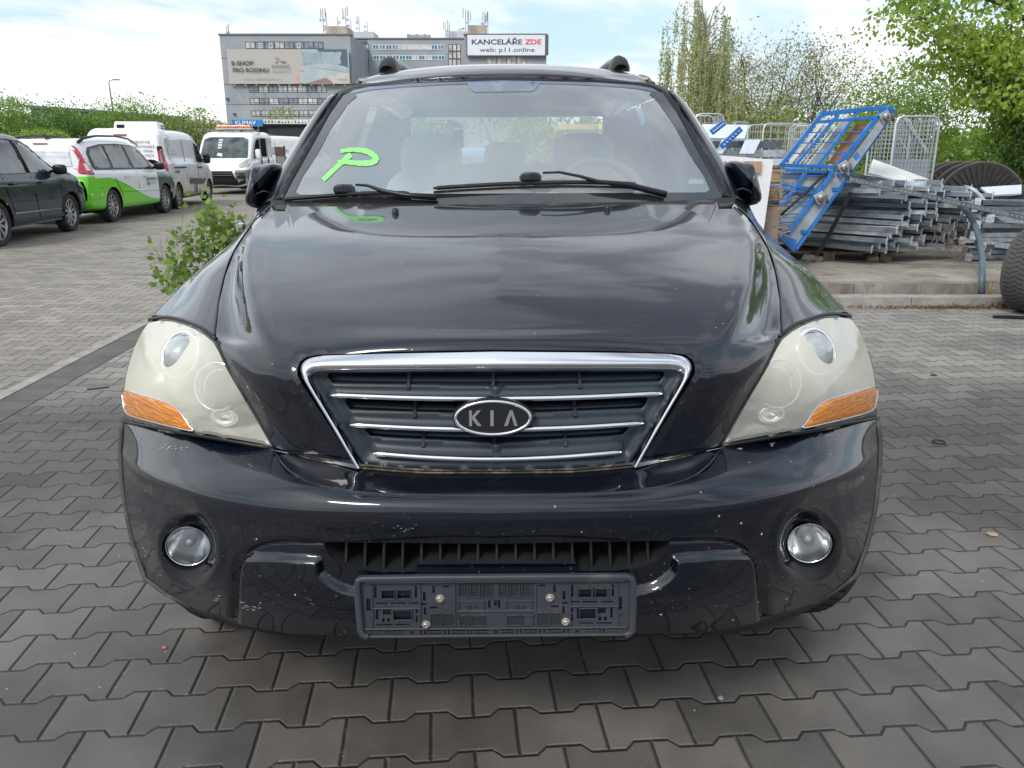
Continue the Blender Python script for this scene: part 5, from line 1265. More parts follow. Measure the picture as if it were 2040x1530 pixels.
b = MB(); b.hexa([(0, -1.9, 1.62), (.02, -1.9, 1.62), (.02, -1.7, 1.64), (0, -1.7, 1.64), (0, -1.98, 1.74), (.01, -1.98, 1.74), (.01, -1.93, 1.74), (0, -1.93, 1.74)]); b.build('roof_aerial', BLK2, car2)
wheels4(car2, .91, (-1.30, 1.43), .335, .225, ALLOY, 10)
# ---- 3 white delivery van with cooling unit
VW = vmat('van_white', (.86, .86, .86), lowdirt=((.36, .31, .22), .95, .75))
VST = [(-2.47, .46, 1.0, 1.25, .96, .96), (-2.44, .36, 1.15, 1.82, .985, .98), (-2.32, .33, 1.2, 1.91), (-1.5, .3, 1.2, 1.95), (0, .28, 1.2, 1.96), (.55, .28, 1.18, 1.92), (.95, .28, 1.14, 1.76), (1.35, .28, 1.10, 1.45), (1.62, .28, 1.08, 1.22), (1.9, .29, 1.0, 1.08), (2.2, .32, .86, .92, .96), (2.4, .36, .68, .72, .9), (2.46, .45, .55, .58, .86)]
def van(root, wsp, mt):
    bo, g = body(VST, .95, .83, wsp, root, mt)
    for s in (1, -1):
        patch('front_window', g, [(.55, 1.17), (1.36, 1.15), (1.2, 1.34), (.92, 1.60), (.56, 1.70)], 'x', s, VGL, root, .006)
        mirror_(root, .93, 1.25, 1.26, BLK2, s, .28, .2)
    patch('windscreen', g, [(-.74, 1.2), (.74, 1.2), (.68, 1.74), (-.68, 1.74)], 'y', 1, VGL, root, .006)
    for y0_ in (-2.0, -.62, .48, 1.42): ribbon(g, [(y0_, 1.75 if y0_ < .4 else 1.1), (y0_, .8), (y0_, .35)], .006).build('panel_gap', mat('gap_grey', (.12, .12, .12)), root)
    return g
loc, ang = place_by_wheels(gd(352, 416), gd(413, 403), .95, -1.5, 1.6)
car3 = empty('delivery_van', loc, ang, 'dirty white closed van with a cooling box on its roof behind the green people carrier', 'van', 'vehicles parked along the hedge')
g3 = van(car3, [(-1.5, .37), (1.6, .37)], VW)
b = MB(); b.hexa([(-.50, -1.55, 1.93), (.62, -1.55, 1.93), (.62, -.95, 1.93), (-.50, -.95, 1.93), (-.46, -1.52, 2.17), (.58, -1.52, 2.17), (.58, -.98, 2.15), (-.46, -.98, 2.15)]); cu = b.build('cooling_unit', vmat('unit_white', (.8, .8, .8)), car3, bevel=.03)
blocks('vent', DARK, cu, ((-.40, -1.56, 2.01), (-.22, -1.53, 2.09)), bevel=.01); blocks('vent_slot', mat('slot_grey', (.2, .2, .2)), cu, ((.605, -1.3, 2.0), (.625, -1.05, 2.03)), ((.60, -1.3, 2.06), (.62, -1.05, 2.085)))
patch('brake_light', g3, [(-.19, 1.80), (.12, 1.80), (.12, 1.84), (-.19, 1.84)], 'y', -1, mat('deep_red', (.2, .02, .02)), car3, .012, .06)
for s in (1, -1):
    patch('lamp_black', g3, [(s * .93, 1.45), (s * .80, 1.45), (s * .80, 1.56), (s * .90, 1.56)], 'y', -1, BLK2, car3, .014, .05)
    tl = patch('tail_light', g3, [(-2.47, .92), (-2.35, .90), (-2.30, 1.1), (-2.33, 1.46), (-2.45, 1.46)], 'x', s, LRD, car3, .012, .05)
    patch('tail_light_wrap', g3, [(s * .93, .95), (s * .82, 1.0), (s * .80, 1.45), (s * .92, 1.45)], 'y', -1, LRD, tl, .014, .06); None
TX = mat('van_text', (.09, .075, .07), .5)
for k, (txt, w) in enumerate((('ČERSTVÉ', .46), ('ARGENTINSKÉ', .66), ('MASO, VÍNA', .56), ('DELIKATESY', .60))):
    text_on('rear_lettering', txt, TX, car3, (.42 - w / 2, -2.49, 1.62 - k * .105), (1, 0, 0), (0, .04, 1), w, .062)
b = MB(); b.box((.28, -2.50, 1.03), (.60, -2.49, 1.04)); b.box((.28, -2.50, 1.19), (.60, -2.49, 1.20)); b.box((.28, -2.50, 1.03), (.29, -2.49, 1.2)); b.box((.59, -2.50, 1.03), (.60, -2.49, 1.2)); b.build('logo_frame', TX, car3)
text_on('logo_letter', 'E', TX, car3, (.40, -2.495, 1.07), (1, 0, 0), (0, 0, 1), .09, .10, .03)
text_on('rear_word', 'MAC', TX, car3, (-.40, -2.49, 1.60), (1, 0, 0), (0, 0, 1), .30, .05, .02)
b = MB()
for k, (z, w) in enumerate(((1.60, .30), (1.52, .45), (1.44, .42), (1.36, .40))): b.box((.925 - k * 0 - (z - 1.2) * .20, -1.75, z), (.935 - (z - 1.2) * .20, -1.75 + w, z + .035))
b.build('side_lettering', mat('pale_text', (.55, .56, .57), .6), car3)
blocks('rail_slot', BLK2, car3, ((.945, -1.98, 1.02), (.955, -.65, 1.06))); blocks('side_word', mat('van_text', (.09, .075, .07)), car3, ((.948, -1.72, .90), (.956, -1.62, .97)), ((.948, -1.56, .90), (.956, -1.47, .97)), ((.948, -1.42, .90), (.956, -1.32, .97)))
patch('door_strip', g3, [(-.45, .60), (.9, .56), (1.2, .66), (1.2, .70), (-.45, .76)], 'x', 1, mat('mud_brown_panel', (.10, .065, .05), .5), car3, .008)
b = MB()
for y in (-.05, .10, .2): b.box((.950, y, .36), (.955, y + .05, .60))
b.build('mud_streaks', MATS['mud_brown_panel'], car3)
for y in (.50, .72): blocks('door_handle', BLK2, car3, ((.95, y, 1.0), (.975, y + .15, 1.04)))
ribbon(g3, [(-1.0, .30), (1.1, .30)], .04, off=.0).build('side_step', mat('mud_sill', (.27, .22, .15), .9), car3, True)
wheels4(car3, .95, (-1.5, 1.6), .325, .22, STEEL, 6)
# ---- 4 crew cab flatbed truck facing us
trk = empty('flatbed_truck', (-10.45, 32.4, 0), R(181), 'white crew cab truck facing us with an orange light bar over its cab', 'truck', 'vehicles parked along the hedge')
TW = vmat('truck_white', (.86, .86, .86), dirt=((.55, .53, .48), 2, .55, (1, 1, 1), .5))
bo, g4 = body([(-.75, .5, 1.25, 2.12, .98), (-.70, .42, 1.25, 2.16, 1), (0, .4, 1.24, 2.2), (1.0, .38, 1.22, 2.2), (1.5, .36, 1.18, 2.12), (1.8, .34, 1.15, 1.88), (2.1, .32, 1.15, 1.50), (2.3, .30, 1.12, 1.26), (2.5, .30, 1.05, 1.14, .99), (2.7, .30, .92, .98, .95), (2.8, .34, .72, .76, .88)], 1.02, .90, [(1.95, .40)], trk, TW)
patch('windscreen', g4, [(-.86, 1.27), (.86, 1.27), (.80, 1.92), (.6, 2.0), (-.6, 2.0), (-.80, 1.92)], 'y', 1, VGL2, trk, .008)
wsh = patch('papers_behind_glass', g4, [(.05, 1.32), (.26, 1.35), (.22, 1.45), (.08, 1.42)], 'y', 1, LWH, trk, .012)
for k in range(4): patch('sticker', g4, [(.12, 1.60 + k * .09), (.26, 1.6 + k * .09), (.26, 1.66 + k * .09), (.12, 1.66 + k * .09)], 'y', 1, mat('sticker_white', (.6, .63, .65)), trk, .012, .1)
for s in (1, -1):
    for nm, P in (('front_window', [(1.02, 1.28), (1.86, 1.25), (1.66, 1.6), (1.35, 1.92), (1.02, 1.98)]), ('rear_window', [(.12, 1.32), (.82, 1.32), (.82, 1.98), (.12, 1.98)])): patch(nm, g4, P, 'x', s, VGL, trk, .008)
    patch('headlight', g4, [(s * .62, .90), (s * .98, 1.0), (s * .98, 1.24), (s * .84, 1.22), (s * .66, 1.05)], 'y', 1, mat('lamp_dull', (.42, .41, .36), .25, .2, coat=.6), trk, .015, .05)
    patch('bumper_corner', g4, [(s * .45, .36), (s * 1.0, .38), (s * 1.0, .86), (s * .56, .86), (s * .45, .5)], 'y', 1, mat('bumper_grey', (.22, .23, .245), .5), trk, .05, .06)
    patch('bumper_corner_side', g4, [(2.35, .42), (2.78, .42), (2.72, .86), (2.4, .88)], 'x', s, MATS['bumper_grey'], trk, .03, .06)
    mirror_(trk, 1.0, 1.75, 1.40, BLK2 if s > 0 else TW, s, .36, .2)
    ribbon(g4, [(.95, 2.0), (.95, .5)], .008, sign=s).build('door_gap', mat('gap_grey', (.12, .12, .12)), trk); ribbon(g4, [(.02, 2.0), (.02, .5)], .008, sign=s).build('door_gap', mat('gap_grey', (.12, .12, .12)), trk)
    for y in (1.05, .12): blocks('door_handle', BLK2, trk, ((s * 1.02, y, 1.05), (s * 1.05, y + .07, 1.25)))
patch('bumper_middle', g4, [(-.45, .36), (.45, .36), (.5, .55), (-.5, .55)], 'y', 1, MATS['bumper_grey'], trk, .05, .08)
gr_ = patch('grille', g4, [(-.40, .58), (.40, .58), (.47, .82), (-.47, .82)], 'y', 1, DARK, trk, .05, .08)
blocks('grille_bar', mat('bar_grey', (.15, .16, .17), .4), gr_, ((-.42, 2.86, .66), (.42, 2.875, .68)), ((-.44, 2.85, .74), (.44, 2.865, .76)))
for s in (1, -1): blocks('fog_slot', DARK, trk, ((s * .60, 2.76, .56), (s * .85, 2.85, .64)))
lb = blocks('light_bar', mat('beacon_orange', (.72, .19, .045), .35, coat=.5), trk, ((-.78, 1.0, 2.34), (.50, 1.28, 2.43)), bevel=.03); blocks('light_bar_base', mat('base_pale', (.5, .48, .45)), lb, ((-.80, .98, 2.28), (.52, 1.30, 2.338)))
b = MB(); b.bar((-.95, .9, 2.1), (-.95, .9, 2.50), .03, .03); b.bar((.95, .9, 2.1), (.95, .9, 2.3), .03, .03); b.bar((-.95, .9, 2.27), (.95, .9, 2.27), .05, .03); b.build('roof_rack', mat('rack_grey', (.2, .2, .21), .5), trk)
b = MB(); b.box((-1.05, -4.3, .80), (1.05, -.85, .92)); b.box((-.4, -4.2, .55), (.4, -.8, .80)); b.build('flatbed', mat('bed_steel', (.16, .12, .11), .7), trk)
WOOD = mat('weathered_wood', (.20, .13, .10), .85, vscale=8, var=.4); 
b = MB(); b.box((-1.06, -3.2, .95), (-1.02, -.95, 1.32)); b.box((1.02, -3.2, .95), (1.06, -.95, 1.32)); b.build('side_board', mat('board_grey', (.45, .43, .41), .7), trk)
b = MB(); b.box((-1.05, -2.3, 1.32), (-1.01, -.95, 1.70)); b.box((-1.08, -2.3, .95), (-1.02, -2.22, 1.75)); b.build('wooden_board', WOOD, trk)
for s in (-1, 1):
    for y in (1.95, -2.6): wheel(trk, (s * .88, y, .34), .34, .22, .2, s, 6, STEEL, tread=False)
# ---- 5 van behind the truck
car5 = empty('panel_van', (-10.9, 40.2, 0), R(-62), 'white panel van half hidden behind the flatbed truck under the dark canopy', 'van', 'vehicles parked along the hedge')
car5.scale = (1.12, 1.12, 1.14)
g5 = van(car5, [(-1.5, .37), (1.6, .37)], vmat('van_white_clean', (.75, .76, .77)))
patch('rear_side_window', g5, [(-2.25, 1.2), (-1.7, 1.2), (-1.7, 1.72), (-2.2, 1.70)], 'x', 1, VGL, car5, .008)
blocks('side_lettering', mat('pale_text', (.55, .56, .57)), car5, ((.90, -1.0, 1.5), (.94, -.2, 1.54)), ((.90, -1.0, 1.4), (.945, -.1, 1.44)), ((.90, -1.0, 1.3), (.95, -.3, 1.34)))
wheels4(car5, .95, (-1.5, 1.6), .325, .22, STEEL, 6)
# ---- scrap body parts heaped behind the crossover
SCW = mat('scrap_white', (.68, .70, .74), .35, coat=.5, var=.15, dirt=((.2, .2, .21), 4, .55)); SCK = mat('scrap_black', (.03, .03, .033), .5)
def scrap(i, x, D, z, rz, tilt, L, m, lab, nm='scrap_bumper'):
    net = []
    for a in np.linspace(-1, 1, 9):
        y0_ = -.25 * a * a * L; net.append([Vector((a * L / 2, y0_, 0)), Vector((a * L / 2, y0_ + .08, .10)), Vector((a * L / 2 * .98, y0_ + .07, .24)), Vector((a * L / 2 * .95, y0_ - .06, .36 - .08 * a * a))])
    V, F = gridmesh(surf(net, 26, 14)); M = Matrix.Rotation(rz, 4, 'Z') @ Matrix.Rotation(tilt, 4, 'X')
    o = link(nm, [M @ v for v in V], F, m, None, True, solid=.02, loc=(x, D, z)); tag(o, lab, 'bumper', 'scrap bumpers heaped behind the crossover')
    return o
b = MB(); b.box((-.9, -.6, 0), (.9, .6, 1.02)); 
rk = b.build('scrap_container', mat('container_dark', (.05, .055, .06), .7), None); rk.location = (-14.0, 21.5, 0); tag(rk, 'low dark container holding the scrap bumpers behind the crossover', 'container')
for i, (x, z, rz, ti, L, m, lab) in enumerate(((-14.3, 1.05, 5, -35, 1.7, SCW, 'white scrap bumper at the left end of the heap'), (-13.5, 1.05, -8, -60, 1.5, SCK, 'black scrap bumper lying low in the heap'), (-13.2, 1.16, 12, -80, 1.6, SCW, 'white scrap bumper curving over the right end of the heap'), (-14.6, 1.28, -15, -75, 1.4, SCK, 'black honeycomb scrap bumper topping the left of the heap'), (-13.9, 1.24, 25, -95, 1.3, SCW, 'white scrap bumper lying crosswise on top of the heap'))):
    scrap(i, x, 21.2 + .1 * i, z, R(rz), R(ti), L, m, lab)
# ================================================================== buildings
def window_part(parent, x0, x1, z0, z1, y, frame, pane, nx=2, trans=None, fr=.06):
    """frame with panes behind it; local wall plane faces -Y"""
    b = MB(); d = .10
    for a, c in (((x0, z0), (x1, z0 + fr)), ((x0, z1 - fr), (x1, z1)), ((x0, z0 + fr), (x0 + fr, z1 - fr)), ((x1 - fr, z0 + fr), (x1, z1 - fr))): b.box((a[0], y - d, a[1]), (c[0], y + .02, c[1]))
    for k in range(1, nx): xx = x0 + (x1 - x0) * k / nx; b.box((xx - fr / 2, y - d * .9, z0 + fr), (xx + fr / 2, y + .02, z1 - fr))
    if trans: zz = z0 + (z1 - z0) * trans; b.box((x0 + fr, y - d * .8, zz - fr / 2), (x1 - fr, y + .02, zz + fr / 2))
    w = b.build('window', frame, parent); p = MB(); p.box((x0 + fr * .5, y - .03, z0 + fr * .5), (x1 - fr * .5, y - .01, z1 - fr * .5)); p.build('pane', pane, w); return w
WALL = mat('grey_cladding', (.36, .39, .41), .8, vscale=.15, var=.10, dirt=((.30, .33, .35), .12, .5))
WALLS = mat('shaded_cladding', (.26, .28, .30), .8, vscale=.15, var=.08)
FRD = mat('dark_frame', (.12, .11, .12), .6); FRW = mat('white_frame', (.75, .77, .78), .5)
PN = [mat('curtain_pane', (.50, .48, .45), .3, var=.35, vscale=.9, coat=.5), mat('pale_pane', (.62, .63, .62), .25, var=.25, vscale=.8, coat=.5), mat('grey_pane', (.23, .26, .30), .15, var=.35, vscale=.6, coat=.8), mat('blue_blind_pane', (.05, .22, .33), .3, var=.2, coat=.5)]
def wx(x, y, D): p = pt(x, y, D); return p.x, p.z
D1, D2, D3 = 220.0, 246.0, 226.0
off = empty('office_building', (0, D1, 0), 0, 'long grey flat roofed office block with ribbon windows far behind the cars', 'building')
def wall(name, xa, xb, D, ztop, depth, m=WALL, z0=0): return blocks(name, m, off, ((xa, D - D1, z0), (xb, D - D1 + depth, ztop)))
xl, zt1 = wx(437, 72, D1); xr, _ = wx(697, 68, D1); zt1 = wx(560, 70, D1)[1]
wall('wall', xl, xr, D1, zt1, 40)
xcl = wx(738, 78, D2)[0]; xcr = wx(926, 78, D2)[0]; zt2 = wx(830, 78, D2)[1]
wall('wall', xr + .02, xcr + 6, D2, zt2, 14)
xrl = wx(925, 70, D3)[0]; xrr = wx(1089, 70, D3)[0]; zt3 = wx(1000, 70, D3)[1]
wall('wall', xrl, xrr, D3, zt3, 34)
for xa, xb, D, z in ((xl - .25, xr + .25, D1, zt1), (xcl - 5, xcr + 1, D2, zt2), (xrl - .2, xrr + .2, D3, zt3)): blocks('parapet', mat('parapet_dark', (.16, .17, .18), .6), off, ((xa, D - D1 - .25, z + .003), (xb, D - D1 + 3, z + .35)))
b = MB()
for yy in (116, 168, 208): 
    z = wx(500, yy, D1)[1]; b.box((xl + .01, -.06, z - .06), (xr - .01, -.01, z + .06))
b.build('cladding_joint', mat('joint_grey', (.16, .17, .18)), off)
random.seed(3)
def ribbon_row(xa, xb, y0_, y1_, D, n, nx=2, frame=FRD, trans=.28, pn=(0, 1, 2), fr=.11):
    X0, Z1 = wx(xa, y0_, D); X1, _ = wx(xb, y0_, D); Z0 = wx(xa, y1_, D)[1]; s = (X1 - X0) / n
    for k in range(n): window_part(off, X0 + k * s + .02, X0 + (k + 1) * s - .02, Z0, Z1, D - D1 - .02, frame, PN[random.choice(pn)], nx, trans, fr)
ribbon_row(488, 644, 83, 97, D1, 8, 2, FRD, None, (0, 2, 2))
ribbon_row(495, 650, 170, 184, D1, 8, 2, FRD, .28, (1, 1, 2)); ribbon_row(497, 690, 195, 208, D1, 10, 2, FRD, .28, (0, 1, 2)); ribbon_row(500, 690, 220, 232, D1, 10, 2, FRD, .28, (0, 1, 0))
for xx in (516, 536, 592): 
    X0, Z1 = wx(xx, 86, D1); window_part(off, X0, X0 + .9, Z1 - 1.25, Z1, -.2, FRW, PN[2], 1, None, .16)
ribbon_row(742, 885, 89, 99, D2, 11, 2, FRW, None, (3, 3, 2, 1), .16); ribbon_row(743, 886, 110, 120, D2, 11, 2, FRW, None, (3, 3, 1), .16)
for xa, xb in ((710, 735), (893, 918)):
    ribbon_row(xa, xb, 88, 102, D2, 3, 1, FRD, None, (1, 0), .14); ribbon_row(xa, xb, 102.2, 117, D2, 3, 1, FRD, None, (1, 0), .14); ribbon_row(xa, xb, 117.2, 132, D2, 3, 1, FRD, None, (1, 0), .14); ribbon_row(xa, xb, 132.2, 146, D2, 3, 1, FRD, None, (0, 1), .14)
ribbon_row(970, 1048, 112, 128, D3, 4, 2, FRD, None, (0,), .08)
def lift(x0, x1, y0_, y1_, D, m, dep=9, nm='lift_house'):
    a = wx(x0, y0_, D); c = wx(x1, y1_, D); o = blocks(nm, m, off, ((a[0], D - D1, c[1] - .5), (c[0], D - D1 + dep, a[1]))); return o
BEI = mat('beige_render', (.52, .43, .35), .8); PWH = mat('pale_render', (.55, .57, .60), .8)
lift(648, 692, 52, 70, D1 + 6, BEI); lift(702, 745, 63, 78, D2 + 4, PWH, 9, 'plant_room'); lift(931, 968, 50, 70, D3 + 6, BEI); lift(889, 930, 62, 78, D2 + 6, PWH, 9, 'plant_room'); 
b = MB(); X0, Z0 = wx(810, 78, D2)
for k in range(6): b.box((X0 + k * 1.15, 27 + D2 - D2, Z0 + .4), (X0 + k * 1.15 + .85, 29, Z0 + 1.5 - .2 * (k % 2)))
b.build('roof_units', mat('unit_grey', (.36, .37, .38), .6), off)
b = MB()
for x, y0_, y1_ in ((465, 226, 228), (451, 196, 199)): X0, Z0 = wx(x, y0_, D1); b.box((X0, -.5, Z0 - .4), (X0 + .6, -.01, Z0 + .1))
b.build('wall_lamp', FRD, off)
# antenna masts (each its own thing)
def mast(x, yb, yt, D, kind, lab):
    p = pt(x, yb, D); q = pt(x, yt, D); H = q.z - p.z; r = empty('antenna_mast', p, 0, lab, 'antenna', 'antenna masts on the office roof')
    M_ = mat('mast_steel', (.36, .37, .38), .5, .3)
    b = MB(); b.tube([(0, 0, 0), (0, 0, H)], .10, 6); b.build('pole', M_, r)
    random.seed(int(x)); b = MB()
    for k in range(kind[0]): a = random.choice((-1, 1)) * (.5 + .15 * k); z = H * random.uniform(.62, .92); b.box((a - .14, -.12, z - 1.1), (a + .14, .12, z + 1.1)); b.bar((0, 0, z), (a, 0, z), .06, .06)
    if kind[0]: b.build('panel_aerial', mat('aerial_grey', (.5, .51, .52), .6), r)
    b = MB()
    for k in range(kind[1]):
        a = random.choice((-1, 1)) * .55; z = H * random.uniform(.12, .62); b.lathe([(.38, 0), (.3, -.12), (0, -.18)], 12, Matrix.Translation((a, -.2, z)) @ Matrix.Rotation(R(90), 4, 'X')); b.bar((0, 0, z), (a, -.05, z), .07, .07)
    if kind[1]: b.build('dish', mat('dish_white', (.6, .6, .6), .5), r)
for a in ((452, 70, 53, D1 + 2, (1, 2), 'small antenna mast alone on the far left roof corner'), (645, 66, 17, D1 + 3, (3, 3), 'tall antenna mast left of the left beige roof house'), (651, 52, 31, D1 + 8, (0, 1), 'thin aerial pole at the left edge of the left beige house'), (673, 52, 34, D1 + 8, (0, 1), 'thin aerial pole in the middle of the left beige house'), (690, 60, 15, D1 + 3, (2, 4), 'tall antenna mast with dishes at the right edge of the left beige house'),
          (700, 70, 40, D1 + 8, (0, 1), 'thin aerial pole just right of the left beige house'), (716, 63, 33, D2 + 5, (1, 2), 'pale antenna mast on the left plant room'), (732, 66, 44, D2 + 5, (0, 2), 'short antenna mast at the right end of the left plant room'), (888, 78, 44, D2 + 3, (2, 2), 'antenna mast left of the right plant room'), (896, 78, 46, D2 + 4, (1, 0), 'plain antenna pole left of the right plant room'),
          (928, 66, 19, D3 + 3, (3, 2), 'tall antenna mast left of the right beige house'), (934, 60, 19, D3 + 5, (1, 0), 'second tall pole left of the right beige house'), (966, 60, 22, D3 + 3, (3, 3), 'tall antenna mast at the right edge of the right beige house'), (972, 68, 28, D3 + 4, (1, 1), 'rightmost antenna mast beside the right beige house'), (918, 62, 55, D2 + 7, (0, 2), 'small dishes on the right plant room')): mast(*a)
# billboard with bedding advertisement
X0, Z1 = wx(451, 98, D1 - 1); X1, _ = wx(694, 98, D1 - 1); Z0 = wx(451, 167, D1 - 1)[1]; BWD, BHT = X1 - X0, Z1 - Z0
bb = empty('billboard', (X0, D1 - 1.0, Z0), 0, 'wide beige billboard with a made bed on the left wing of the office block', 'billboard')
blocks('panel', mat('ad_beige', (.50, .475, .43), .6, var=.03), bb, ((0, 0, 0), (BWD, .3, BHT)))
def adp(name, P, col, k=1):
    V2, F = cdt([(a / 100 * BWD, (100 - c) / 100 * BHT) for a, c in P], [], 3.0)
    return link(name, [Vector((x, -.03 * k, z)) for x, z in V2], [f if True else f for f in F], mat('ad_' + '%02d%02d%02d' % tuple(int(c * 99) for c in col), col, .6, var=.08, vscale=.35), bb)
adp('ad_wedge', [(50, 100), (62, 40), (64, 30), (76, 100)], (.62, .42, .36), 1)
adp('ad_wall', [(60, 0), (100, 0), (100, 100), (64, 100), (63.5, 30)], (.40, .52, .55), 2)
adp('ad_headboard', [(74, 0), (99, 0), (99, 60), (92, 46), (88, 8), (76, 8)], (.11, .15, .18), 3)
adp('ad_pillow', smooth_poly([(61, 8), (70, 11), (77, 7), (77.5, 26), (78, 40), (69, 42), (62, 42), (63, 25)], 4), (.33, .42, .45), 4); adp('ad_pillow', smooth_poly([(78, 8), (86, 11), (94, 8), (93, 26), (93, 42), (84, 42), (78.5, 40), (79, 25)], 4), (.38, .47, .49), 4)
adp('ad_duvet', smooth_poly([(59, 62), (62, 48), (72, 42), (86, 43), (98, 52), (99, 66), (90, 62), (76, 56), (66, 60)], 4), (.42, .50, .52), 5)
adp('ad_cover', smooth_poly([(58, 92), (61, 66), (70, 57), (84, 60), (98, 70), (97, 86), (88, 100), (62, 100)], 4), (.46, .53, .55), 6)
adp('ad_floor', [(63, 100), (80, 82), (88, 100)], (.33, .20, .19), 7); adp('ad_corner', [(82, 78), (100, 66), (100, 100), (86, 100)], (.60, .56, .50), 8)
def ad_text(t, x, y, w, h, m, bold=.02): text_on('lettering', t, m, bb, (x / 100 * BWD, -.3, (100 - y) / 100 * BHT), (1, 0, 0), (0, 0, 1), w / 100 * BWD, h / 100 * BHT, bold)
TD = mat('ad_text_dark', (.045, .09, .11), .6); TL_ = mat('ad_text_light', (.40, .38, .36), .6)
ad_text('E-SHOP', 3.5, 46, 18, 12.5, TD, .022); ad_text('PRO RODINU', 4, 66, 29.5, 12.5, TD, .022); ad_text('RODINNÉ', 36.5, 54, 14.5, 9.5, mat('ad_text_mid', (.20, .21, .23), .6), .005); ad_text('BALENI.CZ', 36.5, 66, 14.5, 8.5, TL_, 0); ad_text('www.rodinnebaleni.cz', 12, 88, 31, 7, TL_, 0); ad_text('KROSS', 90, 90, 8, 5, TL_, 0)
adp('ad_logo', smooth_poly([(40, 22), (41.5, 22), (42, 26), (40.5, 29), (39.5, 26)], 3), (.40, .34, .30), 9); adp('ad_logo', smooth_poly([(43.5, 33), (46, 36), (48.5, 35), (47.5, 39), (44.5, 38)], 3), (.12, .15, .17), 9); adp('ad_logo', smooth_poly([(39, 39), (39.5, 33), (42, 30), (41.5, 35)], 3), (.45, .40, .34), 9)
b = MB()
for k in range(11): x = BWD * (k + .5) / 11; b.bar((x, 0, -.1), (x + .25, -1.2, -.45), .10, .10); b.box((x, -1.4, -.55), (x + .5, -1.1, -.35))
b.build('lamp_brackets', mat('bracket_grey', (.35, .33, .32), .6), bb)
# white office sign
X0, Z1 = wx(931, 69.5, D3 - 1); X1, _ = wx(1086, 69.5, D3 - 1); Z0 = wx(931, 110, D3 - 1)[1]; SWD, SHT = X1 - X0, Z1 - Z0
sg = empty('office_sign', (X0, D3 - 1, Z0), 0, 'white sign reading KANCELÁŘE ZDE on the right wing of the office block', 'sign')
blocks('panel', mat('sign_white', (.80, .82, .86), .5, var=.03), sg, ((0, 0, 0), (SWD, .4, SHT))); blocks('frame', FRD, sg, ((-.25, .02, -.3), (SWD + .25, .5, -.003)), ((-.25, .02, SHT + .003), (SWD + .25, .5, SHT + .2)), ((-.25, .02, 0), (-.003, .5, SHT)), ((SWD + .003, .02, 0), (SWD + .9, .5, SHT)))
SB = mat('sign_slate', (.08, .12, .18), .6); text_on('lettering', 'KANCELÁŘE', SB, sg, (SWD * .055, -.06, SHT * .54), (1, 0, 0), (0, 0, 1), SWD * .65, SHT * .25, .024)
text_on('lettering', 'ZDE', mat('sign_red', (.80, .10, .08), .6), sg, (SWD * .74, -.06, SHT * .54), (1, 0, 0), (0, 0, 1), SWD * .21, SHT * .25, .024)
text_on('lettering', 'web: p11.online', SB, sg, (SWD * .155, -.06, SHT * .17), (1, 0, 0), (0, 0, 1), SWD * .71, SHT * .22, .004)
# long low hall behind the hedge
p0, p1 = pt(60, 209, 95), pt(268, 226, 95)
hl_ = empty('industrial_hall', (p0.x, 95, 0), 0, 'long low green-grey hall roof showing over the hedge at the left', 'building')
b = MB(); w = p1.x - p0.x; b.hexa([(0, 0, 0), (w, 0, 0), (w, 14, 0), (0, 14, 0), (0, 0, p0.z - .3), (w, 0, p1.z - .3), (w, 14, p1.z), (0, 14, p0.z)]); b.build('wall', mat('hall_green', (.16, .21, .19), .7), hl_)
b = MB(); b.hexa([(-.5, -.4, p0.z - .29), (w + .4, -.4, p1.z - .29), (w + .4, 14, p1.z), (-.5, 14, p0.z), (-.5, -.4, p0.z), (w + .4, -.4, p1.z), (w + .4, 14, p1.z + .3), (-.5, 14, p0.z + .3)]); b.build('roof', mat('hall_roof', (.12, .14, .14), .6), hl_)
# canopy shed
sh_ = empty('canopy_shed', (0, 43, 0), 0, 'black open shed with a thin flat roof behind the white vans', 'shed')
za, zb2 = pt(455, 248, 43).z, pt(620, 238, 43).z; xa = pt(455, 248, 43).x; xb = -3.0
b = MB(); b.hexa([(xa, 0, za - .14), (xb, 0, zb2 - .14), (xb, 9, zb2 - .1), (xa, 9, za - .1), (xa, 0, za), (xb, 0, zb2), (xb, 9, zb2), (xa, 9, za)]); b.build('roof', mat('roof_felt', (.04, .04, .043), .8), sh_)
b = MB(); b.hexa([(xa, 8.7, 0), (xb, 8.7, 0), (xb, 8.9, 0), (xa, 8.9, 0), (xa, 8.7, za - .2), (xb, 8.7, zb2 - .2), (xb, 8.9, zb2 - .2), (xa, 8.9, za - .2)]); b.build('back_wall', mat('wall_black', (.012, .012, .014), .9), sh_)
b = MB(); b.hexa([(xa + 3.4, .10, za - .75), (xb, .10, zb2 - .75), (xb, .16, zb2 - .75), (xa + 3.4, .16, za - .75), (xa + .6, .10, za - .15), (xb, .10, zb2 - .15), (xb, .16, zb2 - .15), (xa + .6, .16, za - .15)]); b.build('fascia', mat('fascia_dark', (.035, .035, .038), .6), sh_)
for k in range(4): blocks('post', FRD, sh_, ((xa + .5 + k * 3.2, .2, 0), (xa + .62 + k * 3.2, .32, za - .2)))
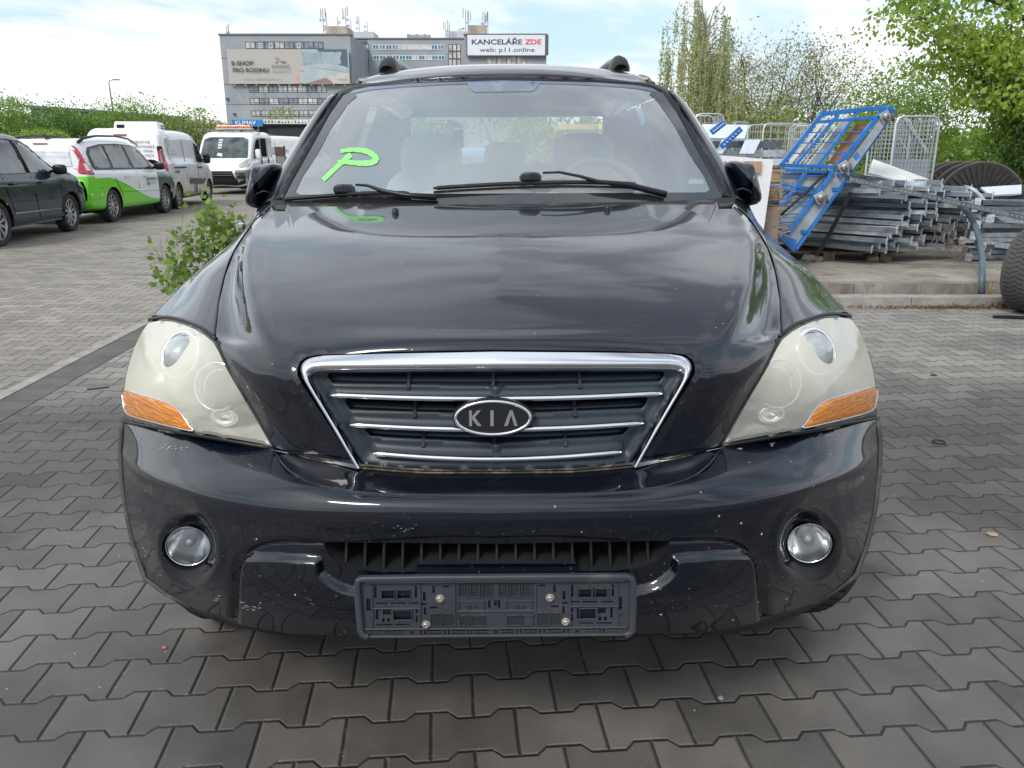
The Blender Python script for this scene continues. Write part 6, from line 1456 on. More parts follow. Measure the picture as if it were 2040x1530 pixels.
# signs on the shed
p0, p1 = pt(463, 252, 42.8), pt(522, 238.5, 42.8)
s1 = empty('shop_sign', (p0.x, 42.8, p0.z), 0, 'bright blue sign with white letters standing on the shed roof', 'sign')
blocks('panel', mat('sign_blue', (.02, .25, .62), .5), s1, ((0, 0, 0), (p1.x - p0.x, .08, p1.z - p0.z))); text_on('lettering', 'KLIMAV', mat('letter_white', (.85, .85, .85), .5), s1, (.18, -.03, .09), (1, 0, 0), (0, 0, 1), 1.05, .19, .03)
p0, p1 = pt(524, 247, 42.9), pt(640, 238, 42.9)
s2 = empty('shop_sign', (p0.x, 42.9, p0.z), 0, 'white strip sign with broken dark markings right of the blue sign', 'sign')
blocks('panel', mat('strip_white', (.7, .71, .69), .5), s2, ((0, 0, 0), (p1.x - p0.x, .08, p1.z - p0.z)))
random.seed(5); b = MB()
for k in range(16): x = .1 + k * .17; b.box((x, -.02, .05), (x + random.uniform(.03, .08), -.01, .1 + random.uniform(0, .08)))
b.build('markings', mat('marking_dark', (.12, .14, .12), .6), s2)
# street lamps
for i, (x, yt, D, lab) in enumerate(((216, 160, 58, 'tall thin street lamp rising over the hedge left of the office block'), (269, 212, 88, 'tiny distant street lamp right of the hall roof'), (388, 216, 88, 'tiny distant street lamp left of the office block'))):
    p = pt(x, yt, D); r = empty('street_lamp', (p.x, D, 0), 0, lab, 'street lamp', 'street lamps beyond the hedge'); M_ = mat('lamp_steel', (.22, .23, .25), .5)
    b = MB(); b.tube([(.08, 0, 0), (.02, 0, p.z - .6), (0, 0, p.z - .15), (.10, 0, p.z), (.35, 0, p.z + .03)], [.07, .045, .035, .03, .03], 6); b.build('pole', M_, r); b = MB(); b.box((.3, -.1, p.z), (.75, .1, p.z + .08)); b.build('lamp_head', M_, r, bevel=.03)
# ================================================================== trees and shrubs
def leafmat(name, a, b, tr=.4):
    m = bpy.data.materials.new(name); m.use_nodes = True; nt = m.node_tree; nt.nodes.clear()
    o = nt.nodes.new('ShaderNodeOutputMaterial'); g = nt.nodes.new('ShaderNodeNewGeometry'); tc = nt.nodes.new('ShaderNodeTexCoord')
    rnd = E(nt, g.outputs['Random Per Island']); n = tex_noise(nt, .9, 3, tc.outputs['Object']).smooth(.35, .65)
    c = mixc(nt, (rnd * .6 + n * .4).clamp(), a, b)
    d = nt.nodes.new('ShaderNodeBsdfDiffuse'); t = nt.nodes.new('ShaderNodeBsdfTranslucent'); nt.links.new(c.s, d.inputs[0]); nt.links.new(c.s, t.inputs[0])
    gl = nt.nodes.new('ShaderNodeBsdfGlossy'); gl.inputs['Roughness'].default_value = .45; gl.inputs[0].default_value = (.8, .8, .8, 1)
    mx = nt.nodes.new('ShaderNodeMixShader'); mx.inputs[0].default_value = tr; nt.links.new(d.outputs[0], mx.inputs[1]); nt.links.new(t.outputs[0], mx.inputs[2])
    m2 = nt.nodes.new('ShaderNodeMixShader'); m2.inputs[0].default_value = .05; nt.links.new(mx.outputs[0], m2.inputs[1]); nt.links.new(gl.outputs[0], m2.inputs[2])
    nt.links.new(m2.outputs[0], o.inputs[0]); return m
LF_BR = leafmat('leaf_bright', (.17, .30, .03), (.42, .55, .07), .5)
LF_MID = leafmat('leaf_mid', (.15, .27, .04), (.33, .48, .09), .45)
LF_DK = leafmat('leaf_dark', (.08, .17, .03), (.19, .33, .055), .4)
LF_OL = leafmat('leaf_olive', (.22, .26, .08), (.44, .48, .18), .45)
LF_BI = leafmat('leaf_birch', (.28, .33, .10), (.50, .55, .22), .45)
LF_YG = leafmat('leaf_yellow_green', (.20, .27, .06), (.44, .46, .16), .4)
BARK = mat('bark', (.11, .085, .065), .9, vscale=12, var=.4); BARKP = mat('birch_bark', (.50, .48, .44), .8, vscale=7, var=.4)
def leaves(name, C, size, m, parent, rng, ar=.62, droop=0.0, n_=None):
    """one small rhombus per centre"""
    C = np.asarray(C, float); n = len(C)
    a = rng.normal(size=(n, 3)); a[:, 2] -= droop; a /= np.linalg.norm(a, axis=1)[:, None]
    b = rng.normal(size=(n, 3)); b -= a * (a * b).sum(1)[:, None]; b /= np.linalg.norm(b, axis=1)[:, None]
    s = size * rng.uniform(.6, 1.35, n)[:, None]; a *= s * .5; b *= s * .5 * ar
    V = np.stack([C - a, C - a * .1 + b, C + a, C - a * .1 - b], 1).reshape(-1, 3)
    me = bpy.data.meshes.new(name); me.vertices.add(4 * n); me.vertices.foreach_set('co', V.ravel()); me.loops.add(4 * n); me.loops.foreach_set('vertex_index', np.arange(4 * n))
    me.polygons.add(n); me.polygons.foreach_set('loop_start', np.arange(n) * 4); me.update(calc_edges=True); me.materials.append(m)
    o = bpy.data.objects.new(name, me); COL.objects.link(o); o.parent = parent; return o
def branches(b, p, d, L, r, depth, rng, tips, spread=.6, up=.15, nseg=4, kids=(2, 4), shrink=.68, gnarl=.16, n=6):
    P = [Vector(p)]; q = Vector(p); d = Vector(d).normalized(); rr = [r]
    for k in range(nseg):
        d = (d + Vector(rng.normal(size=3)) * gnarl + Vector((0, 0, up * .3))).normalized(); q = q + d * (L / nseg); P.append(q.copy()); rr.append(r * (1 - .45 * (k + 1) / nseg))
    b.tube(P, rr, max(3, n), cap=False)
    if depth == 0: tips += [(P[i], d) for i in range(1, nseg + 1)]; return
    for k in range(rng.integers(kids[0], kids[1] + 1)):
        i = rng.integers(max(1, nseg // 2), nseg + 1); nd = (d + Vector(rng.normal(size=3)) * spread + Vector((0, 0, up))).normalized()
        branches(b, P[i], nd, L * shrink * rng.uniform(.75, 1.2), rr[i] * .62, depth - 1, rng, tips, spread, up, nseg, kids, shrink, gnarl, n - 1)
    branches(b, P[-1], d, L * shrink, rr[-1], depth - 1, rng, tips, spread, up, nseg, kids, shrink, gnarl, n - 1)
def blob_pts(rng, c, r, n, shell=.55):
    v = rng.normal(size=(n, 3)); v /= np.linalg.norm(v, axis=1)[:, None]; k = rng.uniform(shell**3, 1, n)**(1 / 3); return np.array(c) + v * k[:, None] * np.array(r)
def shrub(name, x, D, w, h, seed, lab, m=None, size=.09, n=5000, cat='bush', group=None, z0=0, dep=None, clumps=16, base=.0, trunk=True):
    rng = np.random.default_rng(seed); r = empty(name, (x, D, z0), 0, lab, cat, group); dep = dep or w * .8
    C = []
    for k in range(clumps):
        a = rng.uniform(0, 2 * math.pi); rad = math.sqrt(rng.uniform(0, 1)); zc = rng.uniform(base, 1); f = 1 - .45 * zc**2
        c = (math.cos(a) * rad * w * .40 * f, math.sin(a) * rad * dep * .40 * f, h * (.16 + .74 * zc)); rr = rng.uniform(.13, .27) * min(w, h * 1.3)
        C.append(blob_pts(rng, c, (rr * 1.1, rr * 1.1, rr * .85), n // clumps, .2))
    C = np.concatenate(C); C = C[C[:, 2] > .03]
    k = int(n * .008); C = np.concatenate([C, np.stack([rng.uniform(-.45, .45, k) * w, rng.uniform(-.4, .4, k) * dep, h * rng.uniform(.75, 1.08, k)], 1)])
    leaves('crown', C, size, m or LF_MID, r, rng)
    if trunk:
        b = MB(); tips = []
        for k in range(5): branches(b, (rng.uniform(-.15, .15) * w, rng.uniform(-.1, .1) * dep, 0), (rng.uniform(-.4, .4), rng.uniform(-.3, .3), 1), h * .42, .025 * h, 2, rng, tips, .5, .2, 3, (1, 2), .62)
        b.build('trunk', BARK, r, True)
    return r
HG = 'shrubs of the hedge behind the parked vehicles'
random.seed(11)
hx = [(-30, 38, 6, 3.6, LF_MID), (-26.2, 36, 5.5, 3.9, LF_BR), (-22.6, 37, 5, 4.1, LF_MID), (-22.9, 41, 5, 3.5, LF_DK), (-19.6, 38, 4.6, 3.7, LF_DK), (-17.2, 39, 4.2, 3.9, LF_MID), (-19.0, 33.5, 3.4, 2.3, LF_BR), (-15.2, 41, 3.8, 3.2, LF_OL), (-25, 31, 5, 2.4, LF_OL), (-17.0, 43.5, 3.2, 3.1, LF_DK), (-16.0, 35, 3.4, 2.2, LF_MID)]
labs = ['broad mid green shrub at the left edge of the hedge', 'bright green shrub with a ragged top near the left edge', 'tallest shrub of the hedge with a leafy tip', 'dark shrub standing behind the tallest one', 'dark green shrub under the street lamp', 'mid green shrub below the right end of the hall roof', 'low bright shrub in front of the hedge behind the vans', 'olive twiggy shrub right of the hall roof', 'low olive shrub behind the scrap bumpers', 'dark shrub just left of the black shed', 'low green shrub behind the cooling box van']
for i, ((x, D, w, h, m), lab) in enumerate(zip(hx, labs)): shrub('hedge_shrub', x, D, w * 1.2, h * .93, 20 + i, lab, m, .10, 17000, 'shrub', HG, clumps=36)
p = pt(412, 206, 43); shrub('small_tree', p.x, 41, 3.2, pt(412, 203, 41).z, 51, 'light green young tree with feathery tip left of the office block', LF_BR, .12, 3600, 'tree', None, clumps=15)
def twiggy(name, x, D, h, seed, lab, m, nleaf, spread=.5, lsize=.09, group=None, lean=(0, 0), depth=4, kids=(2, 3), z0=0, L0=.30, r0=.05, bark=None, nstem=1, up=.2, fill=1.0):
    rng = np.random.default_rng(seed); r = empty(name, (x, D, z0), 0, lab, 'tree', group); b = MB(); tips = []
    for k in range(nstem): branches(b, (rng.uniform(-.2, .2) * (nstem > 1), 0, 0), (lean[0] + rng.uniform(-.25, .25) * (nstem > 1), lean[1], 1), h * L0, r0, depth, rng, tips, spread, up, 4, kids, .72)
    b.build('trunk', bark or BARK, r, True)
    T = np.array([tuple(t[0]) for t in tips]); idx = rng.integers(0, len(T), nleaf); C = T[idx] + rng.normal(size=(nleaf, 3)) * .13 * fill
    leaves('crown', C, lsize, m, r, rng); return r
for i, (xp, D, h, lab) in enumerate(((316, 60, 4.4, 'bare reddish sapling beyond the hedge, right of the hall'), (358, 62, 4.6, 'sparse brownish sapling left of the feathery young tree'))):
    q = pt(xp, 250, D); twiggy('bare_sapling', q.x, D, h, 70 + i, lab, LF_OL, 500, .35, .10, 'bare saplings beyond the hedge', depth=3, kids=(2, 3), L0=.35, r0=.05, nstem=3)
p = pt(560, 240, 62); shrub('roadside_tree', p.x, 62, 4.2, 4.6, 61, 'pale green round tree in front of the office block', LF_YG, .16, 3200, 'tree', None, clumps=14)
p = pt(505, 240, 66); shrub('thin_bush', p.x, 66, 2.6, 4.0, 62, 'thin grey-green bush above the blue sign', LF_OL, .14, 700, 'bush', None, clumps=9)
# right side: green wall of bushes
RG = 'bushes along the fence on the right'
for i, (x, D, w, h, m, lab) in enumerate(((8.6, 18.5, 3.6, 2.9, LF_MID, 'mid green bush behind the blue roll cage'), (11.2, 17.5, 3.4, 2.7, LF_BR, 'bright green bush behind the tall grey roll cage'), (5.9, 20.5, 3.4, 2.5, LF_OL, 'olive bush left of the blue roll cage top'), (9.2, 14.6, 2.6, 2.1, LF_DK, 'dark green bush behind the cable drum'), (11.3, 15.0, 3.0, 2.5, LF_MID, 'deep green bush at the foot of the big tree'), (7.3, 16.2, 2.6, 1.9, LF_MID, 'low green bush behind the leaning cage'), (9.9, 12.9, 1.9, 1.7, LF_MID, 'low bush right of the cable drum'), (13.2, 19.5, 3.4, 3.4, LF_DK, 'dark bush behind the big tree at the right edge'))):
    shrub('fence_bush', x, D, w, h, 90 + i, lab, m, .07, 11000, 'bush', RG, clumps=22, z0=.2)
shrub('pale_bush', 8.75, 13.4, .9, 1.75, 120, 'pale yellow-green young bush right of the tall grey roll cage', LF_YG, .07, 1500, 'bush', None, clumps=9, z0=.2)
# sparse twiggy trees
twiggy('bare_tree', 7.3, 24.5, 6.6, 200, 'big half bare tree with thin brown twigs behind the blue cage', LF_OL, 9000, .85, .075, None, (.05, 0), 5, (2, 4), 0, .26, .10, None, 4, .06, 1.5)
twiggy('bare_tree', 9.3, 25.5, 6.0, 203, 'second half bare tree with pinkish twigs left of the big bright tree', LF_OL, 4500, .80, .08, None, (0, 0), 5, (2, 3), 0, .27, .09, None, 2, .12, 1.5)
# weeping birch
def birch(x, D, h, seed):
    rng = np.random.default_rng(seed); r = empty('weeping_birch', (x, D, 0), 0, 'weeping birch with hanging strands beside the roof of the black car', 'tree'); b = MB(); C = []
    b.tube([(0, 0, 0), (.15, 0, h * .4), (.05, 0, h * .7), (.2, 0, h * .97)], [.11, .08, .05, .015], 7)
    for k in range(64):
        z0 = h * rng.uniform(.45, .97); a = rng.uniform(0, 2 * math.pi); R0 = rng.uniform(.3, 1.45) * (1.25 - .75 * (z0 / h)); up_ = rng.uniform(.1, .45)
        e = Vector((math.cos(a) * R0, math.sin(a) * R0, z0 + up_)); b.tube([(.1, 0, z0 - .2), (e * .6 + Vector((0, 0, z0 * .4))), e], [.02, .014, .009], 4, cap=False)
        for j in range(3):
            L = rng.uniform(.8, 2.3); s = e + Vector(rng.normal(size=3)) * .12; t = [s]; n = 8
            for i in range(n): t.append(t[-1] + Vector((rng.normal() * .02, rng.normal() * .02, -L / n)))
            b.tube(t, .006, 3, cap=False); P = np.array([tuple(q) for q in t]); m_ = int(L * 70); u = rng.uniform(0, n, m_); i0 = u.astype(int); f = (u - i0)[:, None]; C.append(P[i0] * (1 - f) + P[i0 + 1] * f + rng.normal(size=(m_, 3)) * .035)
    b.build('trunk', BARKP, r, True); leaves('crown', np.concatenate(C), .06, LF_BI, r, rng, .6, 1.0)
birch(4.6, 21.0, 4.7, 31)
# big bright tree at the right
def bigtree():
    rng = np.random.default_rng(77); r = empty('broadleaf_tree', (9.6, 14.5, .2), 0, 'big tree with bright yellow-green leaves overhanging from the right edge', 'tree'); b = MB(); C = []; C2 = []
    P = [Vector((0, 0, 0)), Vector((-.02, 0, 1.0)), Vector((-.12, 0, 2.0)), Vector((-.1, 0, 3.1)), Vector((.1, 0, 4.6))]; b.tube(P, [.15, .13, .10, .08, .03], 9)
    P = [Vector((-.55, -.2, 0)), Vector((-.75, -.2, .9)), Vector((-1.05, -.2, 1.6)), Vector((-1.3, -.2, 2.3)), Vector((-1.4, -.2, 3.2))]; b.tube(P, [.08, .07, .055, .04, .02], 8)
    arms = [((-.1, 0, 2.0), (-1.3, -.4, 2.55), (-2.6, -.8, 3.05)), ((-.1, 0, 2.5), (-1.2, -.3, 3.2), (-2.2, -.6, 3.9)), ((-.1, 0, 2.9), (-.9, .2, 3.9), (-1.3, .3, 4.8)), ((-.1, 0, 1.8), (-1.0, -.5, 2.1), (-2.0, -1.0, 2.2)), ((-.12, 0, 1.6), (.9, -.5, 2.4), (1.8, -.8, 2.9)), ((-1.2, -.2, 2.0), (-1.9, -.5, 2.3), (-2.4, -.8, 2.45)),
            ((-.1, 0, 3.0), (.7, 0, 3.8), (1.3, 0, 4.6)), ((-.1, 0, 2.2), (-1.0, -.8, 2.9), (-1.8, -1.4, 3.5)), ((-.1, 0, 1.5), (-.7, -.5, 1.75), (-1.25, -.9, 1.75)), ((-.1, 0, 2.6), (-.5, -1.0, 3.1), (-.7, -1.8, 3.5)), ((-1.3, -.2, 2.4), (-2.0, 0, 3.1), (-2.8, .1, 3.6)), ((0, 0, 2.4), (.5, -.9, 2.7), (.9, -1.6, 2.9)), ((-.1, 0, 2.3), (-1.6, -.4, 2.9), (-3.2, -.7, 3.25)), ((-.1, 0, 2.8), (-1.6, -.2, 3.5), (-3.0, -.3, 3.9)), ((-1.3, -.2, 2.2), (-2.0, -.6, 2.6), (-2.9, -.9, 2.75)), ((-.1, 0, 1.5), (.3, -.6, 1.9), (.6, -1.1, 2.1)), ((-1.0, -.2, 1.5), (-1.3, -.4, 1.9), (-1.7, -.7, 2.0)), ((-.1, 0, 1.9), (-.5, -.7, 2.3), (-.9, -1.2, 2.5))]
    for A in arms:
        A = [Vector(a) for a in A]; b.tube(A, [.05, .032, .012], 6)
        for k in range(12):
            t = rng.uniform(.25, 1.05); q = A[0].lerp(A[1], t * 2) if t < .5 else A[1].lerp(A[2], t * 2 - 1); e = q + Vector((rng.normal() * .34, rng.normal() * .34, rng.normal() * .20)); b.tube([q, (q + e) / 2 + Vector((0, 0, .05)), e], [.010, .007, .004], 4, cap=False)
            nn_ = 62; pts = np.array(e) + rng.normal(size=(nn_, 3)) * np.array((.24, .24, .10)); C.append(pts)
    b.build('trunk', BARK, r, True); C = np.concatenate(C); leaves('crown', C, .10, LF_BR, r, rng, .6, .7)
bigtree()
# sapling leaning out behind the black car
def sapling():
    rng = np.random.default_rng(9); r = empty('poplar_sapling', (-1.72, 4.95, 0), 0, 'young poplar with fresh round leaves leaning out left of the black car', 'sapling'); b = MB(); C = []
    LT = [(0, [(-.02, .50), (-.08, .80), (-.17, 1.05)]), (0, [(.02, .50), (-.02, .75), (-.05, .98)]), (0, [(-.05, .45), (-.22, .62), (-.42, .72)]), (0, [(-.1, .40), (-.27, .50), (-.46, .57)]), (0, [(0, .55), (0, .80), (-.10, 1.0)]), (0, [(-.03, .50), (-.12, .70), (-.28, .86)])]
    for k, (_, pts) in enumerate(LT):
        P = [Vector((0, 0, 0))] + [Vector((x, .12 * math.sin(k * 2 + i), z)) for i, (x, z) in enumerate(pts)]; b.tube(P, [.008, .006, .004, .0018], 6)
        for j in range(260):
            t = rng.uniform(.75, 3.0); i = min(int(t), 2); q = P[i].lerp(P[i + 1], t - i); e = q + Vector((rng.normal() * .06, rng.normal() * .07, rng.normal() * .055))
            if e.z > .2: C.append(tuple(e)); 
            if j % 4 == 0: b.tube([q, e], .0014, 3, cap=False)
    b.build('stem', mat('green_stem', (.22, .20, .08), .7), r, True)
    me_ = tag(leaves('foliage', C, .042, LF_SAP, r, rng, .9, .3))
LF_SAP = leafmat('leaf_poplar', (.10, .24, .02), (.34, .44, .12), .45)
sapling()
# ================================================================== raised slab, kerb and the steel yard on the right
KY = gd(1860, 613).y
ZP = .205; PYF = KY + .22
SLAB = mat('slab_concrete', (.30, .27, .225), .9, vscale=2.2, var=.3, bmp=.004, bscale=30, dirt=((.13, .115, .09), 2.5, .5))
tag(blocks('slab', SLAB, None, ((1.2, PYF, -.02), (26, 34, ZP))), kind='structure')
WST = mat('stained_concrete', (.30, .275, .235), .9, vscale=3, var=.3, bmp=.003, bscale=35, dirt=((.15, .13, .10), 3.0, .45, (2, 1, .5)))
b = MB()
for k in range(12): x = 1.2 + k * 1.95; b.box((x, PYF - .02, -.02), (x + 1.944, PYF - .002, ZP - .02))
tag(b.build('slab_edge', WST), kind='structure')
b = MB()
for k in range(22): x = 1.25 + k * 1.0 + .35; b.box((x, KY, -.02), (x + .994, KY + .15, .098 + .003 * (k % 2)))
tag(b.build('kerb', CONL, bevel=.008), kind='structure')
tag(blocks('gravel_strip', mat('strip_dirt', (.16, .13, .10), .95, vscale=20, var=.4, bmp=.01, bscale=60), None, ((1.2, KY + .152, -.02), (26, PYF - .022, .06))), kind='structure')
# litter along the kerb
def litter():
    rng = np.random.default_rng(4); n = 2600; X = np.concatenate([rng.uniform(2.8, 6.5, n // 3), rng.normal(4.62, .16, n // 3), rng.normal(3.95, .25, n // 3)]); Yc = KY - np.abs(rng.normal(size=len(X))) * .045; Z = np.abs(rng.normal(size=len(X))) * .010 + .004
    Z[n // 3:2 * (n // 3)] += rng.uniform(0, .045, n // 3)
    o = leaves('leaf_litter', np.stack([X, Yc, Z], 1), .024, leafmat('litter_brown', (.10, .055, .03), (.26, .17, .09), .1), None, rng, .35); tag(o, 'brown leaf litter swept against the kerb on the right', 'leaf litter', kind='stuff')
litter()
def galv(name, lo, hi):
    m = mat(name, hi, .30, .75, var=.25, vscale=8, dirt=((.20, .23, .25), 3.5, .5, (1, 1, 1), .6)); nt = m.node_tree; b = nt.nodes['Principled BSDF']; old = b.inputs['Base Color'].links[0].from_socket
    oi = nt.nodes.new('ShaderNodeObjectInfo'); nt.links.new(mixc(nt, E(nt, oi.outputs['Random']), lo, E(nt, old)).s, b.inputs['Base Color']); return m
GALV = galv('galvanised', (.05, .065, .085), (.62, .68, .73)); GALVD = galv('dull_galvanised', (.04, .05, .07), (.36, .43, .48))
GALVP = mat('pale_galvanised', (.66, .69, .71), .4, .3, var=.2)
# one folded shelf beam with end plates; local axis +X, origin at its left end
def beam_vf(L, w, h, t=.003, plate=True):
    b = MB(); prof = [(-w / 2, 0), (-w / 2, h), (-w * .22, h), (-w * .16, h * .72), (w * .16, h * .72), (w * .22, h), (w / 2, h), (w / 2, 0)]
    n = len(prof); V = [Vector((x, y, z)) for x in (0, L) for y, z in prof]; b.add(V, [(i, i + 1, n + i + 1, n + i) for i in range(n - 1)])
    q = MB()
    if plate:
        q.box((L, -w * .50, -.016), (L + .004, w * .30, h + .022))
        for dy in (-w * .30, 0):
            q.lathe([(.006, 0), (0, .0)], 8, Matrix.Translation((L + .0055, dy, h * .5)) @ Matrix.Rotation(R(90), 4, 'Y'), mi=1)
    return b, q
BG = 'galvanised bars stacked on the slab'
protos = []
for i, (w, h, m, L) in enumerate(((.095, .046, GALV, 2.2), (.085, .040, GALVD, 2.3), (.11, .042, GALV, 2.1))):
    bb_, q = beam_vf(L, w, h); o = bb_.build('galvanised_bar', m, None, solid=.0025); e = q.build('end_plate', None, o, mats=[GALVP, DARK])
    protos.append((o, e, L)); 
used = [False] * 3
random.seed(21)
PXB = lambda x, D: pt(x, 450, D).x
def place_beam(x1, D, z, yaw, pitch, roll, k, lab):
    o, e, L = protos[k]
    if used[k]: o = o.copy(); COL.objects.link(o); e2 = e.copy(); COL.objects.link(e2); e2.parent = o
    used[k] = True
    M = Matrix.Rotation(yaw, 4, 'Z') @ Matrix.Rotation(pitch, 4, 'Y') @ Matrix.Rotation(roll, 4, 'X')
    p = Vector((x1, D, z)) - (M @ Vector((L, 0, 0))); o.matrix_world = Matrix.Translation(p) @ M; tag(o, lab, 'metal bar', BG)
rows = 13; cnt = 0
for r_ in range(rows):
    z = ZP + .13 + r_ * .056
    f = r_ / (rows - 1)
    for c_ in range(6):
        D = 8.50 + c_ * .10 + random.uniform(-.02, .02) + .05 * (r_ % 2)
        # right-hand ends step outward with depth, as the photo's staggered bundle
        xe = (3.72 + .40 * math.sin(f * 3.0)) + c_ * .235 + random.uniform(-.10, .12) - (.25 if r_ > 11 else 0)
        k = random.choice((0, 0, 1, 2)); roll = random.choice((0, math.pi)) + random.uniform(-.12, .12)
        place_beam(xe, D, z + random.uniform(-.014, .014) + (.05 if roll > 1 else 0), R(-36 + random.uniform(-3, 3)), R(1.2 - f * 1.0 + random.uniform(-1.2, 1.2)), roll, k, 'galvanised steel bar lying in the big stack right of the black car'); cnt += 1
# second stack running off to the right
for r_ in range(10):
    z = ZP + .07 + r_ * .060
    for c_ in range(3):
        L = protos[1][2]; D = 8.85 + c_ * .16 + random.uniform(-.03, .03); xl_ = 5.05 + .10 * math.sin(r_ * 1.3) + random.uniform(-.10, .15) + c_ * .1
        place_beam(xl_, D, z, R(200 + random.uniform(-4, 4)), R(random.uniform(-3.5, -.5)), random.choice((0, math.pi)), random.choice((0, 1)), 'galvanised steel bar in the second stack behind the bent pipe'); cnt += 1
# loose perforated beams lying over the stacks
PB_ = mat('perforated_dark', (.16, .18, .195), .5, .4, var=.3, vscale=10)
def perf(a, c, w, h, lab, m=PB_, label_cat='upright', grp='perforated uprights lying over the stacks'):
    A_ = Vector(a); C_ = Vector(c); d = (C_ - A_); L = d.length; r = empty('perforated_upright', A_, 0, lab, label_cat, grp); r.rotation_euler = d.to_track_quat('X', 'Z').to_euler()
    b = MB(); b.box((0, -w / 2, 0), (L, w / 2, .004)); b.box((0, -w / 2, -h), (L, -w / 2 + .004, -.001)); b.box((0, w / 2 - .004, -h), (L, w / 2, -.001)); b.build('channel', m, r)
    b = MB(); n = int(L / .05)
    for k in range(n): b.box((.02 + k * .05, -w / 2 - .002, -h * .7), (.045 + k * .05, -w / 2 + .001, -h * .25)); b.box((.015 + k * .05, -.02, .004), (.04 + k * .05, .02, .006))
    b.build('slots', mat('slot_pale', (.26, .28, .30), .5, .3), r); return r
perf(pt(1690, 352, 8.42), pt(2050, 432, 8.30), .09, .045, 'long dark perforated upright crossing both stacks diagonally')
perf(pt(1672, 380, 8.95), pt(1800, 385, 9.3), .09, .04, 'short perforated upright under the diagonal one')
perf(pt(1668, 362, 9.1), pt(1835, 372, 9.4), .09, .04, 'pale perforated upright behind the diagonal one', GALV)
perf(pt(1690, 342, 9.4), pt(1900, 400, 9.6), .07, .04, 'upper dark perforated upright in the tangle on the stack')
perf(pt(1905, 430, 9.0), pt(2060, 436, 8.9), .10, .05, 'perforated upright on top of the second stack', GALV)
perf(pt(1945, 478, 8.9), pt(2060, 492, 8.8), .10, .05, 'perforated upright in the middle of the second stack', GALV)
perf(pt(1958, 520, 8.8), pt(2035, 545, 8.6), .10, .05, 'lowest perforated upright sticking out near the tyre', GALVP)
# plastic strap round the stack
b = MB()
P1 = [pt(x, y, D) for x, y, D in ((1695, 383, 8.52), (1682, 410, 8.55), (1666, 440, 8.62), (1650, 470, 8.70), (1636, 495, 8.72), (1626, 508, 8.72))]
for a, c in zip(P1[:-1], P1[1:]): b.bar(a, c, .006, .045, (1, 0, 0))
o = b.build('strap', mat('strap_black', (.02, .02, .022), .6)); tag(o, 'black strap hanging over the front of the steel stack', 'strap')
# pallet and rubble underneath
PAL = mat('old_pallet_wood', (.22, .17, .125), .9, vscale=9, var=.4, bmp=.003, bscale=60)
pal = empty('pallet', (3.55, 9.0, ZP), R(-6), 'broken wooden pallet under the big steel stack', 'pallet')
blocks('deck', PAL, pal, *[((-.75, -.1 + .16 * k, .085), (.75, .0 + .16 * k, .10)) for k in range(5)])
for x in (-.7, -.1, .5): 
    for y in (-.1, .45): blocks('block', PAL, pal, ((x, y, .0), (x + .12, y + .09, .085)), bevel=.004)
for x, y, s, lab in ((1612, 512, .055, 'grey lump of rubble beside the pallet'), (1735, 536, .05, 'flat brown stone in front of the pallet'), (1628, 520, .045, 'knotted rag lump at the pallet corner')):
    p = pt(x, y, 8.82); b = MB(); random.seed(x); cushion(b, 0, 0, 0, s * 1.5, s, s * .8, 0, 2.4, 9, 6)
    V = [v + Vector((random.uniform(-.2, .2), random.uniform(-.2, .2), random.uniform(-.2, .2))) * s for v in b.v]; o = link('rubble', V, b.f, mat('rubble_grey', (.24, .215, .17), .95, var=.3), None, False); o.location = (p.x, p.y, ZP + s * .6); tag(o, lab, 'rubble', 'rubble under the steel stack')
# ---- blue leaning roll cage
BLU = mat('blue_paint', (.012, .15, .47), .35, coat=.4, var=.2, vscale=8, dirt=((.10, .16, .24), 12, .62))
cg = empty('roll_cage', (3.9, 8.7, ZP), 0, 'blue roll cage tipped on its side and leaning on the steel stack', 'cage')
def W_(x, y, D): return pt(x, y, D) - cg.location
DT, DB = 8.75, 8.25
def dd_(y): return DT + (DB - DT) * (y - 213) / 285.0
def bp(x, y, o=0): return W_(x, y, dd_(y) + o)
b = MB()
for a, c, w in (((1637, 227), (1764, 214), .045), ((1764, 214), (1667, 331), .045), ((1637, 227), (1556, 329), .04), ((1556, 329), (1668, 333), .035), ((1556, 338), (1656, 343), .035), ((1630, 243), (1748, 234), .03), ((1673, 224), (1585, 329), .03), ((1712, 220), (1628, 330), .03), ((1660, 341), (1570, 464), .04), ((1608, 340), (1555, 412), .03), ((1557, 368), (1625, 377), .03), ((1556, 376), (1620, 385), .025)): b.bar(bp(*a), bp(*c), w, w, (0, 1, 0))
b.build('frame', BLU, cg, bevel=.004)
b = MB()
for yl, x0, x1 in ((264, 1608, 1728), (285, 1590, 1706), (306, 1573, 1690), (352, 1556, 1645), (396, 1556, 1612), (405, 1554, 1606), (428, 1553, 1590), (444, 1552, 1580)): b.tube([bp(x0, yl, .005), bp(x1, yl - 2, .005)], .006, 5)
b.build('rungs', BLU, cg)
b = MB()
for k in range(11):
    f = k / 10; b.tube([bp(1637 - 81 * f + 6, 227 + 102 * f, .42), bp(1690 - 81 * f, 222 + 106 * f, .42)], .0035, 4)
for k in range(7):
    x0 = 1640 + k * 8; b.tube([bp(x0, 226, .42), bp(x0 - 82, 330, .42)], .0035, 4)
for k in range(9): y = 345 + k * 9; b.tube([bp(1555, y, .3), bp(1610 - k * 3, y + 2, .3)], .003, 4)
b.tube([bp(1650, 232, .4), bp(1572, 330, .4)], .016, 6); b.tube([bp(1690, 228, .4), bp(1610, 330, .4)], .016, 6)
b.build('back_mesh', GALVP, cg)
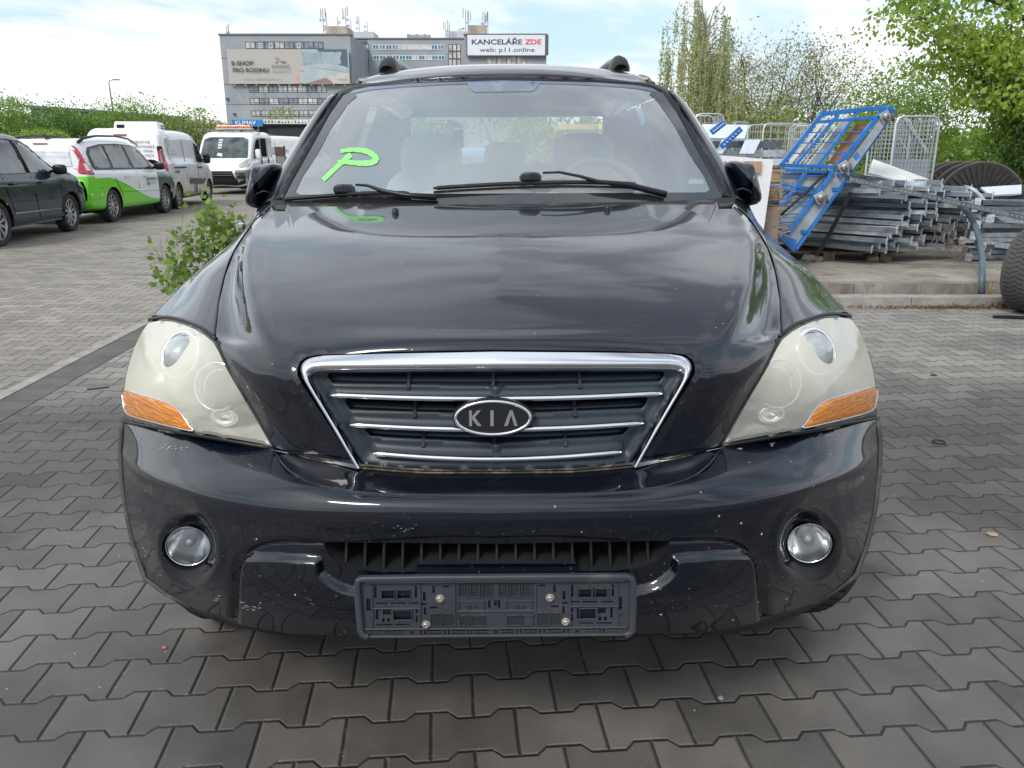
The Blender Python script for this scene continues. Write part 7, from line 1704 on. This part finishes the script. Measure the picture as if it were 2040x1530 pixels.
# base plate with blue edges, castors on it
def quad(name, P, m, par, th=.01):
    P = [Vector(p) for p in P]; n = (P[1] - P[0]).cross(P[2] - P[0]).normalized() * th; b = MB(); b.hexa([p for p in P] + [p + n for p in P]); return b.build(name, m, par)
ZPL = mat('cage_sheet', (.30, .34, .36), .45, .3, var=.25, vscale=4, dirt=((.18, .18, .17), 3, .55))
quad('base_plate', [bp(1766, 222, .03), bp(1776, 232, .03), bp(1586, 488, .03), bp(1560, 468, .03)], ZPL, cg)
quad('side_sheet', [bp(1654, 345, .06), bp(1600, 345, .06), bp(1552, 405, .06), bp(1558, 470, .06)], ZPL, cg); quad('side_sheet', [bp(1600, 345, .10), bp(1557, 345, .10), bp(1553, 372, .10), bp(1553, 404, .10)], ZPL, cg)
quad('ply_panel', [bp(1735, 246, .16), bp(1702, 250, .16), bp(1648, 326, .16), bp(1684, 326, .16)], mat('worn_plywood', (.36, .19, .085), .7, vscale=4, var=.35, dirt=((.5, .38, .25), 3, .6)), cg)
quad('grey_panel', [bp(1702, 232, .3), bp(1680, 236, .3), bp(1612, 328, .3), bp(1640, 328, .3)], ZPL, cg)
b = MB(); b.bar(bp(1779, 224, .05), bp(1584, 498, .05), .035, .05, (0, 1, 0)); b.bar(bp(1768, 212, .02), bp(1782, 226, .05), .045, .05, (0, 1, 0)); b.bar(bp(1553, 470, .02), bp(1584, 498, .05), .05, .06, (0, 1, 0))
for x, y in ((1722, 296), (1664, 377), (1602, 462)): b.bar(bp(x - 6, y, .02), bp(x + 6, y, .03), .04, .04, (0, 1, 0))
b.build('base_edge', BLU, cg, bevel=.004)
quad('bottom_corner', [bp(1562, 470, .02), bp(1588, 478, .02), bp(1584, 494, .02), bp(1557, 478, .02)], BLU, cg, .03)
quad('base_band', [bp(1762, 225, -.005), bp(1774, 234, -.005), bp(1690, 350, -.005), bp(1676, 341, -.005)], ZPL, cg, .004)
CST = mat('castor_steel', (.42, .41, .39), .4, .7); CWH = mat('castor_tyre', (.10, .085, .075), .6)
for x, y in ((1765, 232), (1682, 333), (1635, 394)):
    c = bp(x, y, -.05); M = Matrix.Translation(c) @ Matrix.Rotation(R(80), 4, 'X') @ Matrix.Rotation(R(30), 4, 'Z'); b = MB(); b.box((-.055, -.055, -.012), (.055, .055, -.004), M); b.lathe([(.04, 0), (.036, .03), (.015, .045), (0, .045)], 14, M); cs = b.build('castor', CST, cg, bevel=.004)
    b = MB(); b.lathe([(.038, -.014), (.045, -.008), (.045, .008), (.038, .014), (0, .014)], 18, Matrix.Translation(c + Vector((.03, -.09, -.01))) @ Matrix.Rotation(R(75), 4, 'Y') @ Matrix.Rotation(R(20), 4, 'X')); b.build('castor_wheel', CWH, cs, True, auto=40)
for x, y in ((1700, 310), (1668, 345)):
    quad('bracket', [bp(x, y, -.02), bp(x + 8, y - 8, -.02), bp(x + 14, y, -.02), bp(x + 6, y + 9, -.02)], BLU, cg, .02)
b = MB(); b.tube([bp(1650, 340, -.02), bp(1617, 372, -.03), bp(1585, 402, -.02), bp(1556, 428, 0)], [.011, .014, .014, .012], 6); o = b.build('black_hose', mat('hose_black', (.025, .025, .027), .6), cg, True)
tb = blocks('yellow_board', mat('yellow_plastic', (.72, .52, .03), .5), None, ((0, 0, 0), (.03, .25, .22)), bevel=.01); p = pt(1547, 480, 8.0); tb.location = (p.x, p.y, ZP + .0); tag(tb, 'small yellow plastic piece at the foot of the blue cage', 'plastic piece')
# ---- grey wire roll cages
WIRE = mat('cage_wire', (.55, .58, .60), .4, .5, var=.1)
def mesh_panel(b, o, ax, az, w, h, nx, nz, r=.0035):
    o = Vector(o); ax = Vector(ax); az = Vector(az)
    for k in range(1, nx): b.bar(o + ax * (w * k / nx), o + ax * (w * k / nx) + az * h, r * 1.8, r * 1.8)
    for k in range(1, nz): b.bar(o + az * (h * k / nz), o + az * (h * k / nz) + ax * w, r * 1.8, r * 1.8)
def roll_cage(x, D, z0, rz, w, d, h, lab, sheet=True, grp='grey wire roll cages in the yard', nm='wire_roll_cage', nx=9, nz=17):
    r = empty(nm, (x, D, z0), rz, lab, 'cage', grp); b = MB()
    for fy in (0, d):
        b.tube([(0, fy, 0), (0, fy, h - .08), (.025, fy, h - .02), (.08, fy, h), (w - .08, fy, h), (w - .025, fy, h - .02), (w, fy, h - .08), (w, fy, 0)], .014, 6)
    b.bar((0, 0, .12), (0, d, .12), .02, .02); b.bar((w, 0, .12), (w, d, .12), .02, .02); b.bar((w, 0, h * .55), (w, d, h * .55), .015, .015); b.bar((0, 0, h * .55), (0, d, h * .55), .015, .015); b.build('frame', WIRE, r, True, auto=40)
    b = MB(); mesh_panel(b, (0, 0, 0), (1, 0, 0), (0, 0, 1), w, h, nx, nz); b.build('front_mesh', WIRE, r)
    b = MB(); mesh_panel(b, (0, 0, 0), (0, 1, 0), (0, 0, 1), d, h, 6, nz); b.build('side_mesh', WIRE, r)
    b = MB(); mesh_panel(b, (w, 0, 0), (0, 1, 0), (0, 0, 1), d, h, 6, nz); b.build('side_mesh', WIRE, r)
    b = MB(); mesh_panel(b, (0, d, 0), (1, 0, 0), (0, 0, 1), w, h, nx, nz); b.build('back_mesh', WIRE, r)
    blocks('base', GALVD, r, ((0, 0, .10), (w, d, .14)))
    if sheet: blocks('sheet', mat('cage_inner_sheet', (.36, .40, .44), .5, .2, vscale=6, var=.15), r, ((.02, .05, .5), (w - .03, .06, 1.08)), ((.03, .07, .5), (.04, d - .05, 1.05)))
    return r
pA = pt(1787, 232, 10.4); zt = pA.z; cageA = roll_cage(pA.x, 10.4, ZP, 0, pt(1873, 232, 10.4).x - pA.x, .72, zt - ZP, 'tall grey wire roll cage standing behind the steel stack', nx=12, nz=30)
b = perf(pt(1796, 228, 10.5), pt(1844, 300, 10.6), .09, .03, 'pale perforated strip leaning inside the tall wire cage', GALVP)
b = MB(); b.bar(pt(1790, 276, 10.5), pt(1806, 300, 10.6), .03, .02); tag(b.build('metal_strip', GALVP), 'short plain strip inside the tall wire cage', 'strip')
for (x, y, D, w, d, rz, lab) in ((1522, 246, 13.6, .80, .6, 8, 'grey wire roll cage left of the blue cage top'), (1574, 249, 14.6, .7, .6, -25, 'further grey wire roll cage half behind the blue cage'), (1462, 243, 14.2, .36, .5, 30, 'narrow wire cage behind the white sheets'), (1386, 227, 12.6, .42, .6, 0, 'wire cage with rounded top beside the windscreen pillar')):
    p = pt(x, y, D); roll_cage(p.x, D, ZP, R(rz), w, d, p.z - ZP, lab, False, nx=6, nz=14)
# ---- cable drums
DRM = mat('drum_black', (.035, .033, .032), .7, vscale=12, var=.3); DRE = mat('drum_edge', (.11, .095, .08), .8)
def drum(x, D, rz, lab, tilt=0):
    r = empty('cable_drum', (x, D, ZP), rz, lab, 'cable drum', 'black cable drums'); rad = .52
    for s in (0, .34):
        b = MB(); M = Matrix.Translation((0, s, rad)) @ Matrix.Rotation(R(90), 4, 'X'); b.lathe([(.16, -.012), (rad * .98, -.012), (rad, 0), (rad * .98, .012), (.16, .012), (.16, -.012)], 44, M)
        fl = b.build('flange', DRM, r, True, auto=30)
        b = MB()
        for k in range(40):
            t = 2 * math.pi * k / 40; u = Vector((math.cos(t), math.sin(t), 0)); v = Vector((-math.sin(t), math.cos(t), 0))
            b.hexa([M @ (u * a + v * w_ + Vector((0, 0, z))) for z in (.011, .03) for a, w_ in ((.24, -.010), (rad * .94, -.022), (rad * .94, .022), (.24, .010))])
        b.build('ribs', DRM, fl)
        b = MB(); b.tube([M @ Vector((math.cos(t) * rad, math.sin(t) * rad, 0)) for t in np.linspace(0, 2 * math.pi, 44, endpoint=False)], .014, 6, closed=True); b.build('rim_edge', DRE, fl, True)
    b = MB(); b.lathe([(.24, 0), (.24, .34)], 28, Matrix.Translation((0, .34, rad)) @ Matrix.Rotation(R(90), 4, 'X')); b.build('core', DRM, r, True); return r
p = pt(1938, 400, 10.6); drum(p.x, 10.45, R(-12), 'front black ribbed cable drum behind the second steel stack'); p = pt(1905, 390, 11.4); drum(p.x, 11.35, R(-12), 'rear black cable drum partly hidden by the front one')
# ---- white boards and sheets
WHT = mat('white_board', (.70, .70, .67), .5, var=.06, dirt=((.5, .48, .44), 3, .66)); BLW = mat('bluish_sheet', (.60, .65, .72), .4, var=.06, coat=.2)
def board(name, P, m, lab, th=.02, cat='board', grp=None):
    o_ = Vector(P[0]); b = MB(); P = [Vector(p) - o_ for p in P]; n = (P[1] - P[0]).cross(P[2] - P[0]).normalized() * th
    if len(P) == 3: b.add(P + [p + n for p in P], [(0, 1, 2), (5, 4, 3), (0, 3, 4, 1), (1, 4, 5, 2), (2, 5, 3, 0)])
    else: b.hexa(P + [p + n for p in P])
    o = b.build(name, m); o.location = o_; return tag(o, lab, cat, grp)
board('white_board', [pt(1738, 320, 9.5), pt(1728, 347, 9.1), pt(1842, 376, 9.0), pt(1854, 362, 9.4)], WHT, 'white pointed board lying on the big steel stack')
board('white_board', [pt(1953, 376, 9.7), pt(1972, 392, 9.5), pt(2034, 388, 9.5), pt(2034, 371, 9.7)], BLW, 'pale blue-white board on top of the second stack')
board('white_board', [pt(1893, 380, 9.9), pt(1895, 392, 9.8), pt(1950, 388, 9.8), pt(1945, 378, 9.9)], GALV, 'grey board left of the pale one on the second stack')
b = MB(); P = [pt(x, y, 9.0) for x, y in ((1930, 372), (1945, 385), (1958, 402), (1970, 418), (1985, 434))]
V = []
for i, p in enumerate(P): V += [p + Vector((-.05, 0, .02)), p + Vector((.045, -.03, -.01))]
o = link('curved_trim', [v - P[0] for v in V], [(2 * i, 2 * i + 1, 2 * i + 3, 2 * i + 2) for i in range(4)], BLW, None, True, solid=.008); o.location = P[0]; tag(o, 'curved pale plastic trim lying across the perforated upright', 'trim')
# bent pipe and wires
b = MB(); P = [pt(x, y, D) for x, y, D in ((1885, 397, 8.5), (1905, 402, 8.5), (1925, 420, 8.48), (1942, 448, 8.45), (1952, 480, 8.1), (1957, 515, 7.7), (1957, 550, 7.36), (1955, 588, 7.34))]
P2 = [Vector(p) for p in P]; o = MB(); o.tube([p - P2[-1] for p in P2], .028, 10); o = o.build('bent_pipe', mat('pipe_bluegrey', (.10, .145, .18), .45, coat=.2), None, True); o.location = P2[-1]; tag(o, 'blue-grey plastic pipe bent in an arc in front of the stacks', 'pipe')
random.seed(8)
for i, lab in enumerate(('tangled rusty wire hanging left of the bent pipe', 'second loop of rusty wire behind the bent pipe')):
    b = MB()
    for k in range(6):
        a = pt(random.uniform(1850, 1915), random.uniform(425, 470), 8.45); c = pt(random.uniform(1890, 1955), random.uniform(490, 528), 8.35); m_ = (a + c) / 2 + Vector((random.uniform(-.2, .2), -.05, random.uniform(-.15, .15)))
        b.tube([a, (a * 2 + m_ * 2) / 4 + Vector((.04, 0, .02)), m_, (c * 2 + m_ * 2) / 4 + Vector((-.05, 0, -.03)), c], .0035, 5)
    tag(b.build('rusty_wire', mat('rusty_wire', (.17, .13, .105), .8)), lab, 'wire', 'tangled wires on the stack')
# ---- white panel and pallet stack right of the car
p0, p1 = pt(1380, 305, 7.6), pt(1536, 318, 7.6)
board('laminate_sheet', [Vector((p0.x, 7.6, .21)), Vector((p1.x - .06, 7.55, .21)), Vector((p1.x, 7.55, p1.z)), Vector((p0.x, 7.6, p0.z))], mat('white_laminate', (.82, .83, .84), .35, var=.03), 'large white panel standing on edge behind the right door mirror', .03, 'panel')
WDD = mat('pallet_wood', (.36, .235, .14), .85, vscale=10, var=.4, bmp=.003, bscale=50)
pw = empty('pallet_stack', (p1.x + .02, 7.75, ZP), 0, 'upright stack of brown pallets between the white panel and blue cage', 'pallets')
b = MB(); random.seed(2)
for k in range(12): z = .03 + k * .085; b.box((-.0, -.02 + random.uniform(0, .03), z), (.18 + random.uniform(-.03, .03), .8, z + .022))
b.build('deck', WDD, pw)
b = MB()
for k in range(6):
    for y in (0, .36, .72): b.box((.02, y, .055 + k * .17), (.12, y + .08, .115 + k * .17))
b.build('block', WDD, pw); blocks('post', mat('grey_post', (.25, .20, .16), .9), pw, ((.02, -.07, 0), (.13, -.03, .62)))
b = MB(); random.seed(4)
for k in range(10):
    a = Vector((random.uniform(.0, .16), -.05, random.uniform(.35, .95))); b.tube([a, a + Vector((random.uniform(.05, .14), -.03, random.uniform(-.08, .08)))], .004, 4)
b.build('splinters', WDD, pw)
bx_ = blocks('cardboard_strip', mat('cardboard', (.42, .29, .19), .8), None, ((0, 0, 0), (.35, .02, .10))); p = pt(1440, 333, 7.5); bx_.location = (p.x, 7.5, p.z - .05); tag(bx_, 'strip of brown cardboard behind the right door mirror', 'cardboard')
# ---- stack of long profiles behind the panel
random.seed(14); SG = 'long grey profiles stacked behind the white panel'
for r_ in range(9):
    for c_ in range(2):
        D = 11.3 + c_ * .25; z = ZP + .30 + r_ * .115; xa = pt(1372, 300, D).x; xb_ = pt(1562 + random.uniform(-14, 12), 300, D).x
        b = MB(); b.box((0, 0, 0), (xb_ - xa, .14, .012)); b.box((0, 0, .012), (xb_ - xa, .006, .075)); b.box((0, .134, .012), (xb_ - xa, .14, .075)); b.box((0, .0, .075), (xb_ - xa, .05, .085)); o = b.build('long_profile', random.choice((GALV, GALVD, BLW)), None); o.location = (xa, D, z); o.rotation_euler = (0, R(random.uniform(-.5, .5)), R(random.uniform(-1, 1))); tag(o, 'long grey profile in the stack behind the white panel', 'profile', SG)
board('tilted_sheet', [pt(1395, 278, 11.6), pt(1484, 280, 11.2), pt(1492, 253, 11.5), pt(1400, 251, 11.9)], BLW, 'large pale sheet lying tilted on top of the profile stack', .03)
for x0, lab in ((1441, 'short white board leaning on the profiles, left one'), (1488, 'short white board leaning on the profiles, middle one'), (1503, 'short white board leaning on the profiles, right one')):
    board('short_board', [pt(x0 - 16, 308, 11.05), pt(x0 + 2 - 4, 308, 11.05), pt(x0 + 12, 280, 11.2), pt(x0 - 4, 280, 11.2)], BLW, lab, .02, 'board', 'short white boards leaning on the profiles')
for a, c, lab in (((1417, 264, 10.9), (1443, 244, 10.9), 'short blue perforated post, upper left of the pair'), ((1436, 293, 10.7), (1476, 256, 10.7), 'longer blue perforated post, lower right of the pair')):
    A_, C_ = pt(*a), pt(*c); b = MB(); b.bar((0, 0, 0), C_ - A_, .075, .05, (0, 1, 0)); o = b.build('blue_post', BLU, None, bevel=.004); o.location = A_; tag(o, lab, 'post', 'blue posts on the profiles')
    b = MB(); d = C_ - A_
    for k in range(1, 7): q = d * (k / 7); b.box((q.x - .012, -.040, q.z - .008), (q.x + .012, -.034, q.z + .008))
    b.build('slot', GALVP, o)
# ---- tyre at the right edge
tp = gd(2062, 607); M_T = Vector((4.54, KY - .22, .372))
tr_ = empty('old_tyre', (M_T.x, M_T.y, 0), 0, 'large worn car tyre standing at the right edge in front of the kerb', 'tyre')
tw = wheel(tr_, (0, 0, .372), .372, .25, .21, 1, 5, STEEL, True, 'tread_ring', mat('worn_rubber', (.075, .073, .072), .85, bmp=.001, bscale=150), steer=R(-60))
# ---- small things on the ground
b = MB(); q = gd(1978, 634); b.bar((0, 0, .012), (.55, -.12, .012), .03, .02); b.bar((.02, .03, .012), (.5, -.05, .012), .02, .015); o = b.build('plastic_strip', BLK2); o.location = q; tag(o, 'black plastic strips lying on the paving near the kerb', 'plastic strip')
b = MB(); q = gd(1870, 882); b.tube([(math.cos(t) * .028, math.sin(t) * .028, .005) for t in np.linspace(0, 2 * math.pi, 20, endpoint=False)], .003, 6, closed=True); o = b.build('rubber_ring', BLK2, None, True); o.location = q; tag(o, 'small black rubber ring lying on the paving right of the car', 'ring')
def flake(x, y, s, m, lab, cat, seed=0, name='dry_leaf'):
    random.seed(seed); q = gd(x, y); P = [(math.cos(t) * s * random.uniform(.6, 1.1), math.sin(t) * s * random.uniform(.4, .8), random.uniform(.003, s * .3)) for t in np.linspace(0, 2 * math.pi, 9, endpoint=False)]
    o = link(name, [(0, 0, .012)] + P, [(0, i + 1, (i + 1) % 9 + 1) for i in range(9)], m, None, True); o.location = q; tag(o, lab, cat)
DLF = mat('dry_leaf', (.42, .30, .20), .8)
flake(1977, 1066, .026, DLF, 'pale dry leaf on the paving at the right edge', 'leaf', 1)
flake(328, 1292, .008, mat('red_scrap', (.45, .13, .10), .6), 'tiny red scrap on the paving below the left bumper corner', 'scrap', 2, 'paper_scrap'); flake(1436, 1393, .010, mat('grey_scrap', (.3, .28, .26), .6), 'small grey scrap on the paving in the right foreground', 'scrap', 3, 'paper_scrap')
flake(1860, 748, .028, mat('dark_scrap', (.05, .05, .05), .7), 'dark scrap on the light paving right of the headlight', 'scrap', 4, 'plastic_scrap')
o = blocks('grey_sheet', mat('slate_sheet', (.13, .13, .13), .5), None, ((-.05, -.03, .006), (.06, .04, .011))); o.location = gd(193, 773); o.rotation_euler = (R(3), 0, R(30)); tag(o, 'small grey sheet lying on the paving left of the left headlight', 'sheet')
# weed beside the pipe
rng = np.random.default_rng(3); wd = empty('weed', (pt(1966, 585, 7.35).x, 7.34, .06), 0, 'dry weed stalk with a few green leaves beside the bent pipe', 'weed'); b = MB(); b.tube([(0, 0, 0), (.07, .02, .10), (.16, .04, .20), (.20, .06, .27)], [.007, .006, .005, .003], 6); b.tube([(0, 0, 0), (.015, 0, .08), (.012, .0, .14)], .006, 6); b.build('stem', mat('dry_stalk', (.34, .29, .14), .8), wd, True); leaves('leaf_cluster', np.array([(.20, .06, .27)]) + rng.normal(size=(28, 3)) * .03, .04, LF_YG, wd, rng)
# black bollard with steel cap left of the car
bl = empty('bollard', (-1.98, 6.0, 0), 0, 'black post with a shiny cap between the sapling and the black car', 'post'); b = MB(); b.lathe([(.034, 0), (.034, .80), (.028, .81), (0, .81)], 18); b.build('post', BLK2, bl, True, auto=40); b = MB(); b.lathe([(.031, .812), (.031, .835), (.018, .845), (.018, .858), (0, .858)], 18); b.build('cap', CHROME, bl, True, auto=40)
# ---- things behind the car, seen through its windows
bc = empty('blue_hatchback', (-.55, 17.6, 0), R(180), 'blue car parked behind, visible only through the windows of the black car', 'car')
bo, g6 = body([(-1.9, .4, .8, 1.0, .95), (-1.7, .3, .95, 1.36), (-1.0, .25, .96, 1.45), (.2, .24, .94, 1.42), (.8, .24, .95, 1.15), (1.1, .25, .93, 1.0), (1.7, .3, .78, .84), (1.95, .4, .55, .6, .9)], .86, .62, [(-1.2, .36), (1.2, .36)], bc, vmat('blue_car_paint', (.04, .20, .50)))
patch('windscreen', g6, [(-.6, 1.02), (.6, 1.02), (.5, 1.32), (-.5, 1.32)], 'y', 1, VGL, bc, .01); wheels4(bc, .86, (-1.2, 1.2), .31, .2, STEEL, 6)
wb_ = empty('white_cabin', (1.35, 19.0, 0), 0, 'white cabin behind, seen through the rear window beside the driver seat', 'cabin'); blocks('wall', mat('cabin_white', (.78, .80, .80), .5), wb_, ((0, 0, 0), (2.4, 2, 1.9))); blocks('roof', mat('cabin_yellow', (.75, .62, .12), .5), wb_, ((-.3, -.1, 1.9), (2.6, 2.1, 2.02))); blocks('door', GALVP, wb_, ((.8, -.02, 0), (1.5, -.003, 1.7)))
TG = 'trees behind the black car seen through its windows'
for i, (x, D, w, h, m) in enumerate(((-4.2, 27, 5, 3.3, LF_MID), (.5, 29, 5.5, 3.0, LF_YG), (4.2, 27, 4.5, 3.2, LF_MID))): shrub('background_tree', x, D, w, h, 140 + i, ('green tree behind on the left, glimpsed through the rear window', 'pale green tree behind in the middle, glimpsed through the rear window', 'green tree behind on the right, glimpsed through the rear window')[i], m, .13, 3000, 'tree', TG, clumps=14)
# distant woodland closing the view
def farwood():
    rng = np.random.default_rng(12); n = 60000; X = rng.uniform(-110, 120, n); base = 3.2 + 1.1 * np.sin(X * .31) + .8 * np.sin(X * .83 + 1) + .5 * np.sin(X * 2.1); Z = rng.uniform(0, 1, n)**.8 * base; Yc = 78 + rng.uniform(-4, 4, n) - .1 * np.abs(X)
    o = leaves('distant_wood', np.stack([X, Yc, Z], 1), .55, LF_MID, None, rng, .8); tag(o, 'distant belt of green trees closing the view along the horizon', 'woodland', kind='stuff')
farwood()
# long building and tree line behind the photographer (only mirrored in the paint)
